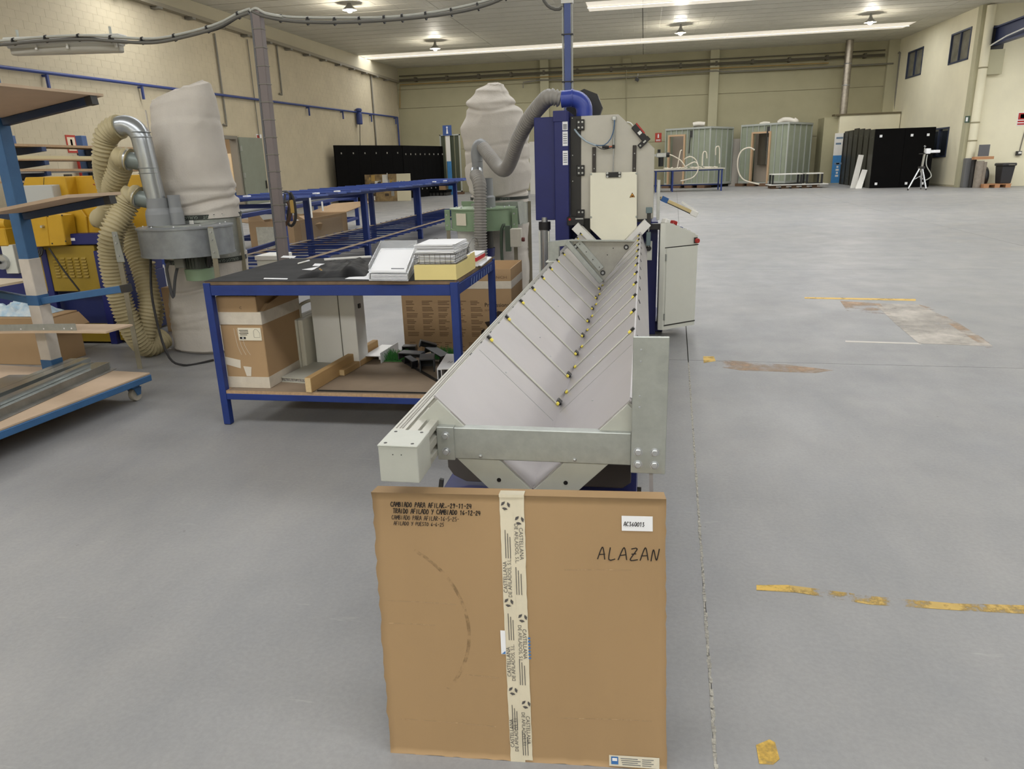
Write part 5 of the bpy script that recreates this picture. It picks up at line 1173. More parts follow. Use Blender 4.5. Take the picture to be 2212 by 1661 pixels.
for (x, y, sx, z1) in ((dc[0]-.385,dc[1]-.40,1,1.13),(dc[0]+.345,dc[1]-.22,1,1.15)): 
    l = angle_leg(x,y,z1,t,sx)
    MB().hexa([(x-.0,y-.006,.90),(x+.07,y-.006,.90),(x+.07,y,.90),(x,y,.90),(x-.0,y-.006,1.14),(x+.045,y-.006,1.14),(x+.045,y,1.14),(x,y,1.14)]).build('leg_bracket', M_galv, l)
    for z in (.95,1.05,1.11): MB().lathe([(.010,0),(.008,-.006)], (x+.025,y-.006,z), 8, 'Y').build('bolt', M_zinc, l)
for (x, y) in ((rc2[0]+.335,rc2[1]+.0),(rc2[0]+.10,rc2[1]+.37),(rc2[0]-.33,rc2[1]+.20)): angle_leg(x,y,1.18,t)
wire([(dc[0]-.10,dc[1]-.13,.86),(dc[0]-.17,dc[1]-.10,.80),(dc[0]-.19,dc[1]-.05,.55),(dc[0]-.17,dc[1]+.0,.72),(dc[0]-.12,dc[1]+.05,.90)], .013, 'motor_cable', mat('grey_cable', (96,96,98), .5), t)
wire([(dc[0]-.30,dc[1]-.10,.91),(dc[0]-.28,dc[1]-.20,.55),(dc[0]-.16,dc[1]-.30,.12),(dc[0]-.02,dc[1]-.30,.012),(dc[0]+.15,dc[1]-.12,.012)], .010, 'floor_cable', M_cable, t)
MB().beam((dc[0]+.24,dc[1]-.10,.915),(dc[0]+.14,dc[1]-.02,.66), .03,.008).build('motor_strut', M_dark, t)
# manifold of galvanised pipes
Yp = dc[1]-.05
b_ = PY(347,484,Yp); tp = PY(306,300,Yp); e1 = PY(243,262,Yp)
man = thing('pipe_manifold', (b_.x,Yp,1.17), 'shiny zinc pipe manifold with three branches rising from the fan drum', 'pipe')
ax = Vector((tp.x-b_.x,0,tp.z-b_.z))
zt = tp.z; R_ = .13
pts = [Vector((b_.x,Yp,1.165)), Vector((b_.x,Yp,1.3))]; q0 = Vector((tp.x,Yp,tp.z-.02)); pts.append(q0); 
ec = Vector((tp.x-R_,Yp,tp.z-.02))
for k in range(1, 10): a = math.pi*.62*k/9; pts.append(ec+Vector((R_*math.cos(a),0,R_*math.sin(a))))
mp = MB().tube(pts, .078, 24, caps=False).build('manifold_pipe', M_duct, man)
MB().lathe([(.105,1.16),(.105,1.25),(.098,1.28),(.085,1.30),(.085,1.38)], (b_.x,Yp,0), 28, caps=False).build('coupling', M_pvc, man); MB().lathe([(.06,1.16),(.06,1.26),(.05,1.30),(.05,1.40)], (b_.x+.125,Yp+.05,0), 20, caps=False).build('coupling', M_pvc, man)
for z in (1.58,1.62,1.86,1.90): 
    x = b_.x+(tp.x-b_.x)*(z-1.165)/(zt-1.165); MB().lathe([(.079,-.004),(.083,0),(.079,.004)], (x,Yp,z), 24, caps=False).build('pipe_bead', M_duct, man)
outs = [(pts[-1], (pts[-1]-pts[-2]).normalized())]
for (px, py) in ((283,346),(302,428)):
    q = PY(px,py,Yp); x = b_.x+(tp.x-b_.x)*(q.z-1.165)/(zt-1.165)
    MB().tube([(x,Yp,q.z-.03),(q.x,Yp-.02,q.z)], .068, 20, caps=False).build('branch', mat('grey_branch_pipe', (126,134,130), .4, .3), man); d = (Vector((q.x,Yp-.02,q.z))-Vector((x,Yp,q.z-.03))).normalized()
    MB().tube([Vector((q.x,Yp-.02,q.z))-d*.005,Vector((q.x,Yp-.02,q.z))+d*.02], .083, 18).build('hose_clamp', M_zinc, man); outs.append((Vector((q.x,Yp-.02,q.z)), d))
def beige(pts, r, lab, m=M_hose, name='ribbed_hose', grp=None, pitch=.030):
    o = hose_mb(pts, r, pitch).build(name, m, None, loc=pts[-1]); tag(o, lab, 'hose', grp); return o
o0, d0 = outs[0]
P = lambda px, py, Y: PY(px, py, Y)
beige([o0, o0+d0*.07, P(228,300,Yp), P(226,350,Yp+.02), P(236,410,Yp+.15), P(262,480,Yp+.22), P(300,560,Yp+.18), P(322,640,Yp+.10), P(318,690,Yp+.05), Vector((P(300,720,Yp).x,Yp,.10))], .088, 'beige ribbed hose from the topmost elbow of the manifold')
o1, d1 = outs[1]
beige([o1, o1+d1*.06, P(262,355,Yp), P(248,395,Yp+.05), P(243,430,Yp+.2), P(232,462,Yp+.35), P(216,474,Yp+.42)], .088, 'beige ribbed hose from the middle branch to the yellow saw')
o2, d2 = outs[2]
beige([o2, o2+d2*.06, P(270,450,Yp-.05), P(243,500,Yp-.15), P(240,560,Yp-.15), P(258,640,Yp-.12), P(285,710,Yp-.08), P(318,748,Yp+.05), P(355,728,Yp+.25)], .092, 'beige ribbed hose from the lowest branch sweeping down to the floor')
beige([P(312,566,Yp+.3), P(316,620,Yp+.3), P(333,665,Yp+.3), P(322,705,Yp+.30), P(300,700,Yp+.5)], .085, 'beige ribbed hose hanging behind the front legs of the collector')
# small carton beside the lower bag, leads on the drum
p = PZ(372,745,0); t = thing('small_labelled_carton', (-4.42,6.72,0), 'brown carton with a yellow label half hidden behind the felt bag', 'carton')
MB().box(-4.86,-4.36,6.66,7.0,0,.46).build('carton_body', M_box, t, bevel=.004); q = MB().box(-4.66,-4.47,6.656,6.66,.16,.36).build('yellow_label', mat('yellow_label', (214,190,110), .6), t); MB().box(-4.65,-4.50,6.653,6.656,.30,.345).build('label_print', M_print, q); MB().box(-4.64,-4.55,6.653,6.656,.18,.23).build('label_print', M_paper, q)
b = MB(); 
for k in range(3): b.tube(curve_pts([(dc[0]-.27+.05*k,dc[1]+.02,1.17+.012*k),(dc[0]-.22+.04*k,dc[1]-.0,1.25+.015*k),(dc[0]-.12,dc[1]+.05,1.27-.02*k),(dc[0]-.08,dc[1]+.10,1.19+.01*k),(dc[0]-.20,dc[1]+.12,1.175)],.03), .014, 8)
o = b.build('coiled_lead', mat('grey_cable', (96,96,98)), None, loc=(dc[0]-.2,dc[1],1.16)); tag(o, 'coil of grey lead lying on the fan drum of the galvanised collector', 'cable')
# ---- right collector
dc = (-1.86, 8.56); rc2 = (-1.77, 9.15)
t = thing('dust_collector', (-1.82,8.8,0), 'green dust collector with a crumpled pale felt bag beside the saw', 'dust collector')
fan = MB().lathe([(.375,.845),(.392,.845),(.392,.858),(.375,.858),(.375,1.075),(.39,1.078),(.39,1.092),(.2,1.098),(0,1.098)], (dc[0],dc[1],0), 40).build('fan_housing', M_green, t)
for k in range(10): a = k*.628+.2; MB().lathe([(.012,1.095),(.008,1.108)], (dc[0]+.31*math.cos(a),dc[1]+.31*math.sin(a),0), 8).build('bolt', M_zinc, fan)
MB().hexa([(dc[0]-.25,dc[1]-.305,.91),(dc[0]-.12,dc[1]-.372,.91),(dc[0]-.12,dc[1]-.37,.91),(dc[0]-.25,dc[1]-.30,.91),(dc[0]-.25,dc[1]-.305,1.045),(dc[0]-.12,dc[1]-.372,1.045),(dc[0]-.12,dc[1]-.37,1.045),(dc[0]-.25,dc[1]-.30,1.045)]).build('paper_patch', mat('cream_label', (222,214,194)), fan)
MB().box(dc[0]-.33,dc[0]+.05,dc[1]+.30,dc[1]+.34,.90,1.15).build('outlet_flange', M_green, t); MB().hexa([(dc[0]-.2,dc[1]+.25,.88),(dc[0]+.42,dc[1]+.1,.88),(rc2[0]+.33,rc2[1],.88),(rc2[0]-.2,rc2[1],.88),(dc[0]-.2,dc[1]+.25,1.12),(dc[0]+.40,dc[1]+.1,1.14),(rc2[0]+.33,rc2[1],1.14),(rc2[0]-.2,rc2[1],1.14)]).build('outlet_duct', M_galv, t)
MB().lathe([(.345,.84),(.355,.84),(.355,1.14),(.345,1.14)], (rc2[0],rc2[1],0), 36, caps=False).build('bag_ring', M_galv, t)
felt('upper_bag', rc2[0], rc2[1], [(1.12,.355,.355,0,0),(1.20,.352,.35,.0,0),(1.27,.37,.34,.0,0),(1.45,.40,.33,-.01,0),(1.62,.385,.31,-.015,0),(1.80,.40,.30,-.02,0),(1.98,.42,.29,-.03,0),(2.16,.34,.25,-.02,0),(2.26,.30,.2,-.06,0),(2.40,.20,.13,-.05,0),(2.48,.10,.07,.0,0),(2.50,.02,.02,.01,0)], t, 5, slant=-.12, folds=((1.225,-.11,.3,.016),(1.78,-.05,1.2,.018),(1.60,-.03,2.2,.02),(2.23,-.09,.2,.02),(2.30,.05,.4,.03)))
felt('lower_bag', rc2[0], rc2[1], [(.004,.30,.30,0,0),(.04,.34,.34,0,0),(.3,.35,.35,0,0),(.6,.34,.34,0,0),(.86,.356,.356,0,0)], t, 6, folds=((.5,-.03,1,.02),))
bd = band(rc2[0],rc2[1],.360,1.155,1.19,M_band,'strap_band',t)
for a in (-2.1,-1.2): around_text('GUILLOT', rc2[0],rc2[1],.362,1.16,.024,a,bd,True,M_bl)
for (x, y, sx) in ((dc[0]-.42,dc[1]-.13,1),(dc[0]+.38,dc[1]-.13,1),(rc2[0]+.345,rc2[1]+.02,1),(rc2[0]-.36,rc2[1]+.1,1)):
    l = angle_leg(x,y,1.05 if y < 9 else 1.12,t,sx)
    if y < 9: MB().box(x-.012,x+.056,y-.008,y,.84,1.08).build('leg_bracket', M_green, l, bevel=.004); [MB().lathe([(.012,0),(.009,-.008)], (x+.015,y-.008,z), 8, 'Y').build('bolt', M_zinc, l) for z in (.90,1.02)]
MB().lathe([(.11,.62),(.11,.845)], (dc[0]+.0,dc[1],0), 20).build('motor', M_dark, t); MB().lathe([(.12,.52),(.13,.62)], (dc[0],dc[1],0), 20).build('motor_cowl', M_mblue, t)
MB().lathe([(.14,.60),(.17,.845)], (dc[0]-.14,dc[1]-.06,0), 20).build('cone', M_white, t)
wire([(dc[0]-.06,dc[1]-.1,.78),(dc[0]-.14,dc[1]-.18,.72),(dc[0]-.17,dc[1]-.2,.50)], .015, 'motor_cable', mat('grey_cable', (96,96,98)), t)
p0 = PY(1104,497,8.3); p1 = PY(1130,532,8.3)
sb = MB().box(p0.x,p1.x-.01,8.22,8.34,p1.z,p0.z+.02).build('switch_box', mat('aged_cream_switch_box', (196,190,176), .6, var=.08, scale=9), t, bevel=.008, seg=2); MB().lathe([(.022,0),(.026,.02),(.022,.035)], (p1.x-.01,8.28,p1.z+.08), 14, 'X').build('switch_knob', mat('dark_red_knob', (110,50,46), .5), sb)
MB().box(p0.x-.06,p0.x,8.24,8.30,p1.z-.05,p0.z+.05).build('switch_bracket', mat('dark_green_bracket', (70,84,68), .5), t); wire([(p0.x-.06,8.26,p0.z+.06),(p0.x-.10,8.26,p0.z+.02),(p0.x-.11,8.27,.5),(p0.x-.06,8.3,.02)], .018, 'switch_cable', mat('dark_green_bracket', (70,84,68)), t)
# inlet pipe and the two grey hoses
Yq = 8.42
ba = PY(1031,500,Yq); t_ = thing('inlet_pipe', (ba.x,Yq,1.10), 'grey plastic inlet pipe standing on the green collector', 'pipe')
MB().lathe([(.115,1.098),(.115,1.21),(.095,1.23),(.095,1.42),(.10,1.42)], (dc[0]+.06,Yq+.02,0), 26, caps=False).build('coupling', M_pvc, t_)
c1 = PY(1031,350,Yq); c2 = PY(1040,318,Yq)
MB().tube([(c1.x,Yq,1.40),(c1.x,Yq,1.50),(c1.x,Yq,c1.z)], .062, 20, caps=False).build('riser', M_pvc, t_)
MB().tube(curve_pts([(c1.x,Yq,c1.z),(c1.x+.0,Yq,c2.z-.03),(c1.x+.05,Yq-.02,c2.z+.03),(c1.x+.10,Yq-.05,c2.z-.02)],.02), .066, 20, caps=False).build('elbow', M_pvc, t_); MB().tube([(c1.x,Yq-.06,c1.z-.09),(c1.x+.005,Yq-.12,c1.z-.17)], .070, 20, caps=False).build('zinc_sleeve', M_duct, t_)
el0 = _el0 = PY(1212,214,6.87)
h1 = [Vector((c1.x+.08,Yq-.04,c2.z-.0)), P(1058,338,8.2), P(1078,362,8.0), P(1092,366,7.8), P(1104,345,7.6), P(1118,305,7.4), P(1140,262,7.2), P(1170,224,7.0), Vector((el0.x-.10,6.87,el0.z+.02)), Vector((el0.x+.0,6.87,el0.z))]
o = hose_mb(h1, .068, .030).build('ribbed_hose', M_hoseg, None, loc=h1[0]); tag(o, 'grey ribbed hose looping from the inlet pipe up to the blue elbow', 'hose')
h2 = [Vector((c1.x+.004,Yq-.10,c1.z-.14)), P(1036,400,8.12), P(1037,450,8.08), P(1038,510,8.07), P(1040,560,8.07), Vector((-1.78,8.0,.30)), Vector((-1.62,7.75,.09)), Vector((-1.2,7.3,.085)), Vector((-.95,6.95,.085)), Vector((-.80,6.72,.12))]
o = hose_mb(h2, .070, .030).build('ribbed_hose', M_hoseg, None, loc=h2[6]); tag(o, 'grey ribbed hose hanging straight down before the green drum', 'hose')
# ================================================================== yellow saw at the left
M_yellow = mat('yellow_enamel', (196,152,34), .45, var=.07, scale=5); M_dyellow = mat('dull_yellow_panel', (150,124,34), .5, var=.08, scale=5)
YS = 6.12
t = thing('yellow_saw', (-5.4,6.5,0), 'big yellow and blue profile saw behind the trolley', 'saw')
xr = PY(258,745,YS).x; xr2 = PY(275,742,YS).x; xl = -6.5
def yb(name, x0, z0, x1, z1, y0, y1, m, bevel=.004): return MB().box(x0,x1,y0,y1,z0,z1).build(name, m, t, bevel=bevel)
zb1 = PY(180,516,YS).z
yb('base_frame', xl, .02, xr-.02, .62, YS+.08, YS+.9, mat('dark_blue_enamel', (30,40,92), .5)); yb('base_body', xl, .62, xr-.03, zb1-.05, YS+.04, YS+.9, M_mblue)  # base frame in its own dark blue
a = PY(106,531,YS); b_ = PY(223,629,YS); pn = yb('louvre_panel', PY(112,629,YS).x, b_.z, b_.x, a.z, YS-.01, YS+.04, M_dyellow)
for i in range(5):
    for j in range(7):
        x = PY(117+15.2*i,560,YS).x+.0; z = PY(117,560+6.4*j,YS).z
        MB().hexa([(x,YS-.024,z),(x+.05,YS-.024,z),(x+.05,YS-.01,z),(x,YS-.01,z),(x,YS-.011,z+.018),(x+.05,YS-.011,z+.018),(x+.05,YS-.01,z+.018),(x,YS-.01,z+.018)]).build('louvre', M_dyellow, pn)
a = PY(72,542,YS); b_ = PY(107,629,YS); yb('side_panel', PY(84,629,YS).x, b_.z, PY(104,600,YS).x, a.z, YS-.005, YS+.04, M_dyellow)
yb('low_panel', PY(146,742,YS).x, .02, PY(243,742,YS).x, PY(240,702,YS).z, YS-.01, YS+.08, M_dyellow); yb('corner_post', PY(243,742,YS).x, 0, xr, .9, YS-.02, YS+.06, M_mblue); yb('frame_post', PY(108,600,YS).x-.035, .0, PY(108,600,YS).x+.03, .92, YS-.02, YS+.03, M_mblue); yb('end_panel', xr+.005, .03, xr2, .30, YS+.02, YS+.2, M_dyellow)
a = PY(143,508,YS); b_ = PY(222,524,YS); yb('cross_beam', a.x-.1, zb1-.05, -4.9, zb1+.05, YS-.03, YS+.5, M_mblue)
lb = PY(160,518,YS); MB().boxc((lb.x+.01,YS-.0315,zb1), (.055,.002,.025)).build('white_plate', M_paper, t)
def ypoly(name, pts, Y, d, m, bevel=.006): return MB().prism([(q.x,Y,q.z) for q in [PY(x,y,Y) for x,y in pts]], (0,d,0)).build(name, m, t, bevel=bevel)
hood = ypoly('hood', [(33,505),(36,455),(54,383),(140,381),(150,430),(148,505)], 6.35, .7, M_yellow); ypoly('hood_wing', [(140,381),(372,376),(372,508),(148,508)], 6.48, .62, M_yellow)
MB().tube([PY(95,383,6.349),PY(94,400,6.349)], .003, 4).build('hood_seam', M_dark, hood)
for px in (144,206): q = PY(px,382,6.47); MB().boxc((q.x,6.49,q.z), (.06,.05,.05)).build('hood_hinge', M_dark, hood, bevel=.004)
hd = ypoly('saw_head', [(61,475),(66,466),(100,462),(108,532),(72,534),(66,525)], 6.02, .25, M_yellow); ypoly('head_side', [(100,462),(132,464),(143,530),(108,532)], 6.02, .16, M_yellow)
q = PY(94,489,6.02); MB().lathe([(.014,0),(.012,-.03)], (q.x,6.02,q.z), 12, 'Y').build('head_bolt', M_zinc, hd)
for (px, py) in ((103,467),(134,465),(113,526),(142,521)): q = PY(px,py,6.02); MB().lathe([(.008,0),(.006,-.005)], (q.x,6.02,q.z), 8, 'Y').build('screw', M_dark, hd)
ypoly('motor_cover', [(146,445),(168,443),(186,468),(190,508),(148,508)], 6.2, .28, M_yellow); ypoly('cover_side', [(186,468),(228,464),(228,508),(190,508)], 6.22, .26, M_yellow); ypoly('cover_top', [(168,443),(222,440),(228,464),(186,468)], 6.23, .25, M_yellow)
yb('control_box', PY(58,460,6.25).x, PY(80,475,6.25).z, PY(113,410,6.25).x, PY(80,400,6.25).z, 6.25, 6.42, mat('grey_control_box', (182,184,182), .45), .006)
q = PY(214,474,6.2); MB().lathe([(.075,0),(.075,.12)], (q.x-.06,6.22,q.z), 20, 'X').build('hose_port', M_hose, t)
wire([PY(202,398,6.44),PY(215,404,6.40),PY(232,418,6.3)], .006, 'red_cable', mat('red_cable', (150,60,40), .5), t)
for k in range(3): wire([PY(66+4*k,533,6.05),PY(72+5*k,552,6.0),PY(80+5*k,550,6.0),PY(86+3*k,535,6.05)], .009, 'head_cable', M_cable, t)
wire([PY(106,536,6.0),PY(135,580,5.98),PY(172,628,6.0)], .008, 'hanging_cable', M_cable, t); 
yb('left_feed_box', -6.6, .96, PY(20,500,6.1).x, PY(10,492,6.1).z, 6.05, 6.4, M_yellow, .01); MB().lathe([(.055,-.0),(.055,.45)], (PY(20,490,6.1).x-.47,6.12,PY(10,490,6.1).z+.03), 16, 'X').build('feed_roller', M_yellow, t)
yb('clamp_block', PY(42,475,6.1).x, PY(50,500,6.1).z, PY(62,470,6.1).x, PY(50,473,6.1).z, 6.05, 6.3, mat('dirty_grey_block', (150,146,138), .5)); yb('left_leg_plate', PY(8,530,6.1).x, PY(20,590,6.1).z, PY(34,530,6.1).x, PY(20,528,6.1).z, 6.06, 6.2, M_grey)
yb('left_arch', xl, .2, PY(50,590,6.1).x, PY(20,555,6.1).z, 6.10, 6.4, M_mblue, .02)
q = PY(5,566,6.05); MB().lathe([(.075,0),(.07,-.03),(.02,-.035)], (q.x,6.06,q.z), 20, 'Y').build('hand_wheel', M_zinc, t); MB().lathe([(.015,-.03),(.015,-.10)], (q.x,6.06,q.z), 10, 'Y').build('wheel_grip', M_bclip, t)
# carton and bag on the floor before it
p = PZ(40,775,0); t = thing('wide_carton', (-5.35,5.45,0), 'wide brown carton on the floor behind the trolley post', 'carton')
MB().box(-6.0,-5.02,5.32,5.68,0,.42).build('carton_body', M_box, t, bevel=.004); MB().hexa([(-5.0,5.33,.40),(-4.92,5.33,.30),(-4.92,5.67,.30),(-5.0,5.67,.40),(-5.0,5.33,.41),(-4.91,5.33,.31),(-4.91,5.67,.31),(-5.0,5.67,.41)]).build('open_flap', M_box, t); MB().hexa([(-5.02,5.30,.005),(-4.84,5.38,.005),(-4.90,5.44,.005),(-5.02,5.40,.005),(-5.02,5.30,.010),(-4.84,5.38,.010),(-4.90,5.44,.010),(-5.02,5.40,.010)]).build('bottom_flap', M_box, t)
q = random.Random(12); vs = []; n = 22
for j in range(n+1):
    for i in range(n+1):
        u, v = i/n, j/n; e = min(1, 5*min(u,1-u,v,1-v)); h = e*(.07+.07*_nz.noise(Vector((u*6,v*5,2)))+.03*_nz.noise(Vector((u*15,v*14,7)))); vs.append(Vector((-5.75+.62*u,5.36+.30*v,.423+max(.0,h))))
o = MB().add(vs, [(j*(n+1)+i,j*(n+1)+i+1,(j+1)*(n+1)+i+1,(j+1)*(n+1)+i) for j in range(n) for i in range(n)], True).build('plastic_bag', mat('pale_blue_film', (140,178,206), .35, var=.25, scale=14, c2=(214,220,222)), None, loc=(-5.45,5.5,.42)); tag(o, 'crumpled blue and clear plastic bag on the wide carton', 'bag')
# ================================================================== slatted two-level rack behind the bench
t = thing('slatted_rack', (-5.5,15,0), 'long blue two level rack with slatted shelves running towards the far wall', 'rack')
xa, xb, z1, z2 = -6.30, -4.66, .275, 1.19
for y in (9.75, 12.95, 16.3, 19.7):
    for x in (-5.03, -6.15): MB().box(x-.05,x+.05,y-.05,y+.05,0,z2-.05).build('post', M_blue, t, bevel=.004)
    MB().box(-6.15,-5.03,y-.03,y+.03,z1-.10,z1-.045).build('cross_rail', M_blue, t); MB().box(-6.15,-5.03,y-.03,y+.03,z2-.11,z2-.052).build('cross_rail', M_blue, t)
for x in (-5.03,-6.15): MB().box(x-.03,x+.03,9.7,20,z2-.05,z2).build('side_rail', M_blue, t); MB().box(x-.03,x+.03,9.0,22.5,z1-.045,z1-.0).build('side_rail', M_blue, t)
src = None; y = 9.2
while y < 22.4:
    if src is None: src = MB().box(xa,xb,y-.035,y+.035,z1+.028,z1+.05).build('slat', M_blue, t, bevel=.004); y0 = y
    else: inst(src, 'slat', t, (0,y-y0,0))
    y += .40
M_tan = mat('tan_edge_strip', (176,156,132), .6)
for x in (-4.86, -6.14): MB().box(x-.035,x+.035,9.0,22.5,z1+.05,z1+.062).build('edge_strip', M_tan, t)
src = None; y = 9.35; k = 0; q = random.Random(9)
while y < 22.6:
    x0, x1 = (-6.62 if k < 2 else xa-.1+q.uniform(-.06,.06)), -4.78+q.uniform(-.07,.05)
    MB().hexa([(x0,y,z2+.012),(x1,y,z2+.012),(x1,y+.47,z2),(x0,y+.47,z2),(x0,y,z2+.045),(x1,y,z2+.045),(x1,y+.47,z2+.03),(x0,y+.47,z2+.03)]).build('shelf_plate', mat('scuffed_blue_plate', (62,84,150), .45, var=.12, scale=6) if k % 3 else M_blue, t, bevel=.002)
    y += .478; k += 1
for (y, x) in ((10.4,-4.77),(11.2,-4.78),(10.1,-5.2),(9.9,-5.6),(17.8,-4.78),(16.9,-4.8)): MB().boxc((x,y,z2+.055),(.07,.10,.02)).build('paper_tag', M_paper, t)
for (y, x, l) in ((10.15,-4.76,.28),(10.55,-4.76,.14)): MB().boxc((x+.0,y,z2-.14),(.006,.05,l)).build('hanging_tag', M_white, t)
# ---- second rack with grey pipes
RM = Matrix.Translation((-6.92,11.6,0)) @ Matrix.Rotation(math.radians(8.5),4,'Z')
t = thing('pipe_rack', RM@Vector((-.6,4,0)), 'blue steel pipe rack with grey plastic pipes, left of the slatted rack', 'rack')
for y in (0,3.1,6.2,9.2):
    for x in (0,-1.2): MB(RM).box(x-.05,x+.05,y-.05,y+.05,0,.80).build('post', M_blue, t, bevel=.004)
    MB(RM).box(-1.15,-.05,y-.03,y+.03,.72,.80).build('cross_rail', M_blue, t); MB(RM).box(-1.15,-.05,y-.03,y+.03,.18,.25).build('cross_rail', M_blue, t)
for x in (0,-1.2):
    MB(RM).box(x-.035,x+.035,-.05,9.3,.80,.875).build('side_rail', M_blue, t, bevel=.003); MB(RM).box(x-.035,x+.035,0,9.2,.18,.25).build('side_rail', M_blue, t)
MB(RM).beam((-.05,-.5,.15),(-.05,-.05,.70),.05,.05).build('brace', M_blue, t); MB(RM).beam((-.55,-.5,.05),(-.75,-.05,.85),.04,.04).build('brace', M_blue, t)
MB(RM).box(-1.9,.0,-.45,-.38,.14,.22).build('low_rail', M_blue, t)
for y in (.02, 4.55): MB(RM).box(-.055,-.005,y-.055,y-.035,.84,1.02).build('yellow_stop', mat('ochre_stop', (188,154,84), .6), t)
M_pipeg = mat('dark_grey_plastic_pipe', (96,98,100), .4); 
for k, (x, y0, y1, r, m_, lab) in enumerate(((-.28,.9,8.6,.055,M_pipeg,'dark grey plastic pipe nearest the front rail of the pipe rack'), (-.62,.15,8.9,.07,mat('dusty_grey_pipe', (130,130,126), .5),'thickest grey pipe on the pipe rack, open at its near end'), (-.45,1.3,9.1,.035,mat('light_grey_pipe', (160,162,164), .4),'thin light grey pipe between the two thick ones'), (-.90,.4,8.0,.045,mat('light_grey_pipe', (160,162,164)),'light grey pipe at the back of the pipe rack'))):
    zc = .802+r
    b = MB(RM); b.tube([(x,y0,zc),(x,(y0+y1)/2,zc),(x,y1,zc)], r, 16, caps=False).tube([(x,y0,zc),(x,y1,zc)], r*.86, 16, caps=False)
    o = b.lathe([(r*.86,0),(r,0)], (x,y0,zc), 16, 'Y', caps=False).build('plastic_pipe', m_, None, loc=RM@Vector((x,y0,zc))); tag(o, lab, 'pipe')
# ---- crate with packing under the pipe rack
t = thing('packing_crate', (-7.3,15.0,0), 'large cardboard crate full of packing under the pipe rack', 'crate')
M_cr = mat('pale_crate_board', (182,152,116), .85, var=.08, scale=3, bump=.08); e = .02; cx0,cx1,cy0,cy1,cz = -7.82,-6.86,13.75,16.5,.62
for n_, a_ in (('front_wall',(cx0,cx1,cy0,cy0+e)),('back_wall',(cx0,cx1,cy1-e,cy1)),('side_wall',(cx0,cx0+e,cy0+e,cy1-e)),('side_wall',(cx1-e,cx1,cy0+e,cy1-e))): MB().box(*a_,.0,cz).build(n_, M_cr, t)
MB().box(cx0+e,cx1-e,cy0+e,cy1-e,0,.42).build('packing', mat('dark_packing', (56,44,36), .8, var=.4, scale=9, bump=.6), t)
MB().box(cx0+.15,cx1-.2,cy0-.004,cy0,.08,cz-.10).build('film_wrap', mat('shiny_wrap', (206,204,190), .12, var=.12, scale=14, bump=.5), t); MB().box(cx1,cx1+.004,cy0+.3,cy1-.3,.2,cz-.06).build('film_wrap', mat('wrap_brown', (184,158,124), .2, bump=.4, scale=6), t)
def flap(p, q, r_, s_, name='flap'): MB().prism([p,q,r_,s_], (0,0,.012)).build(name, M_cr, t)
flap((cx0,cy1,cz),(cx1,cy1,cz),(cx1+.55,cy1+.55,cz+.22),(cx0+.5,cy1+.4,cz+.18)); flap((cx0,cy0,cz),(cx0+.35,cy0,cz),(cx0+.15,cy0+.1,cz+.18),(cx0-.05,cy0+.1,cz+.15)); flap((cx0-.02,cy0,cz-.02),(cx0,cy0+.6,cz-.02),(cx0-.85,cy0+.5,cz+.06),(cx0-.8,cy0+.1,cz+.06))
MB().box(-8.45,-8.25,cy0+.15,cy0+.18,.28,.66).build('hanging_strip', M_cr, t)
for (x, y, rz, s_) in ((-7.45,14.3,.4,.4),(-7.05,14.9,-.3,.45),(-7.4,15.6,.8,.5),(-7.0,14.35,.2,.25)): MB().boxc((x,y,.50), (s_,s_*.6,.15), Matrix.Rotation(rz,3,'Z')@Matrix.Rotation(.4,3,'Y')).build('scrap_board', M_cr if s_ > .3 else M_white, t)
# grey junction box beyond the bench
p = PZ(575,575,.62); t = thing('grey_junction_box', (-4.5,7.4,0), 'pale grey cabinet showing just over the far left bench edge', 'cabinet')
a = PY(554,562,7.4); b_ = PY(600,553,7.4); MB().box(a.x,b_.x,7.4,7.7,0,a.z).build('cabinet_body', M_grey, t, bevel=.006); MB().box(a.x-.01,b_.x+.01,7.38,7.72,a.z,a.z+.05).build('cabinet_lid', M_white, t, bevel=.006)
# ================================================================== service poles and sagging cables
M_polew = mat('weathered_grey_pole', (122,112,110), .6, var=.10, scale=3, stretch=(1,1,.2)); Yp1 = 6.3
pb, pt = PY(611,556,Yp1), PY(556,24,Yp1)
xb_, xt_ = (PY(603,545,Yp1).x+PY(620,545,Yp1).x)/2, pt.x
t = thing('cable_pole', (xb_+.02,Yp1,0), 'grey square cable pole with tie wraps rising behind the bench', 'pole')
MB().beam((xb_+ (xb_-xt_)*.35,Yp1,0),(xt_,Yp1,pt.z), .075,.075, up=(0,1,0)).build('pole', M_polew, t, bevel=.006); MB().box(xb_-.1,xb_+.14,Yp1-.12,Yp1+.12,0,.012).build('foot_plate', M_dark, t)
for k in range(13):
    z = .98+k*.145; f = z/pt.z; x = (xb_+(xb_-xt_)*.35)*(1-f)+xt_*f
    MB().box(x-.041,x+.041,Yp1-.041,Yp1+.041,z,z+.007).build('tie_wrap', M_conduit, t)
MB().tube([(xb_-.05+(xt_-xb_)*.45,Yp1-.02,.95+.8),(xt_-.045,Yp1-.02,pt.z)], .014, 8).tube([(xb_-.045,Yp1-.02,.5),(xb_-.05+(xt_-xb_)*.45,Yp1-.02,1.75)], .014, 8).build('riser_cable', mat('grey_cable', (96,96,98)), t)
Yp2 = 8.0; a = PY(1225,250,Yp2); b_ = PY(1226,-40,Yp2)
t = thing('blue_service_pole', (a.x,Yp2,0), 'slim blue service pole with pale cables rising behind the saw', 'pole')
M_bp = mat('slate_blue_pole', (74,90,146), .45, var=.05, scale=4); xq = (PY(1221,200,Yp2).x+PY(1233,200,Yp2).x)/2
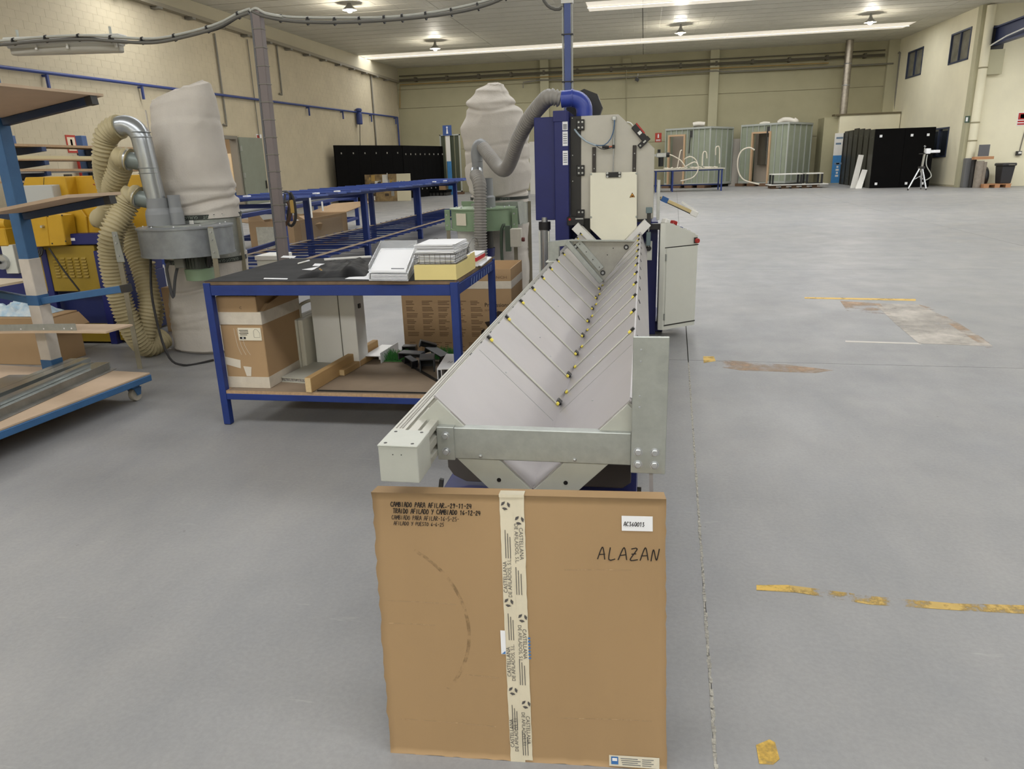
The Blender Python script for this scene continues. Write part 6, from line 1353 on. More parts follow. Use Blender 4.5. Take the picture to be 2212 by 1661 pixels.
MB().box(xq-.032,xq+.032,Yp2-.03,Yp2+.03,0,b_.z).build('pole', M_bp, t, bevel=.005); MB().box(xq-.1,xq+.1,Yp2-.1,Yp2+.1,0,.012).build('foot_plate', M_dark, t)
for dx in (-.046,.044): MB().tube([(xq+dx,Yp2-.005,1.2),(xq+dx,Yp2-.005,b_.z)], .010, 8).build('riser_cable', mat('pale_grey_cable', (176,176,168), .5), t)
for py in (8,76,178): z = PY(1226,py,Yp2).z; MB().box(xq-.06,xq+.058,Yp2-.036,Yp2+.034,z,z+(.05 if py == 8 else .010)).build('pole_clip', M_white if py == 8 else M_dark, t)
M_ca = mat('grey_sheathed_cable', (98,96,90), .5); M_cb = mat('pale_grey_cable', (176,176,168))
def cable(px, Y, r, m, lab, off=(0,0,0)):
    pts = [PY(x,y,Y)+Vector(off) for x,y in px]; o = MB().tube(curve_pts(pts,.05), r, 8).build('overhead_cable', m, None, loc=pts[0]); tag(o, lab, 'cable'); return o
left_run = [(-60,98),(0,93),(100,84),(190,81),(240,84),(330,88),(400,76),(470,56),(515,33),(540,24)]
right_run = [(548,22),(570,32),(620,42),(680,46),(740,46),(830,42),(920,34),(1000,22),(1060,6),(1100,-12)]
cable(left_run, 6.30, .014, M_ca, 'grey overhead cable sagging left of the pole above the light fitting, lowest of its bundle', (0,-.03,-.02)); cable(left_run, 6.30, .012, M_cb, 'pale overhead cable on top of the left bundle', (0,.0,.016)); cable([(x,y+3+3*math.sin(x*.03)) for x,y in left_run], 6.32, .011, M_cable, 'black overhead cable in the left bundle')
cable(right_run, 6.30, .014, M_ca, 'grey overhead cable running right from the pole top', (0,-.03,-.012)); cable([(x,y-3-2*math.sin(x*.02)) for x,y in right_run], 6.3, .011, M_cb, 'pale overhead cable on top of the right bundle', (0,.01,.012))
cable([(540,24),(548,19),(556,19),(575,30),(610,36)], 6.27, .011, M_cb, 'short pale cable looped over the pole top')
cable([(1165,-25),(1176,3),(1190,17),(1208,20),(1222,8)], 8.0, .016, M_ca, 'grey cable loop reaching the clip of the blue pole')
b = MB()
for run, n_ in ((left_run,9),(right_run,11)):
    P_ = curve_pts([PY(x,y,6.30) for x,y in run], .05)
    for k in range(n_):
        p = P_[int((k+.5)*len(P_)/n_)]; d = (P_[min(len(P_)-1,int((k+.5)*len(P_)/n_)+1)]-p).normalized(); b.tube([p-d*.005,p+d*.005], .034, 8)
o = b.build('cable_ties', M_cable, None, loc=PY(600,38,6.3)); tag(o, 'black ties strapped round the overhead cable bundles', 'cable ties'); o['kind'] = 'stuff'
# coil of flex hanging at the corner of the slatted rack
t = thing('hanging_flex', PY(612,425,6.45), 'coiled black and grey flex hanging by the cable pole', 'cable')
H = lambda px, py: PY(px,py,6.45)
MB().tube(curve_pts([H(606,430),H(607,418),H(614,414),H(624,416),H(627,430),H(620,436),H(610,434),H(606,428)],.02), .012, 8).build('grey_loop', mat('grey_cable', (96,96,98)), t)
MB().tube(curve_pts([H(627,416),H(634,430),H(638,455),H(638,475),H(630,488),H(622,480),H(624,452),H(628,425),H(626,418)],.02), .014, 8).build('black_loop', M_cable, t); MB().tube(curve_pts([H(616,418),H(614,450),H(612,500),H(613,556)],.03), .011, 8).build('tail', mat('grey_cable', (96,96,98)), t); MB().tube(curve_pts([H(622,436),H(628,452),H(624,474),H(617,486)],.02), .018, 8).build('brown_lead', mat('brown_lead', (84,62,46), .6), t); MB().tube([H(612,416)+Vector((0,.02,0)),Vector((PY(605,416,6.3).x,6.33,H(612,416).z)) ],.006,6).build('hook', M_galv, t); MB().boxc(H(632,446),(.045,.03,.12)).build('yellow_plug', mat('ochre_stop', (188,154,84)), t, bevel=.006)
# ================================================================== linear light fitting under the left cables
a = PY(18,100,6.42); b_ = PY(268,92,6.42)
t = thing('linear_light_fitting', (a+b_)/2, 'unlit pale linear light fitting hung under the left cable run', 'light fitting')
d = (b_-a).normalized(); u = Vector((-d.z,0,d.x)); M_fit = mat('pale_grey_fitting', (206,206,200), .45); M_dif = mat('frosted_diffuser', (176,172,162), .3)
MB().beam(a+u*.03, b_+u*.03, .12,.075, up=u).build('fitting_body', M_fit, t, bevel=.008); MB().beam(a+d*.02, b_-d*.02, .085,.05, up=u).build('flange', M_fit, t, bevel=.006)
MB().beam(a+d*.04-u*.045, b_-d*.03-u*.045, .08,.075, up=u).build('diffuser', M_dif, t, bevel=.018, seg=3)
for f in (.28,.55,.96): q = a.lerp(b_,f); MB().boxc(q+Vector((0,-.052,.0)), (.02,.012,.09)).build('catch', M_white, t)
for f in (.1,.9): q = a.lerp(b_,f)+u*.055; MB().box(q.x-.008,q.x+.008,q.y-.008,q.y+.008,q.z,q.z+.08).build('hanger', M_galv, t)
# ================================================================== left wall: compressed air pipe, trunking, drops, door, signs
M_ap = mat('compressed_air_blue', (52,68,128), .45)
ys_ = [-2, 41.0/41*45.4]; zA = PX(300,183,LX).z; z0_ = PX(0,146,LX).z; z1_ = PX(770,243,LX).z; yA, yB = PX(0,146,LX).y, PX(770,243,LX).y
def zp(y): return z0_+(z1_-z0_)*(y-yA)/(yB-yA)
t = thing('compressed_air_pipe', (LX+.12,30,zp(30)), 'long blue compressed air pipe along the left block wall', 'pipe')
yE = PX(854,250,LX).y
MB().tube([(LX+.12,10,zp(10)),(LX+.12,26,zp(26)),(LX+.12,yE,zp(yE))], .045, 10).build('pipe_run', M_ap, t); MB().tube([(LX+.12,yE,zp(yE)),(LX+.12,yE+.02,2.3)], .045, 10).build('drop_leg', M_ap, t)
for (px, py) in ((90,157),(297,182),(372,192),(661,230),(735,240),(797,248),(850,252)):
    y = PX(px,py,LX).y; br_ = MB().box(LX,LX+.16,y-.03,y+.03,zp(y)-.10,zp(y)-.045).build('bracket', M_ap, t); MB().box(LX+.10,LX+.16,y-.03,y+.03,zp(y)-.42,zp(y)-.10).build('bracket_tail', M_ap, br_)
y = PX(768,250,LX).y; MB().lathe([(.14,-.62),(.16,-.58),(.16,-.1),(.10,.0),(.17,.05),(.17,.16),(.1,.2)], (LX+.2,y,zp(y)), 14).build('air_filter', M_ap, t); wire([(LX+.2,y,zp(y)-.6),(LX+.1,y+.05,2.9),(LX+.12,y,2.3)], .02, 'filter_hose', M_cable, t)
t = thing('cable_trunking', (LX+.16,30,BEAMZ), 'grey cable trunking below the concrete ring beam on the left wall', 'trunking')
MB().box(LX+.10,LX+.26,8,FARY-.3,BEAMZ-.02,BEAMZ+.10).build('trunking', mat('dusty_trunking', (140,132,114), .6), t)
for k in range(18): y = 14+k*1.8; MB().box(LX+.0,LX+.30,y-.1,y+.1,BEAMZ-.09,BEAMZ-.021).build('bracket', M_conduit, t)
def drop(px0, py0, px1, py1, r, lab, m=M_conduit, hook=False):
    a = PX(px0,py0,LX+.06); b_ = PX(px1,py1,LX+.06); pts = [a, Vector((a.x,a.y,b_.z))]
    if hook: pts += [Vector((a.x,a.y-.02,b_.z-.15)), Vector((a.x,a.y-.25,b_.z-.12))]
    o = MB().tube(pts, r, 8).build('wall_conduit', m, None, loc=a); tag(o, lab, 'conduit')
drop(463,72,486,262,.035,'dark conduit hanging from the trunking left of the cable pole', hook=True); drop(597,95,606,196,.035,'short dark conduit ending in a hook right of the cable pole', hook=True); drop(534,85,560,296,.02,'thin pale drop cable above the green door'); drop(800,150,810,320,.045,'dark conduit dropping behind the black panels near the far corner'); drop(859,253,866,318,.05,'dark pipe in the far left corner')
# doorway: frame, leaf and the lit room behind
dn = sroot('door_1', (LX,(D0+D1)/2,0)); M_door = mat('grey_green_door', (132,136,122), .5, var=.05, scale=3); M_dfr = mat('brown_grey_frame', (130,124,112), .6)
MB().box(LX-.26,LX+.03,D1-.12,D1,0,DH).box(LX-.26,LX+.03,D0,D0+.12,0,DH).box(LX-.26,LX+.03,D0+.12,D1-.12,DH-.12,DH).build('door_frame', M_dfr, dn)
q0 = PX(514,294,LX+.05).y; q1 = PX(557,296,LX+.05).y; lf = MB().hexa([(LX+.04,D1,.02),(LX+.10,D1,.02),(LX+.22,q1,.02),(LX+.16,q1,.02),(LX+.04,D1,DH-.04),(LX+.10,D1,DH-.04),(LX+.22,q1,DH-.04),(LX+.16,q1,DH-.04)]).build('door_leaf', M_door, dn, bevel=.006)
MB().boxc((LX+.24,q1-.12,1.12),(.05,.05,.30)).build('door_handle', M_dark, lf); [MB().boxc((LX+.11,D1+.02,z),(.06,.05,.18)).build('hinge', M_galv, lf) for z in (.4,1.5,2.5)]
w4 = sroot('wall_side_room', (LX-3,26,0)); M_room = mat('pale_room_paint', (236,218,190), .8)
MB().box(LX-6.2,LX-6,18,36,0,4).box(LX-6,LX-.25,35.8,36,0,4).box(LX-6,LX-.25,18,18.2,0,4).build('plaster', M_room, w4); MB().box(LX-6,LX-.25,18,36,3.8,4).build('ceiling_plate', M_room, w4); MB().box(LX-6.2,LX-.25,18,36,-.2,0).build('floor_plate', M_floor, w4)
L = bpy.data.lights.new('side_room_light', 'AREA'); L.shape = 'RECTANGLE'; L.size = 4; L.size_y = 10; L.energy = 420; L.color = (1,.93,.84); o = bpy.data.objects.new('side_room_light', L); COL.objects.link(o); o.location = (LX-3,27,3.7)
t = thing('blue_hoist_frame', (LX-2.2,28.5,0), 'blue steel frame with a control box seen through the open doorway', 'frame')
M_hf = mat('mid_blue_frame', (70,104,158), .45); xh = LX-1.6
MB().box(xh-.2,xh+.2,28.0,28.35,0,3.5).build('upright', M_hf, t); MB().box(xh-1.2,xh+.3,28.9,29.1,.1,.9).build('base_plate', M_hf, t); MB().beam((xh-.3,28.1,1.7),(xh+.4,27.2,.1),.12,.12,up=(0,1,0)).build('brace', M_mblue, t); MB().box(xh-1.8,xh-.3,28.2,28.5,1.9,3.2).build('side_panel', M_mblue, t); MB().box(xh-1.8,xh-.2,28.15,28.5,1.72,1.86).build('crossbar', M_white, t)
bx_ = MB().box(xh+.12,xh+.7,28.0,28.3,1.15,2.35).build('control_box', mat('cream_control_box', (214,196,166), .5), t); [MB().lathe([(.07,0),(.06,-.05)], (xh+.32,28.0,z), 12, 'Y').build('button', M_red, bx_) for z in (1.75,2.0)]
# red and green wall signs
def sign(lab, p, w, h, nx, m, marks, cat='sign', name='wall_sign'):
    t = thing(name, p, lab, cat); p = Vector(p)
    if nx == 'X': B = lambda u,v,h_: Vector((p.x+h_, p.y+u, p.z+v))
    else: B = lambda u,v,h_: Vector((p.x+u, p.y-h_, p.z+v))
    def rect(u0,v0,u1,v1,h0,h1,n_,mm): MB().hexa([B(u0,v0,h0),B(u1,v0,h0),B(u1,v1,h0),B(u0,v1,h0),B(u0,v0,h1),B(u1,v0,h1),B(u1,v1,h1),B(u0,v1,h1)]).build(n_, mm, t)
    rect(-w/2,-h/2,w/2,h/2,.0,.012,'plate',m)
    for (u0,v0,u1,v1,mm) in marks: rect(u0*w,v0*h,u1*w,v1*h,.012,.016,'pictogram',mm)
    return t
M_sr = mat('faded_sign_red', (176,58,42), .6); W = M_paper
EXT = [(-.10,-.05,.10,.32,W),(-.05,.32,.05,.40,W),(-.36,-.40,.36,-.34,W),(-.36,-.28,.36,-.22,W)]
p = PX(154,311,LX); sign('red framed fire extinguisher sign on the left wall above the shelving', (LX+.002,p.y,p.z), .36,.46,'X',M_sr,[(-.38,-.38,.38,.38,mat('sign_cream', (226,206,180), .7)),(-.10,-.30,.10,.26,M_sr)])
p = PX(561,311,LX); sign('red and white fire hose sign right of the green door', (LX+.002,p.y,p.z), .42,.75,'X',W,[(-.4,.08,.1,.45,M_sr),(-.3,-.1,.3,.02,M_sr),(-.4,-.45,.4,-.36,M_sr),(-.4,-.30,.4,-.2,M_sr)]); p = PX(577,306,LX); sign('small green exit sign beside the cable pole', (LX+.002,p.y,p.z), .3,.5,'X',mat('sign_green', (60,130,90), .6),[(-.3,-.2,.2,.2,W)])
p = PX(167,360,LX+.0); t = thing('wall_fire_extinguisher', (LX+.15,p.y,p.z-.2), 'red fire extinguisher on the left wall behind the shelving', 'extinguisher'); MB().lathe([(.09,-.3),(.10,-.28),(.10,.18),(.05,.25),(.04,.28)], (LX+.14,p.y,p.z), 14).build('bottle', M_red, t); MB().boxc((LX+.14,p.y,p.z+.32),(.05,.12,.06)).build('valve', M_dark, t); MB().boxc((LX+.245,p.y+.02,p.z),(.004,.12,.14)).build('bottle_label', M_paper, t)
# ================================================================== cantilever shelving against the left wall
t = thing('cantilever_shelving', (-13.6,15.5,0), 'dark blue cantilever shelving with long boards and profiles by the left wall', 'shelving')
XS = -13.3; M_sh = mat('shelving_dark_blue', (44,60,96), .5); M_sh2 = mat('shelving_post_blue', (72,100,148), .5)
for px in (55, 207):
    y = PX(px,320,XS).y; MB().box(XS-.45,XS-.27,y-.09,y+.09,0,PX(px,296,XS).z+.04).build('post', M_sh2, t, bevel=.01); MB().box(XS-.6,XS+.5,y-.09,y+.09,0,.12).build('foot', M_sh, t)
for (py0, py1, th_, m_) in ((318,325,.05,M_board),(348,348,.03,M_board),(368,370,.05,M_board),(393,388,.04,M_board)):
    z = PX(60,py0,XS).z; y0_, y1_ = 11.0, PX(312,py1,XS).y; z_b = PX(300,py1,XS).z
    f = MB().hexa([(XS-.27,y0_,z),(XS+.45,y0_,z),(XS+.45,y1_,z_b),(XS-.27,y1_,z_b),(XS-.27,y0_,z+th_),(XS+.45,y0_,z+th_),(XS+.45,y1_,z_b+th_),(XS-.27,y1_,z_b+th_)]).build('shelf_board', m_, t)
    for px in (55, 207):
        y = PX(px,320,XS).y; zz = z+(z_b-z)*(y-y0_)/(y1_-y0_); MB().hexa([(XS-.28,y-.06,zz-.16),(XS+.46,y-.06,zz-.09),(XS+.46,y+.06,zz-.09),(XS-.28,y+.06,zz-.16),(XS-.28,y-.06,zz-.002),(XS+.46,y-.06,zz-.002),(XS+.46,y+.06,zz-.002),(XS-.28,y+.06,zz-.002)]).build('arm', M_sh, t)
for k, (py, n_, m_, lab) in enumerate(((344,4,mat('cream_profile', (206,192,150), .35),'cream profile on the second shelf of the shelving'),(374,4,mat('silver_profile', (170,168,166), .35, .5),'silver profile on the third shelf of the shelving'),)):
    z = PX(60,py+4,XS).z
    for j in range(n_): 
        o = MB().box(XS+.30-j*.14,XS+.40-j*.14,11.3+.2*j,16.9-.15*j,z+.005 if k == 0 else z+.03,z+.10).build('long_profile', m_, None, loc=(XS+.3-j*.14,14,z)); tag(o, ('nearest', 'second', 'third', 'rearmost')[j] + ' ' + lab, 'profile', 'profiles on the wall shelving, ' + ('second shelf' if k == 0 else 'third shelf'))
# ================================================================== far wall services
t = thing('wall_cable_tray', (0,FARY-.4,6.5), 'thin cable tray with brackets running along the top of the far wall', 'cable tray')
za = PY(900,171,FARY-.35).z; zc = PY(1900,118,FARY-.35).z; x0_, x1_ = LX+.3, 13.0; zz = (za+zc)/2
for dz, r in ((.22,.035),(.0,.05),(-.07,.04)): MB().tube([(x0_,FARY-.36,za+dz),(x1_,FARY-.36,zc+dz)], r, 6).build('tray_rail', mat('dark_tray', (84,78,62), .6), t)
for k in range(14): f = (k+.5)/14; x = x0_+(x1_-x0_)*f; z = za+(zc-za)*f; MB().box(x-.06,x+.06,FARY-.40,FARY-.0 if abs(x) < 99 else FARY,z-.13,z+.12).build('bracket', mat('dark_tray', (84,78,62)), t)
def wallrun(px, r, lab, m, Y=FARY-.33, name='wall_pipe', cat='pipe'):
    pts = [PY(x,y,Y) for x,y in px]; o = MB().tube(pts, r, 8).build(name, m, None, loc=pts[0]); tag(o, lab, cat)
wallrun([(864,233),(864,183),(1000,176),(1180,166),(1300,160),(1530,148),(1700,140),(1790,136)], .035, 'thin ochre pipe along the far wall below the cable tray', mat('ochre_pipe', (150,124,70), .6))
wallrun([(1130,190),(1130,178),(1165,173),(1300,171),(1530,154),(1548,153),(1565,155),(1700,149),(1930,137)], .04, 'dark cable line along the far wall under the ochre pipe', M_conduit); wallrun([(1353,140),(1353,300)], .035, 'thin vertical conduit down the far wall from a small box', mat('wall_grey', (146,140,112), .6))
wallrun([(1941,113),(1945,116),(1935,210),(1934,236)], .07, 'dark conduit in the far right corner by the low room', M_conduit, 46.5)
p = PY(1354,135,FARY); o = MB().box(p.x-.25,p.x+.25,FARY-.2,FARY,p.z-.2,p.z+.2).build('junction_box', M_panelwall, None, loc=(p.x,FARY,p.z)); tag(o, 'small square box high on the far wall between the pillars', 'box')
p = PY(1376,172,FARY-.4); t = thing('security_camera', p, 'small dark security camera under the cables on the far wall', 'camera'); MB().boxc(p,(.22,.35,.16),Matrix.Rotation(.5,3,'Y')).build('housing', M_dark, t); MB().beam((p.x+.06,p.y+.35,p.z+.35),(p.x,p.y,p.z),.06,.06).build('arm', M_white, t); MB().lathe([(.06,-.20),(.06,-.16)], p, 10, 'Y').build('lens', M_bclip, t)
q0 = PY(1838,80,44.9); q1 = PY(1822,252,45.5); t = thing('steel_chimney', (q1.x,45.6,q1.z), 'bright steel flue pipe rising from the low corner room', 'flue'); MB().tube([(q1.x,45.65,ROOMZ+.09),(q1.x+.0,45.65,CE(45.6)-.02)], .20, 16).build('flue', mat('mottled_flue_steel', (168,160,148), .35, .7, var=.25, scale=6), t)
for z in (5.2,6.3): MB().lathe([(.205,z),(.215,z+.03),(.205,z+.06)], (q1.x,45.65,0), 16, caps=False).build('flue_joint', M_zinc, t)
# downpipe, box, sign and the blue crane beam on the wall facing the camera at the right
YW = 36.7; p0 = PY(2140,10,YW-.2); t = thing('rain_downpipe', (14.7,YW-.2,0), 'cream rain downpipe with a grey foot in the right corner', 'pipe')
xp = (PY(2090,400,YW-.22).x+PY(2141,0,YW-.22).x)/2
MB().cyl((xp,YW-.22,1.25),.17,6.1,18).build('pipe', M_rwall, t); MB().box(xp-.2,xp+.2,YW-.42,YW-.03,0,1.25).build('pipe_guard', mat('grey_guard', (112,112,112), .5), t, bevel=.01)
for z in (1.95,2.7,4.9): MB().lathe([(.178,z),(.19,z+.02),(.178,z+.06)], (xp,YW-.22,0), 18, caps=False).build('pipe_joint', mat('dull_joint_cream', (150,142,112), .7), t)  # joints in a darker cream than the pipe
p = PY(2206,257,YW); sign('red fire hose sign high on the right wall', (p.x+.05,YW-.001,p.z), .40,.54,'Y',W,[(-.46,-.05,.46,.46,M_red),(-.25,.05,.25,.36,W),(-.46,-.45,.46,-.32,M_red),(-.46,-.25,.46,-.12,M_red)])
p = PY(2199,331,YW); t = thing('wall_socket', (p.x,YW,p.z), 'small dark socket with a pale cable on the right wall', 'socket'); MB().boxc((p.x,YW-.06,p.z),(.2,.12,.18)).build('socket_body', M_dark, t); MB().boxc((p.x+.02,YW-.125,p.z+.02),(.12,.01,.08)).build('socket_lid', M_white, t); MB().tube([(p.x+.03,YW-.03,p.z),(p.x+.14,YW-.03,p.z+1.2)],.02,6).build('socket_cable', M_conduit, t)
p = PY(2084,258,36.6); sign('small dark green exit plate on the pilaster at the right', (13.86,36.59,p.z), .2,.28,'Y',mat('dark_sign_green', (70,88,74), .6),[(-.3,-.3,.1,.3,W)])
q0 = PY(2150,80,36.5); t = thing('crane_beam', (16,30,5.6), 'dark blue crane runway beam on the right wall, coming towards the camera', 'beam')
A_ = Vector((PY(2155,77,36.4).x, 36.68, PY(2155,77,36.4).z)); zb_ = A_.z
for z0, z1, w in ((-.36,-.30,.14),(-.30,.30,.03),(.30,.36,.14)): MB().box(A_.x-w,A_.x+w,4.0,36.69,zb_+z0,zb_+z1).build('web' if w < .1 else 'flange', mat('crane_blue', (50,58,92), .5), t)
wire([(A_.x-.25,36.6,zb_-.42),(A_.x-.18,33,zb_-.1),(A_.x-.18,20,zb_-.05)], .03, 'beam_cable', M_white, t, step=1)
MB().box(A_.x-.15,A_.x+.35,36.55,36.69,zb_-.5,zb_+.42).build('end_plate', M_dark, t)
MB().box(A_.x-.4,A_.x+.4,36.45,36.7,zb_-1.5,zb_-.52).build('corbel', M_pillar, wr)
# ================================================================== prefabricated pods before the far wall
M_pg = mat('pod_green_board', (150,157,138), .75, var=.06, scale=2); M_stud = mat('galvanised_stud', (172,176,170), .5, .1); M_pw = mat('pod_door_wood', (196,164,130), .6); M_in = mat('pod_inside_panel', (176,164,150), .5)
def pod(a, b_, c, top_a, top_b, top_c, door, lab, ga, gb, gc, shower):
    A, B, C = [Vector((PY(p[0],p[1],Y).x, Y, .16)) for p, Y in ((a,ga),(b_,gb),(c,gc))]
    h = (PY(*top_a,ga).z+PY(*top_b,gb).z+PY(*top_c,gc).z)/3
    D = A+(C-B); t = thing('prefab_pod', (A+B+C+D)/4*1.0-Vector((0,0,.16)), lab, 'pod')
    up = Vector((0,0,1)); L1 = (B-A).length; d1 = (B-A).normalized(); L2 = (C-B).length; d2 = (C-B).normalized(); n1 = Vector((d1.y,-d1.x,0)); n2 = Vector((d2.y,-d2.x,0))
    def wall(o, d, n, u0, u1, z0, z1, off, th_, name, m, parent=t):
        p = o+d*u0-n*off; q = o+d*u1-n*off; return MB().hexa([Vector((p.x,p.y,z0)),Vector((q.x,q.y,z0)),Vector((q.x,q.y,z0))-n*th_,Vector((p.x,p.y,z0))-n*th_,Vector((p.x,p.y,z1)),Vector((q.x,q.y,z1)),Vector((q.x,q.y,z1))-n*th_,Vector((p.x,p.y,z1))-n*th_]).build(name, m, parent)
    zb, zt = .16, h; du0, du1, dz1 = door[0]*L1, door[1]*L1, zb+(zt-zb)*door[2]
    wall(A,d1,n1,0,du0,zb,zt,.06,.03,'board',M_pg); wall(A,d1,n1,du1,L1,zb,zt,.06,.03,'board',M_pg); wall(A,d1,n1,du0,du1,dz1,zt,.06,.03,'board',M_pg)
    wall(B,d2,n2,0,L2,zb,zt,.06,.03,'board',M_pg); wall(A,(D-A).normalized(),Vector((-n2.x,-n2.y,0)),0,L2,zb,zt,.03,.03,'board',M_pg); wall(D,d1,Vector((-n1.x,-n1.y,0)),0,L1,zb,zt,.0,.03,'board',M_pg)
    MB().prism([A+up*.0,B,C,D],(0,0,.05)).build('floor_tray', M_stud, t)
    n = 8
    for k in range(n+1):
        u = (L1-.04)*k/n
        if du0-.05 < u < du1-.0: wall(A,d1,n1,u,u+.04,dz1+.1,zt,.0,.06,'stud',M_stud)
        else: wall(A,d1,n1,u,u+.04,zb,zt,.0,.06,'stud',M_stud)
    for k in range(5): u = (L2-.05)*k/4; wall(B,d2,n2,u,u+.05,zb,zt,.0,.06,'stud',M_stud)
    for o, d, n_, L_ in ((A,d1,n1,L1),(B,d2,n2,L2)):
        wall(o,d,n_,0,L_,zt-.10,zt,-.01,.07,'rail',M_stud); wall(o,d,n_,0 if o is B else du1,L_,zb,zb+.12,-.01,.07,'rail',M_stud)
    wall(A,d1,n1,0,du0,zb,zb+.12,-.01,.07,'rail',M_stud)
    fr = wall(A,d1,n1,du0-.09,du0,zb,dz1+.09,-.03,.16,'door_frame',M_pw); wall(A,d1,n1,du1,du1+.09,zb,dz1+.09,-.03,.16,'door_frame',M_pw); wall(A,d1,n1,du0,du1,dz1,dz1+.09,-.03,.16,'door_frame',M_pw)
    wall(A,d1,n1,du0-.3,du1+.5,zb+.06,zt-.1,.75,.03,'inner_wall',M_in)
    if shower: wall(A,d1,n1,du0+.05,du1,zb+1.0,dz1,.5,.01,'shower_glass',mat('dim_shower_glass', (86,80,70), .1)); wall(A,d1,n1,du0+.62*(du1-du0),du0+.66*(du1-du0),zb+1.0,dz1-.2,.47,.02,'shower_bar',M_zinc)
    for f in (.1,.36,.62,.9):
        p = A.lerp(B,f)-n1*.1; MB().boxc((p.x,p.y+.3,.08),(.45,.9,.158),Matrix.Rotation(math.atan2(d1.y,d1.x),3,'Z')).build('pallet_block', mat('pallet_wood_dark', (110,84,62), .8), t)
    w_ = A.lerp(B,.58)-n1*.0; MB().boxc((w_.x,w_.y-.02,zt-.35),(.14,.05,.35)).build('tag_pouch', M_dark, t); MB().tube([(w_.x-.05,w_.y-.03,zt-.4),(w_.x-.08,w_.y-.03,1.9)],.03,6).build('dangling_cable', M_dark, t)
    return t, A, B, C, D, h, n1
t1, A, B, C, D, h1, n1 = pod((1434,399),(1530,401),(1579,395),(1434,279),(1531,274),(1578,273),(.10,.42,.86), 'left green board prefab pod with an empty timber doorway', 45.0, 43.6, 45.9, False)
p = (A+B)/2; 
o = MB().tube(curve_pts([PY(1497,270,44.6),PY(1508,268,44.6),PY(1522,269,44.6)],.1),.14,12).build('flexible_duct', mat('white_flexible_duct', (214,208,196), .5), None, loc=(p.x,44.6,h1)); tag(o, 'short white duct hose lying on the left pod', 'duct')
t2, A2, B2, C2, D2, h2, n2_ = pod((1594,400),(1695,402),(1746,394),(1601,271),(1703,265),(1747,263),(.27,.61,.84), 'right green board prefab pod with a timber doorway and a shower screen inside', 45.2, 43.3, 45.9, True)
o = MB().tube(curve_pts([PY(1683,266,44.6),PY(1692,260,44.5),PY(1706,260,44.4),PY(1716,263,44.4),PY(1722,258,44.4)],.1),.16,12).build('flexible_duct', mat('white_flexible_duct', (214,208,196)), None, loc=PY(1700,264,44.5)); tag(o, 'bent white duct hose lying on the right pod', 'duct')
o = MB().tube(curve_pts([PY(1642,270,44.9),PY(1650,267,44.9),PY(1662,268,44.9)],.1),.12,10).build('flexible_duct', mat('white_flexible_duct', (214,208,196)), None, loc=PY(1650,268,44.9)); tag(o, 'small pale duct end on the left part of the right pod', 'duct')
def ring(px, Y, r, lab, zoff=0):
    pts = [PY(x,y,Y) for x,y in px]; o = MB().tube(curve_pts(pts,.08), r, 8).build('bent_tube', mat('cream_plastic_tube', (222,214,198), .45), None, loc=pts[0]); tag(o, lab, 'tube'); return o
ring([(1630,324),(1618,319),(1602,326),(1594,345),(1595,370),(1606,388),(1630,396),(1640,398)], 42.9, .04, 'large curved cream tube leaning against the right pod')
# white board between the pods
a = PY(1578,300,46.0); b_ = PY(1594,377,46.0); o = MB().prism([(a.x,45.9,.0),(b_.x-.0,45.9,.0),(b_.x+.05,46.3,a.z),(a.x+.03,46.3,a.z)],(0,.05,0)).build('white_board', mat('greyish_white_board', (190,182,172), .5), None, loc=(a.x,46,0)); tag(o, 'tall white board leaning between the two pods', 'board')
# blue table with cream tubes
YT = 39.6; a = PY(1413,366,YT); b_ = PY(1566,363,YT); t = thing('blue_assembly_table', ((a.x+b_.x)/2,YT,0), 'long blue table with a pale worn top before the left pod', 'table'); zt = (a.z+b_.z)/2
MB().box(a.x-.6,b_.x,YT-.3,YT+1.5,zt-.05,zt).build('table_top', mat('pale_worn_top', (186,182,170), .6, var=.1, scale=5), t)
for x in (a.x+.1,(a.x*.45+b_.x*.55)-1.0,b_.x-.16): [MB().box(x-.035,x+.035,y-.035,y+.035,0,zt-.05).build('leg', M_blue, t) for y in (YT-.22,YT+1.4)]
MB().box(a.x-.5,b_.x-.1,YT-.24,YT-.18,zt-.11,zt-.05).build('rail', M_blue, t); MB().box(a.x-.5,b_.x-.1,YT+1.36,YT+1.42,.25,.31).build('rail', M_blue, t); MB().box(b_.x-.18,b_.x-.12,YT-.2,YT+1.4,.25,.31).build('rail', M_blue, t)
for (px, lab) in (([(1472,348),(1462,341),(1450,335),(1442,333)][::-1]+[(1480,360)],'short bent cream tube lying on the left of the blue table'), ([(1478,344),(1490,338),(1502,344),(1508,357)],'curved cream tube arching over the table top'), ([(1517,358),(1518,333),(1522,327),(1526,330),(1527,342)],'narrow cream hoop standing on the table'), ([(1546,335),(1546,320),(1550,316),(1554,320),(1554,353)],'taller cream hoop standing at the right of the table'), ([(1463,362),(1466,345),(1470,326),(1473,325)],'upright bent cream tube at the left of the table')):
    ring([(x,min(y,362)) for x,y in px], YT+.3, .028, lab)
ring([(1480,360),(1500,350),(1508,358),(1506,372),(1495,384),(1470,391)], YT-.4, .03, 'cream tube hanging round the front of the blue table')
q = random.Random(21); b = MB()
for k in range(40):
    x = q.uniform(a.x+.6,b_.x-.2); y = YT+q.uniform(-.1,1.2); an = q.uniform(0,3.1); l = q.uniform(.08,.3); z = zt+.03; b.tube([(x,y,z),(x+l*math.cos(an),y+l*math.sin(an),z+q.uniform(0,.06))], .025, 6)
o = b.build('loose_fittings', mat('cream_plastic_tube', (222,214,198)), None, loc=((a.x+b_.x)/2,YT,zt)); tag(o, 'litter of small cream pipe fittings on the blue table', 'fittings'); o['kind'] = 'stuff'
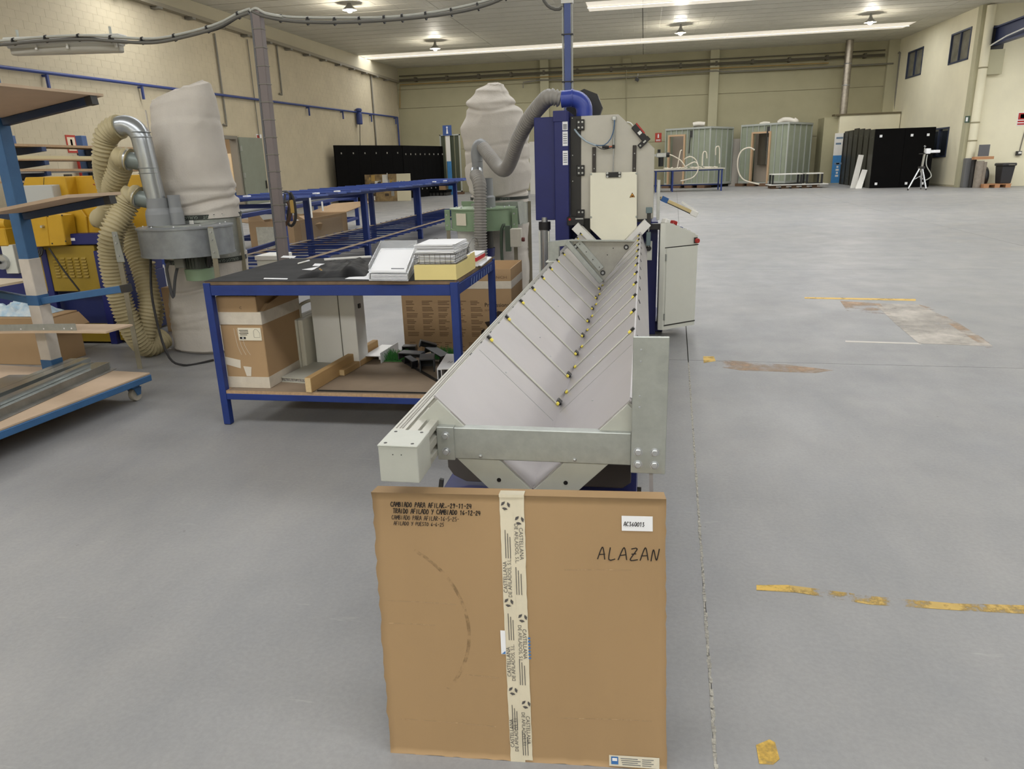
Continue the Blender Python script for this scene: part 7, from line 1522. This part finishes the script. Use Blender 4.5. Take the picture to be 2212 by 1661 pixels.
# low pallet with two black frames
YP = 40.6; a = PY(1658,405,YP); b_ = PY(1772,404,YP)
t = thing('low_pallet', ((a.x+b_.x)/2,YP,0), 'white boarded low pallet carrying two black frames', 'pallet')
for k in range(5): x = a.x+.3+(b_.x-a.x-.6)*k/4; MB().box(x-.18,x+.18,YP-.4,YP+.7,0,.16).build('runner', mat('pallet_wood_dark', (110,84,62)), t); MB().box(x+.05,x+.30,YP-.41,YP-.40,.06,.12).build('runner_label', M_white, t)
MB().box(a.x,b_.x+.25,YP-.6,YP+.8,.165,.21).build('deck', M_white, t)
for (x0, x1, lab) in ((PY(1664,398,YP).x,PY(1729,398,YP).x,'long black frame stool with white top on the pallet'),(PY(1737,398,YP).x,PY(1773,398,YP).x,'small black frame stool with white top on the pallet')):
    tt = thing('frame_stool', ((x0+x1)/2,YP,.21), lab, 'frame'); zt_ = PY(1690,375,YP).z
    for x in (x0+.05,x1-.05): [MB().box(x-.045,x+.045,y-.03,y+.03,.212,zt_-.05).build('leg', M_bclip, tt) for y in (YP-.35,YP+.5)]
    MB().box(x0,x1,YP-.4,YP-.34,.212,.26).build('rail', M_bclip, tt); MB().box(x0,x1,YP-.4,YP+.55,zt_-.05,zt_).build('top', M_white, tt)
# ================================================================== black panels at the right
YB = 38.0; a = PY(1878,409,YB); b_ = PY(2007,405,YB); zt = (PY(1889,279,YB).z+PY(2021,274,YB).z)/2
t = thing('black_panel_stand', ((a.x+b_.x)/2,YB+2,0), 'big black panelled stand in the right corner with small white tabs', 'panels')
xL = a.x; xR = PY(2014,340,YB).x; xm = xL+(xR-xL)*.50
MB().box(xL,xm-.006,YB,YB+.08,0,zt).build('front_panel', M_black, t); MB().box(xm+.006,xR,YB,YB+.08,0,zt).build('front_panel', M_black, t)
for (px, py) in ((1903,294),(1970,292),(2005,291),(1892,397),(1957,396),(1992,396)): p = PY(px,py,YB); MB().boxc((p.x,YB-.01,p.z),(.11,.012,.11)).build('white_tab', M_paper, t)
M_db = mat('dark_olive_panel', (52,50,40), .5)
n = 6; xs_, ys__ = PY(1812,398,44.9).x, 44.9
for k in range(n):
    f0, f1 = k/n, (k+.78)/n; p = Vector((xL-.0,YB+.1,0)).lerp(Vector((xs_,ys__,0)),f0); q = Vector((xL,YB+.1,0)).lerp(Vector((xs_,ys__,0)),f1); zz = zt+(.25 if k > 3 else .12*k)*.5
    MB().prism([(p.x,p.y,0),(q.x,q.y,0),(q.x+.08,q.y+.02,0),(p.x+.08,p.y+.02,0)],(0,0,zz)).build('side_panel', M_db, t); 
    for z in (.35, zz-.35): MB().boxc((p.x*.6+q.x*.4-.012,p.y*.6+q.y*.4,z),(.012,.05,.05)).build('bolt_tab', mat('dim_grey_tab', (120,116,106), .6), t)
MB().prism([(xL+.3,YB+.5,0),(xR,YB+.5,0),(xR,44.9,0),(xs_+.4,44.9,0)],(0,0,zt-.1)).build('core', M_black, t)
# banner, leaning boards
YN = 44.6; a = PY(1794,397,YN); b_ = PY(1808,397,YN); zt = PY(1803,288,YN).z; t = thing('roll_up_banner', ((a.x+b_.x)/2,YN,0), 'narrow white and blue roll-up banner beside the black panels', 'banner'); zm = PY(1799,336,YN).z
MB().box(a.x-.1,b_.x+.05,YN-.1,YN+.12,0,.07).build('banner_foot', M_galv, t); MB().box(a.x,b_.x+.1,YN,YN+.02,.07,zm).build('blue_field', mat('banner_blue', (60,126,182), .5, var=.10, scale=5), t); MB().box(a.x,b_.x+.1,YN,YN+.02,zm,zt).build('white_field', M_white, t); MB().box(b_.x+.11,b_.x+.16,YN+.02,YN+.06,0,zt).build('banner_pole', M_dark, t)
for k, (z, w) in enumerate(((zt-.25,.35),(zt-.55,.28),(zt-1.6,.4))): MB().box(a.x+.08,a.x+.08+w,YN-.004,YN,z-.05,z+.05).build('banner_print', mat('banner_grey_print', (110,130,150), .6), t)
for k in range(5): MB().box(a.x+.20+.03*(k%2),a.x+.36-.03*(k%2),YN-.004,YN,zm-.5-k*.16,zm-.40-k*.16).build('banner_print', M_white, t)
for (p0, p1, q0, q1, Y, lab) in (((1837,403),(1850,404),(1855,334),(1866,335),39.3,'taller cream board leaning on the black panels'),((1848,406),(1861,408),(1863,366),(1874,367),38.6,'shorter cream board leaning before the taller one')):
    a, b_, c, d = PY(*p0,Y-.5),PY(*p1,Y-.5),PY(*q1,Y),PY(*q0,Y); a.z = b_.z = 0; o = MB().prism([a,b_,c,d],(0,.04,0)).build('leaning_board', M_white, None, loc=(a.x,Y,0)); tag(o, lab, 'board')
# tripod with a white instrument
YR = 35.2; f1, f2, f3 = PZ(1968,412,0), PZ(2000,412,0), None
c = PY(1990,345,YR); t = thing('instrument_tripod', (c.x,YR,0), 'chrome tripod with a white instrument before the black panels', 'tripod')
M_chr = mat('chrome_tube', (206,208,212), .18, .9); zh = PY(1993,362,YR).z; zt = PY(1997,332,YR).z
for (fx, fy_) in ((c.x-.48,YR-.3),(c.x+.22,YR-.35),(c.x+.30,YR+.5)): 
    l = MB().tube([(fx,fy_,.06),(c.x+.04+(fx-c.x)*.12,YR+(fy_-YR)*.12,zh)], .035, 8).build('leg', M_chr, t); MB().tube([(fx,fy_,.0),(fx,fy_,.09)], .03, 8).build('foot', M_dark, l)
    MB().tube([(fx*.5+c.x*.5,fy_*.5+YR*.5,zh*.48),(c.x+.04,YR,zh*.62)], .02, 6).build('strut', M_chr, t)
MB().tube([(c.x+.05,YR,zh-.2),(c.x+.10,YR,zt)], .05, 10).build('column', M_chr, t); MB().boxc((c.x+.05,YR,zh),(.22,.2,.10)).build('collar', M_dark, t); MB().boxc((c.x+.05,YR,zt),(.30,.14,.03)).build('head_plate', M_dark, t)
i_ = MB().boxc((c.x+.22,YR,zt+.10),(.18,.2,.22)).build('instrument', M_paper, t, bevel=.02); MB().boxc((c.x+.50,YR,zt+.08),(.40,.12,.12)).build('instrument_arm', M_paper, t, bevel=.02); MB().tube([(c.x+.08,YR,zt+.05),(c.x+.08,YR,zt+.25)], .02, 8).build('stem', M_chr, t); MB().lathe([(.0,-.05),(.05,0),(.0,.05)], (c.x+.08,YR,zt+.30), 10).build('knob', M_chr, t)
wire([(c.x+.2,YR-.05,zt-.05),(c.x+.2,YR-.1,zh+.1),(c.x+.45,YR-.1,zh-.35),(c.x+.2,YR-.1,zh-.55)], .02, 'instrument_lead', M_cb, t)
# pipes bundle, ring, pallet, bin on the right
YQ = 35.9; a = PY(2112,404,YQ); t = thing('grey_tube_bundle', (a.x,YQ,0), 'bundle of dusty grey tubes standing on end by the downpipe', 'tubes')
zt = PY(2117,345,YQ).z
for k, (dx, dy_, r, m_) in enumerate(((-.20,.25,.10,M_dark),(-.05,.0,.16,mat('dusty_tube', (140,130,118), .6, var=.2, scale=6)),(.14,.08,.12,mat('dusty_tube', (140,130,118))),(.05,.35,.14,mat('dusty_tube', (140,130,118))))): MB().lathe([(r,.003),(r,zt-.05*k),(r*.86,zt-.05*k)], (a.x+dx,YQ+dy_,0), 16).build('tube', m_, t)
MB().box(a.x-.35,a.x+.42,YQ-.12,YQ+.15,zt+.012,zt+.13).build('wood_cap', mat('orange_wood', (176,128,90), .7), t); MB().box(a.x-.15,a.x+.27,YQ+.05,YQ+.10,zt+.14,zt+.62).build('grey_board', mat('slate_board', (92,92,96), .6), t)
c = PY(2130,385,36.0); t = thing('black_ring', (c.x,36.1,0), 'black tyre-like ring standing between the tubes and the pallet', 'ring'); MB().lathe([(.32,-.08),(.42,-.08),(.45,0),(.42,.08),(.32,.08),(.32,-.08)], (c.x,36.35,.453), 24, 'X', caps=False).build('ring', M_bclip, t)
a = PY(2123,404,YQ-.4); b_ = PY(2183,405,YQ-.4); t = thing('small_wooden_pallet', ((a.x+b_.x)/2,35.9,0), 'small orange wooden pallet under the black bin', 'pallet'); M_ow = mat('orange_wood', (176,128,90))
for k in range(3): x = a.x+.12+(b_.x-a.x-.24)*k/2; MB().box(x-.10,x+.10,35.45,36.25,0,.13).build('block', M_ow, t)
for k in range(5): y = 35.45+k*.17; MB().box(a.x,b_.x,y,y+.11,.131,.16).build('slat', M_ow, t)
x0 = PY(2151,398,YQ).x; x1 = PY(2178,398,YQ).x; zt = PY(2168,352,YQ).z; t = thing('black_bin', ((x0+x1)/2,35.85,.16), 'black plastic bin with a lid standing on the small pallet', 'bin'); M_bin = mat('charcoal_bin_plastic', (48,47,50), .5)
xm = (x0+x1)/2; hw_ = (x1-x0)/2
MB().hexa([(xm-hw_*.85,35.6,.165),(xm+hw_*.85,35.6,.165),(xm+hw_*.85,36.1,.165),(xm-hw_*.85,36.1,.165),(xm-hw_,35.5,zt-.12),(xm+hw_,35.5,zt-.12),(xm+hw_,36.2,zt-.12),(xm-hw_,36.2,zt-.12)]).build('bin_body', M_bin, t, bevel=.02); MB().box(xm-hw_*1.14,xm+hw_*1.14,35.45,36.25,zt-.12,zt).build('bin_lid', M_bin, t, bevel=.03); MB().box(xm-.05,xm+.2,35.43,35.45,zt-.09,zt-.06).build('lid_mark', M_conduit, t)
# ================================================================== black panels at the left far corner
YL = 40.5; a = PY(735,430,YL-2); XLp = LX+.3
t = thing('black_panel_row', (-13.5,41,0), 'long row of black panels with white tabs in the far left corner', 'panels')
P0 = Vector((PY(728,380,35.2).x,35.2,0)); P1 = Vector((PY(873,380,39.3).x,39.3,0)); P2 = Vector((PY(962,380,43.6).x,43.6,0)); z0, z1, z2 = PY(719,317,35.2).z, PY(872,313,39.3).z, PY(960,314,43.6).z
zz = (z0+z1+z2)/3
def prow(p, q, n, name, tabs):
    d = (q-p)/n
    for k in range(n):
        a = p+d*k+d*.004; b_ = p+d*(k+1)-d*.004; nn = Vector((d.y,-d.x,0)).normalized()
        MB().prism([a,b_,b_-nn*.08,a-nn*.08],(0,0,zz)).build(name, M_black, t)
        for z in tabs: c = (a+b_)/2+nn*.006; MB().boxc((c.x,c.y,z),(.08,.02,.08)).build('white_tab', mat('dim_grey_tab2', (170,168,160), .6), t)
prow(P0,P1,6,'front_panel',(zz-.38,)); prow(P1+Vector((.02,0,0)),P2,9,'side_panel',(zz-.45,.45))
MB().prism([P0+Vector((.05,.3,0)),P1+Vector((-.1,.3,0)),P1+Vector((-.1,3,0)),P0+Vector((.25,6,0))],(0,0,zz-.05)).build('core', M_black, t)
# poster leaning on the panels
YO = 36.4; a = PY(790,430,YO); b_ = PY(888,428,YO); zt = PY(836,376,YO).z; t = thing('leaning_picture_board', ((a.x+b_.x)/2,YO,0), 'wide picture board with a cream text strip leaning on the black panels', 'picture')
xm = a.x+(b_.x-a.x)*.70; pb = lambda u,z,h: Vector((u,YO+.12*z/zt-h,z)); 
def pslab(x0,x1,z0,z1,h0,h1,name,m): MB().hexa([pb(x0,z0,h1),pb(x1,z0,h1),pb(x1,z0,h0),pb(x0,z0,h0),pb(x0,z1,h1),pb(x1,z1,h1),pb(x1,z1,h0),pb(x0,z1,h0)]).build(name, m, t)
pslab(a.x,xm,0.001,zt,-.03,.0,'picture_field',mat('brown_photo_print', (176,150,104), .4, var=.0, scale=3.0, c2=(94,74,52))); pslab(xm,b_.x,.001,zt,-.03,.0,'text_field',mat('cream_print_board', (226,218,190), .5))
q = random.Random(31)
for k in range(22): x = q.uniform(a.x+.1,xm-.3); z = q.uniform(.05,zt-.25); pslab(x,x+q.uniform(.04,.3),z,z+q.uniform(.06,.4),0.0,.003,'picture_patch',[M_white,mat('grey_photo_patch',(150,150,146),.5),mat('dark_photo_patch',(74,60,46),.5),mat('ochre_stop',(188,154,84))][k%4])
for x in (.08,.30,.5): pslab(xm+(b_.x-xm)*x,xm+(b_.x-xm)*x+.05,.55,zt-.35,0.0,.003,'text_line',mat('banner_grey_print', (110,130,150)))
# carton on a dark tray, glazed frames, blue sign, white panel
YC = 42.0; a = PY(928,420,YC); b_ = PY(968,420,YC); t = thing('dark_tray', ((a.x+b_.x)/2,YC,0), 'low dark tray on blocks by the black panel row', 'tray'); MB().box(a.x,b_.x,YC-.3,YC+.9,.18,.32).build('tray', M_black, t)
for k in range(5): x = a.x+.12+(b_.x-a.x-.24)*k/4; MB().box(x-.08,x+.08,YC-.25,YC+.85,0,.18).build('block', M_dark, t)
a = PY(949,412,YC); b_ = PY(962,412,YC); t = thing('small_open_carton', ((a.x+b_.x)/2,YC+.2,.32), 'small open brown carton on the dark tray', 'carton'); zt = PY(955,399,YC).z; MB().box(a.x,b_.x,YC,YC+.35,.322,zt).build('carton_body', M_box, t)
MB().hexa([(a.x-.25,YC,zt-.07),(a.x,YC,zt),(a.x,YC+.35,zt),(a.x-.25,YC+.35,zt-.07),(a.x-.25,YC,zt-.055),(a.x,YC,zt+.015),(a.x,YC+.35,zt+.015),(a.x-.25,YC+.35,zt-.055)][:8]).build('flap', M_box, t); MB().hexa([(b_.x,YC,zt),(b_.x+.25,YC,zt-.07),(b_.x+.25,YC+.35,zt-.07),(b_.x,YC+.35,zt),(b_.x,YC,zt+.015),(b_.x+.25,YC,zt-.055),(b_.x+.25,YC+.35,zt-.055),(b_.x,YC+.35,zt+.015)]).build('flap', M_box, t)
def gframe(x0p, x1p, yb, yt, Y, lab, dark):
    a = PY(x0p,yb,Y); b_ = PY(x1p,yb,Y); zt = PY((x0p+x1p)/2,yt,Y).z; t = thing('glazed_frame_stack', ((a.x+b_.x)/2,Y,0), lab, 'frames'); x0, x1 = a.x, b_.x; zb = .14; n = 4
    MB().box(x0,x1,Y-.06,Y+.5,0,zb).build('pallet_block', mat('pallet_wood_dark', (110,84,62)), t)
    for x in (x0,x1-.07): MB().box(x,x+.07,Y-.05,Y,zb,zt).build('stile', M_stud, t)
    MB().box(x0,x1,Y-.05,Y,zt-.07,zt).build('rail', M_stud, t); MB().box(x0,x1,Y-.05,Y,zb,zb+.07).build('rail', M_stud, t)
    for k in range(n): w = (x1-x0-.14)/n; MB().box(x0+.07+k*w,x0+.07+(k+.86)*w,Y-.02,Y+.02,zb+.07,zt-.07).build('pane', dark, t)
gframe(957,1000,424,290,43.5,'stack of dark green glazed frames behind the felt bag', mat('dark_green_pane', (74,80,66), .2)); gframe(1060,1124,409,290,44.0,'pale framed green glazed stack right of the felt bag', mat('green_pane', (126,132,106), .2))
Yb = 43.0; p = PY(966,281,Yb); q0 = PY(974,424,Yb); t = thing('blue_sign_post', (p.x,Yb,0), 'blue sign with white figure on a tall post behind the felt bag', 'sign')
MB().box(q0.x-.12,q0.x+.12,Yb,Yb+.08,0,1.9).build('lower_post', mat('banner_blue', (60,126,182)), t); MB().box(q0.x-.14,q0.x+.10,Yb,Yb+.08,1.9,p.z-.3).build('upper_post', M_white, t); MB().box(p.x-.26,p.x+.26,Yb-.03,Yb+.0,p.z-.3,p.z+.26).build('sign_plate', mat('sign_blue', (56,82,140), .5), t)
MB().prism([(p.x-.06,Yb-.035,p.z-.2),(p.x+.06,Yb-.035,p.z-.2),(p.x+.02,Yb-.035,p.z+.1),(p.x-.02,Yb-.035,p.z+.1)],(0,-.004,0)).build('sign_figure', M_paper, t); MB().lathe([(.05,0),(.05,-.005)], (p.x,Yb-.035,p.z+.15), 12, 'Y').build('sign_figure', M_paper, t)
Yw = 41.0; a = PY(1146,425,Yw); b_ = PY(1160,425,Yw); zt = PY(1150,306,Yw).z; t = thing('white_door_panel', (a.x+.4,Yw,0), 'tall white framed door panel standing left of the saw', 'panel'); MB().box(a.x,b_.x+.6,Yw,Yw+.06,0,zt).build('panel_board', M_bclip, t); MB().box(a.x,a.x+.28,Yw-.03,Yw,0,zt).build('panel_stile', M_white, t); MB().box(a.x+.28,b_.x+.6,Yw-.03,Yw,zt-.3,zt).build('panel_rail', M_white, t)
# red sign by the left pod
p = PY(1422,297,FARY); sign('red fire extinguisher sign left of the left pod on the far wall', (p.x,FARY-.002,p.z), .38,.52,'Y',M_sr,EXT)
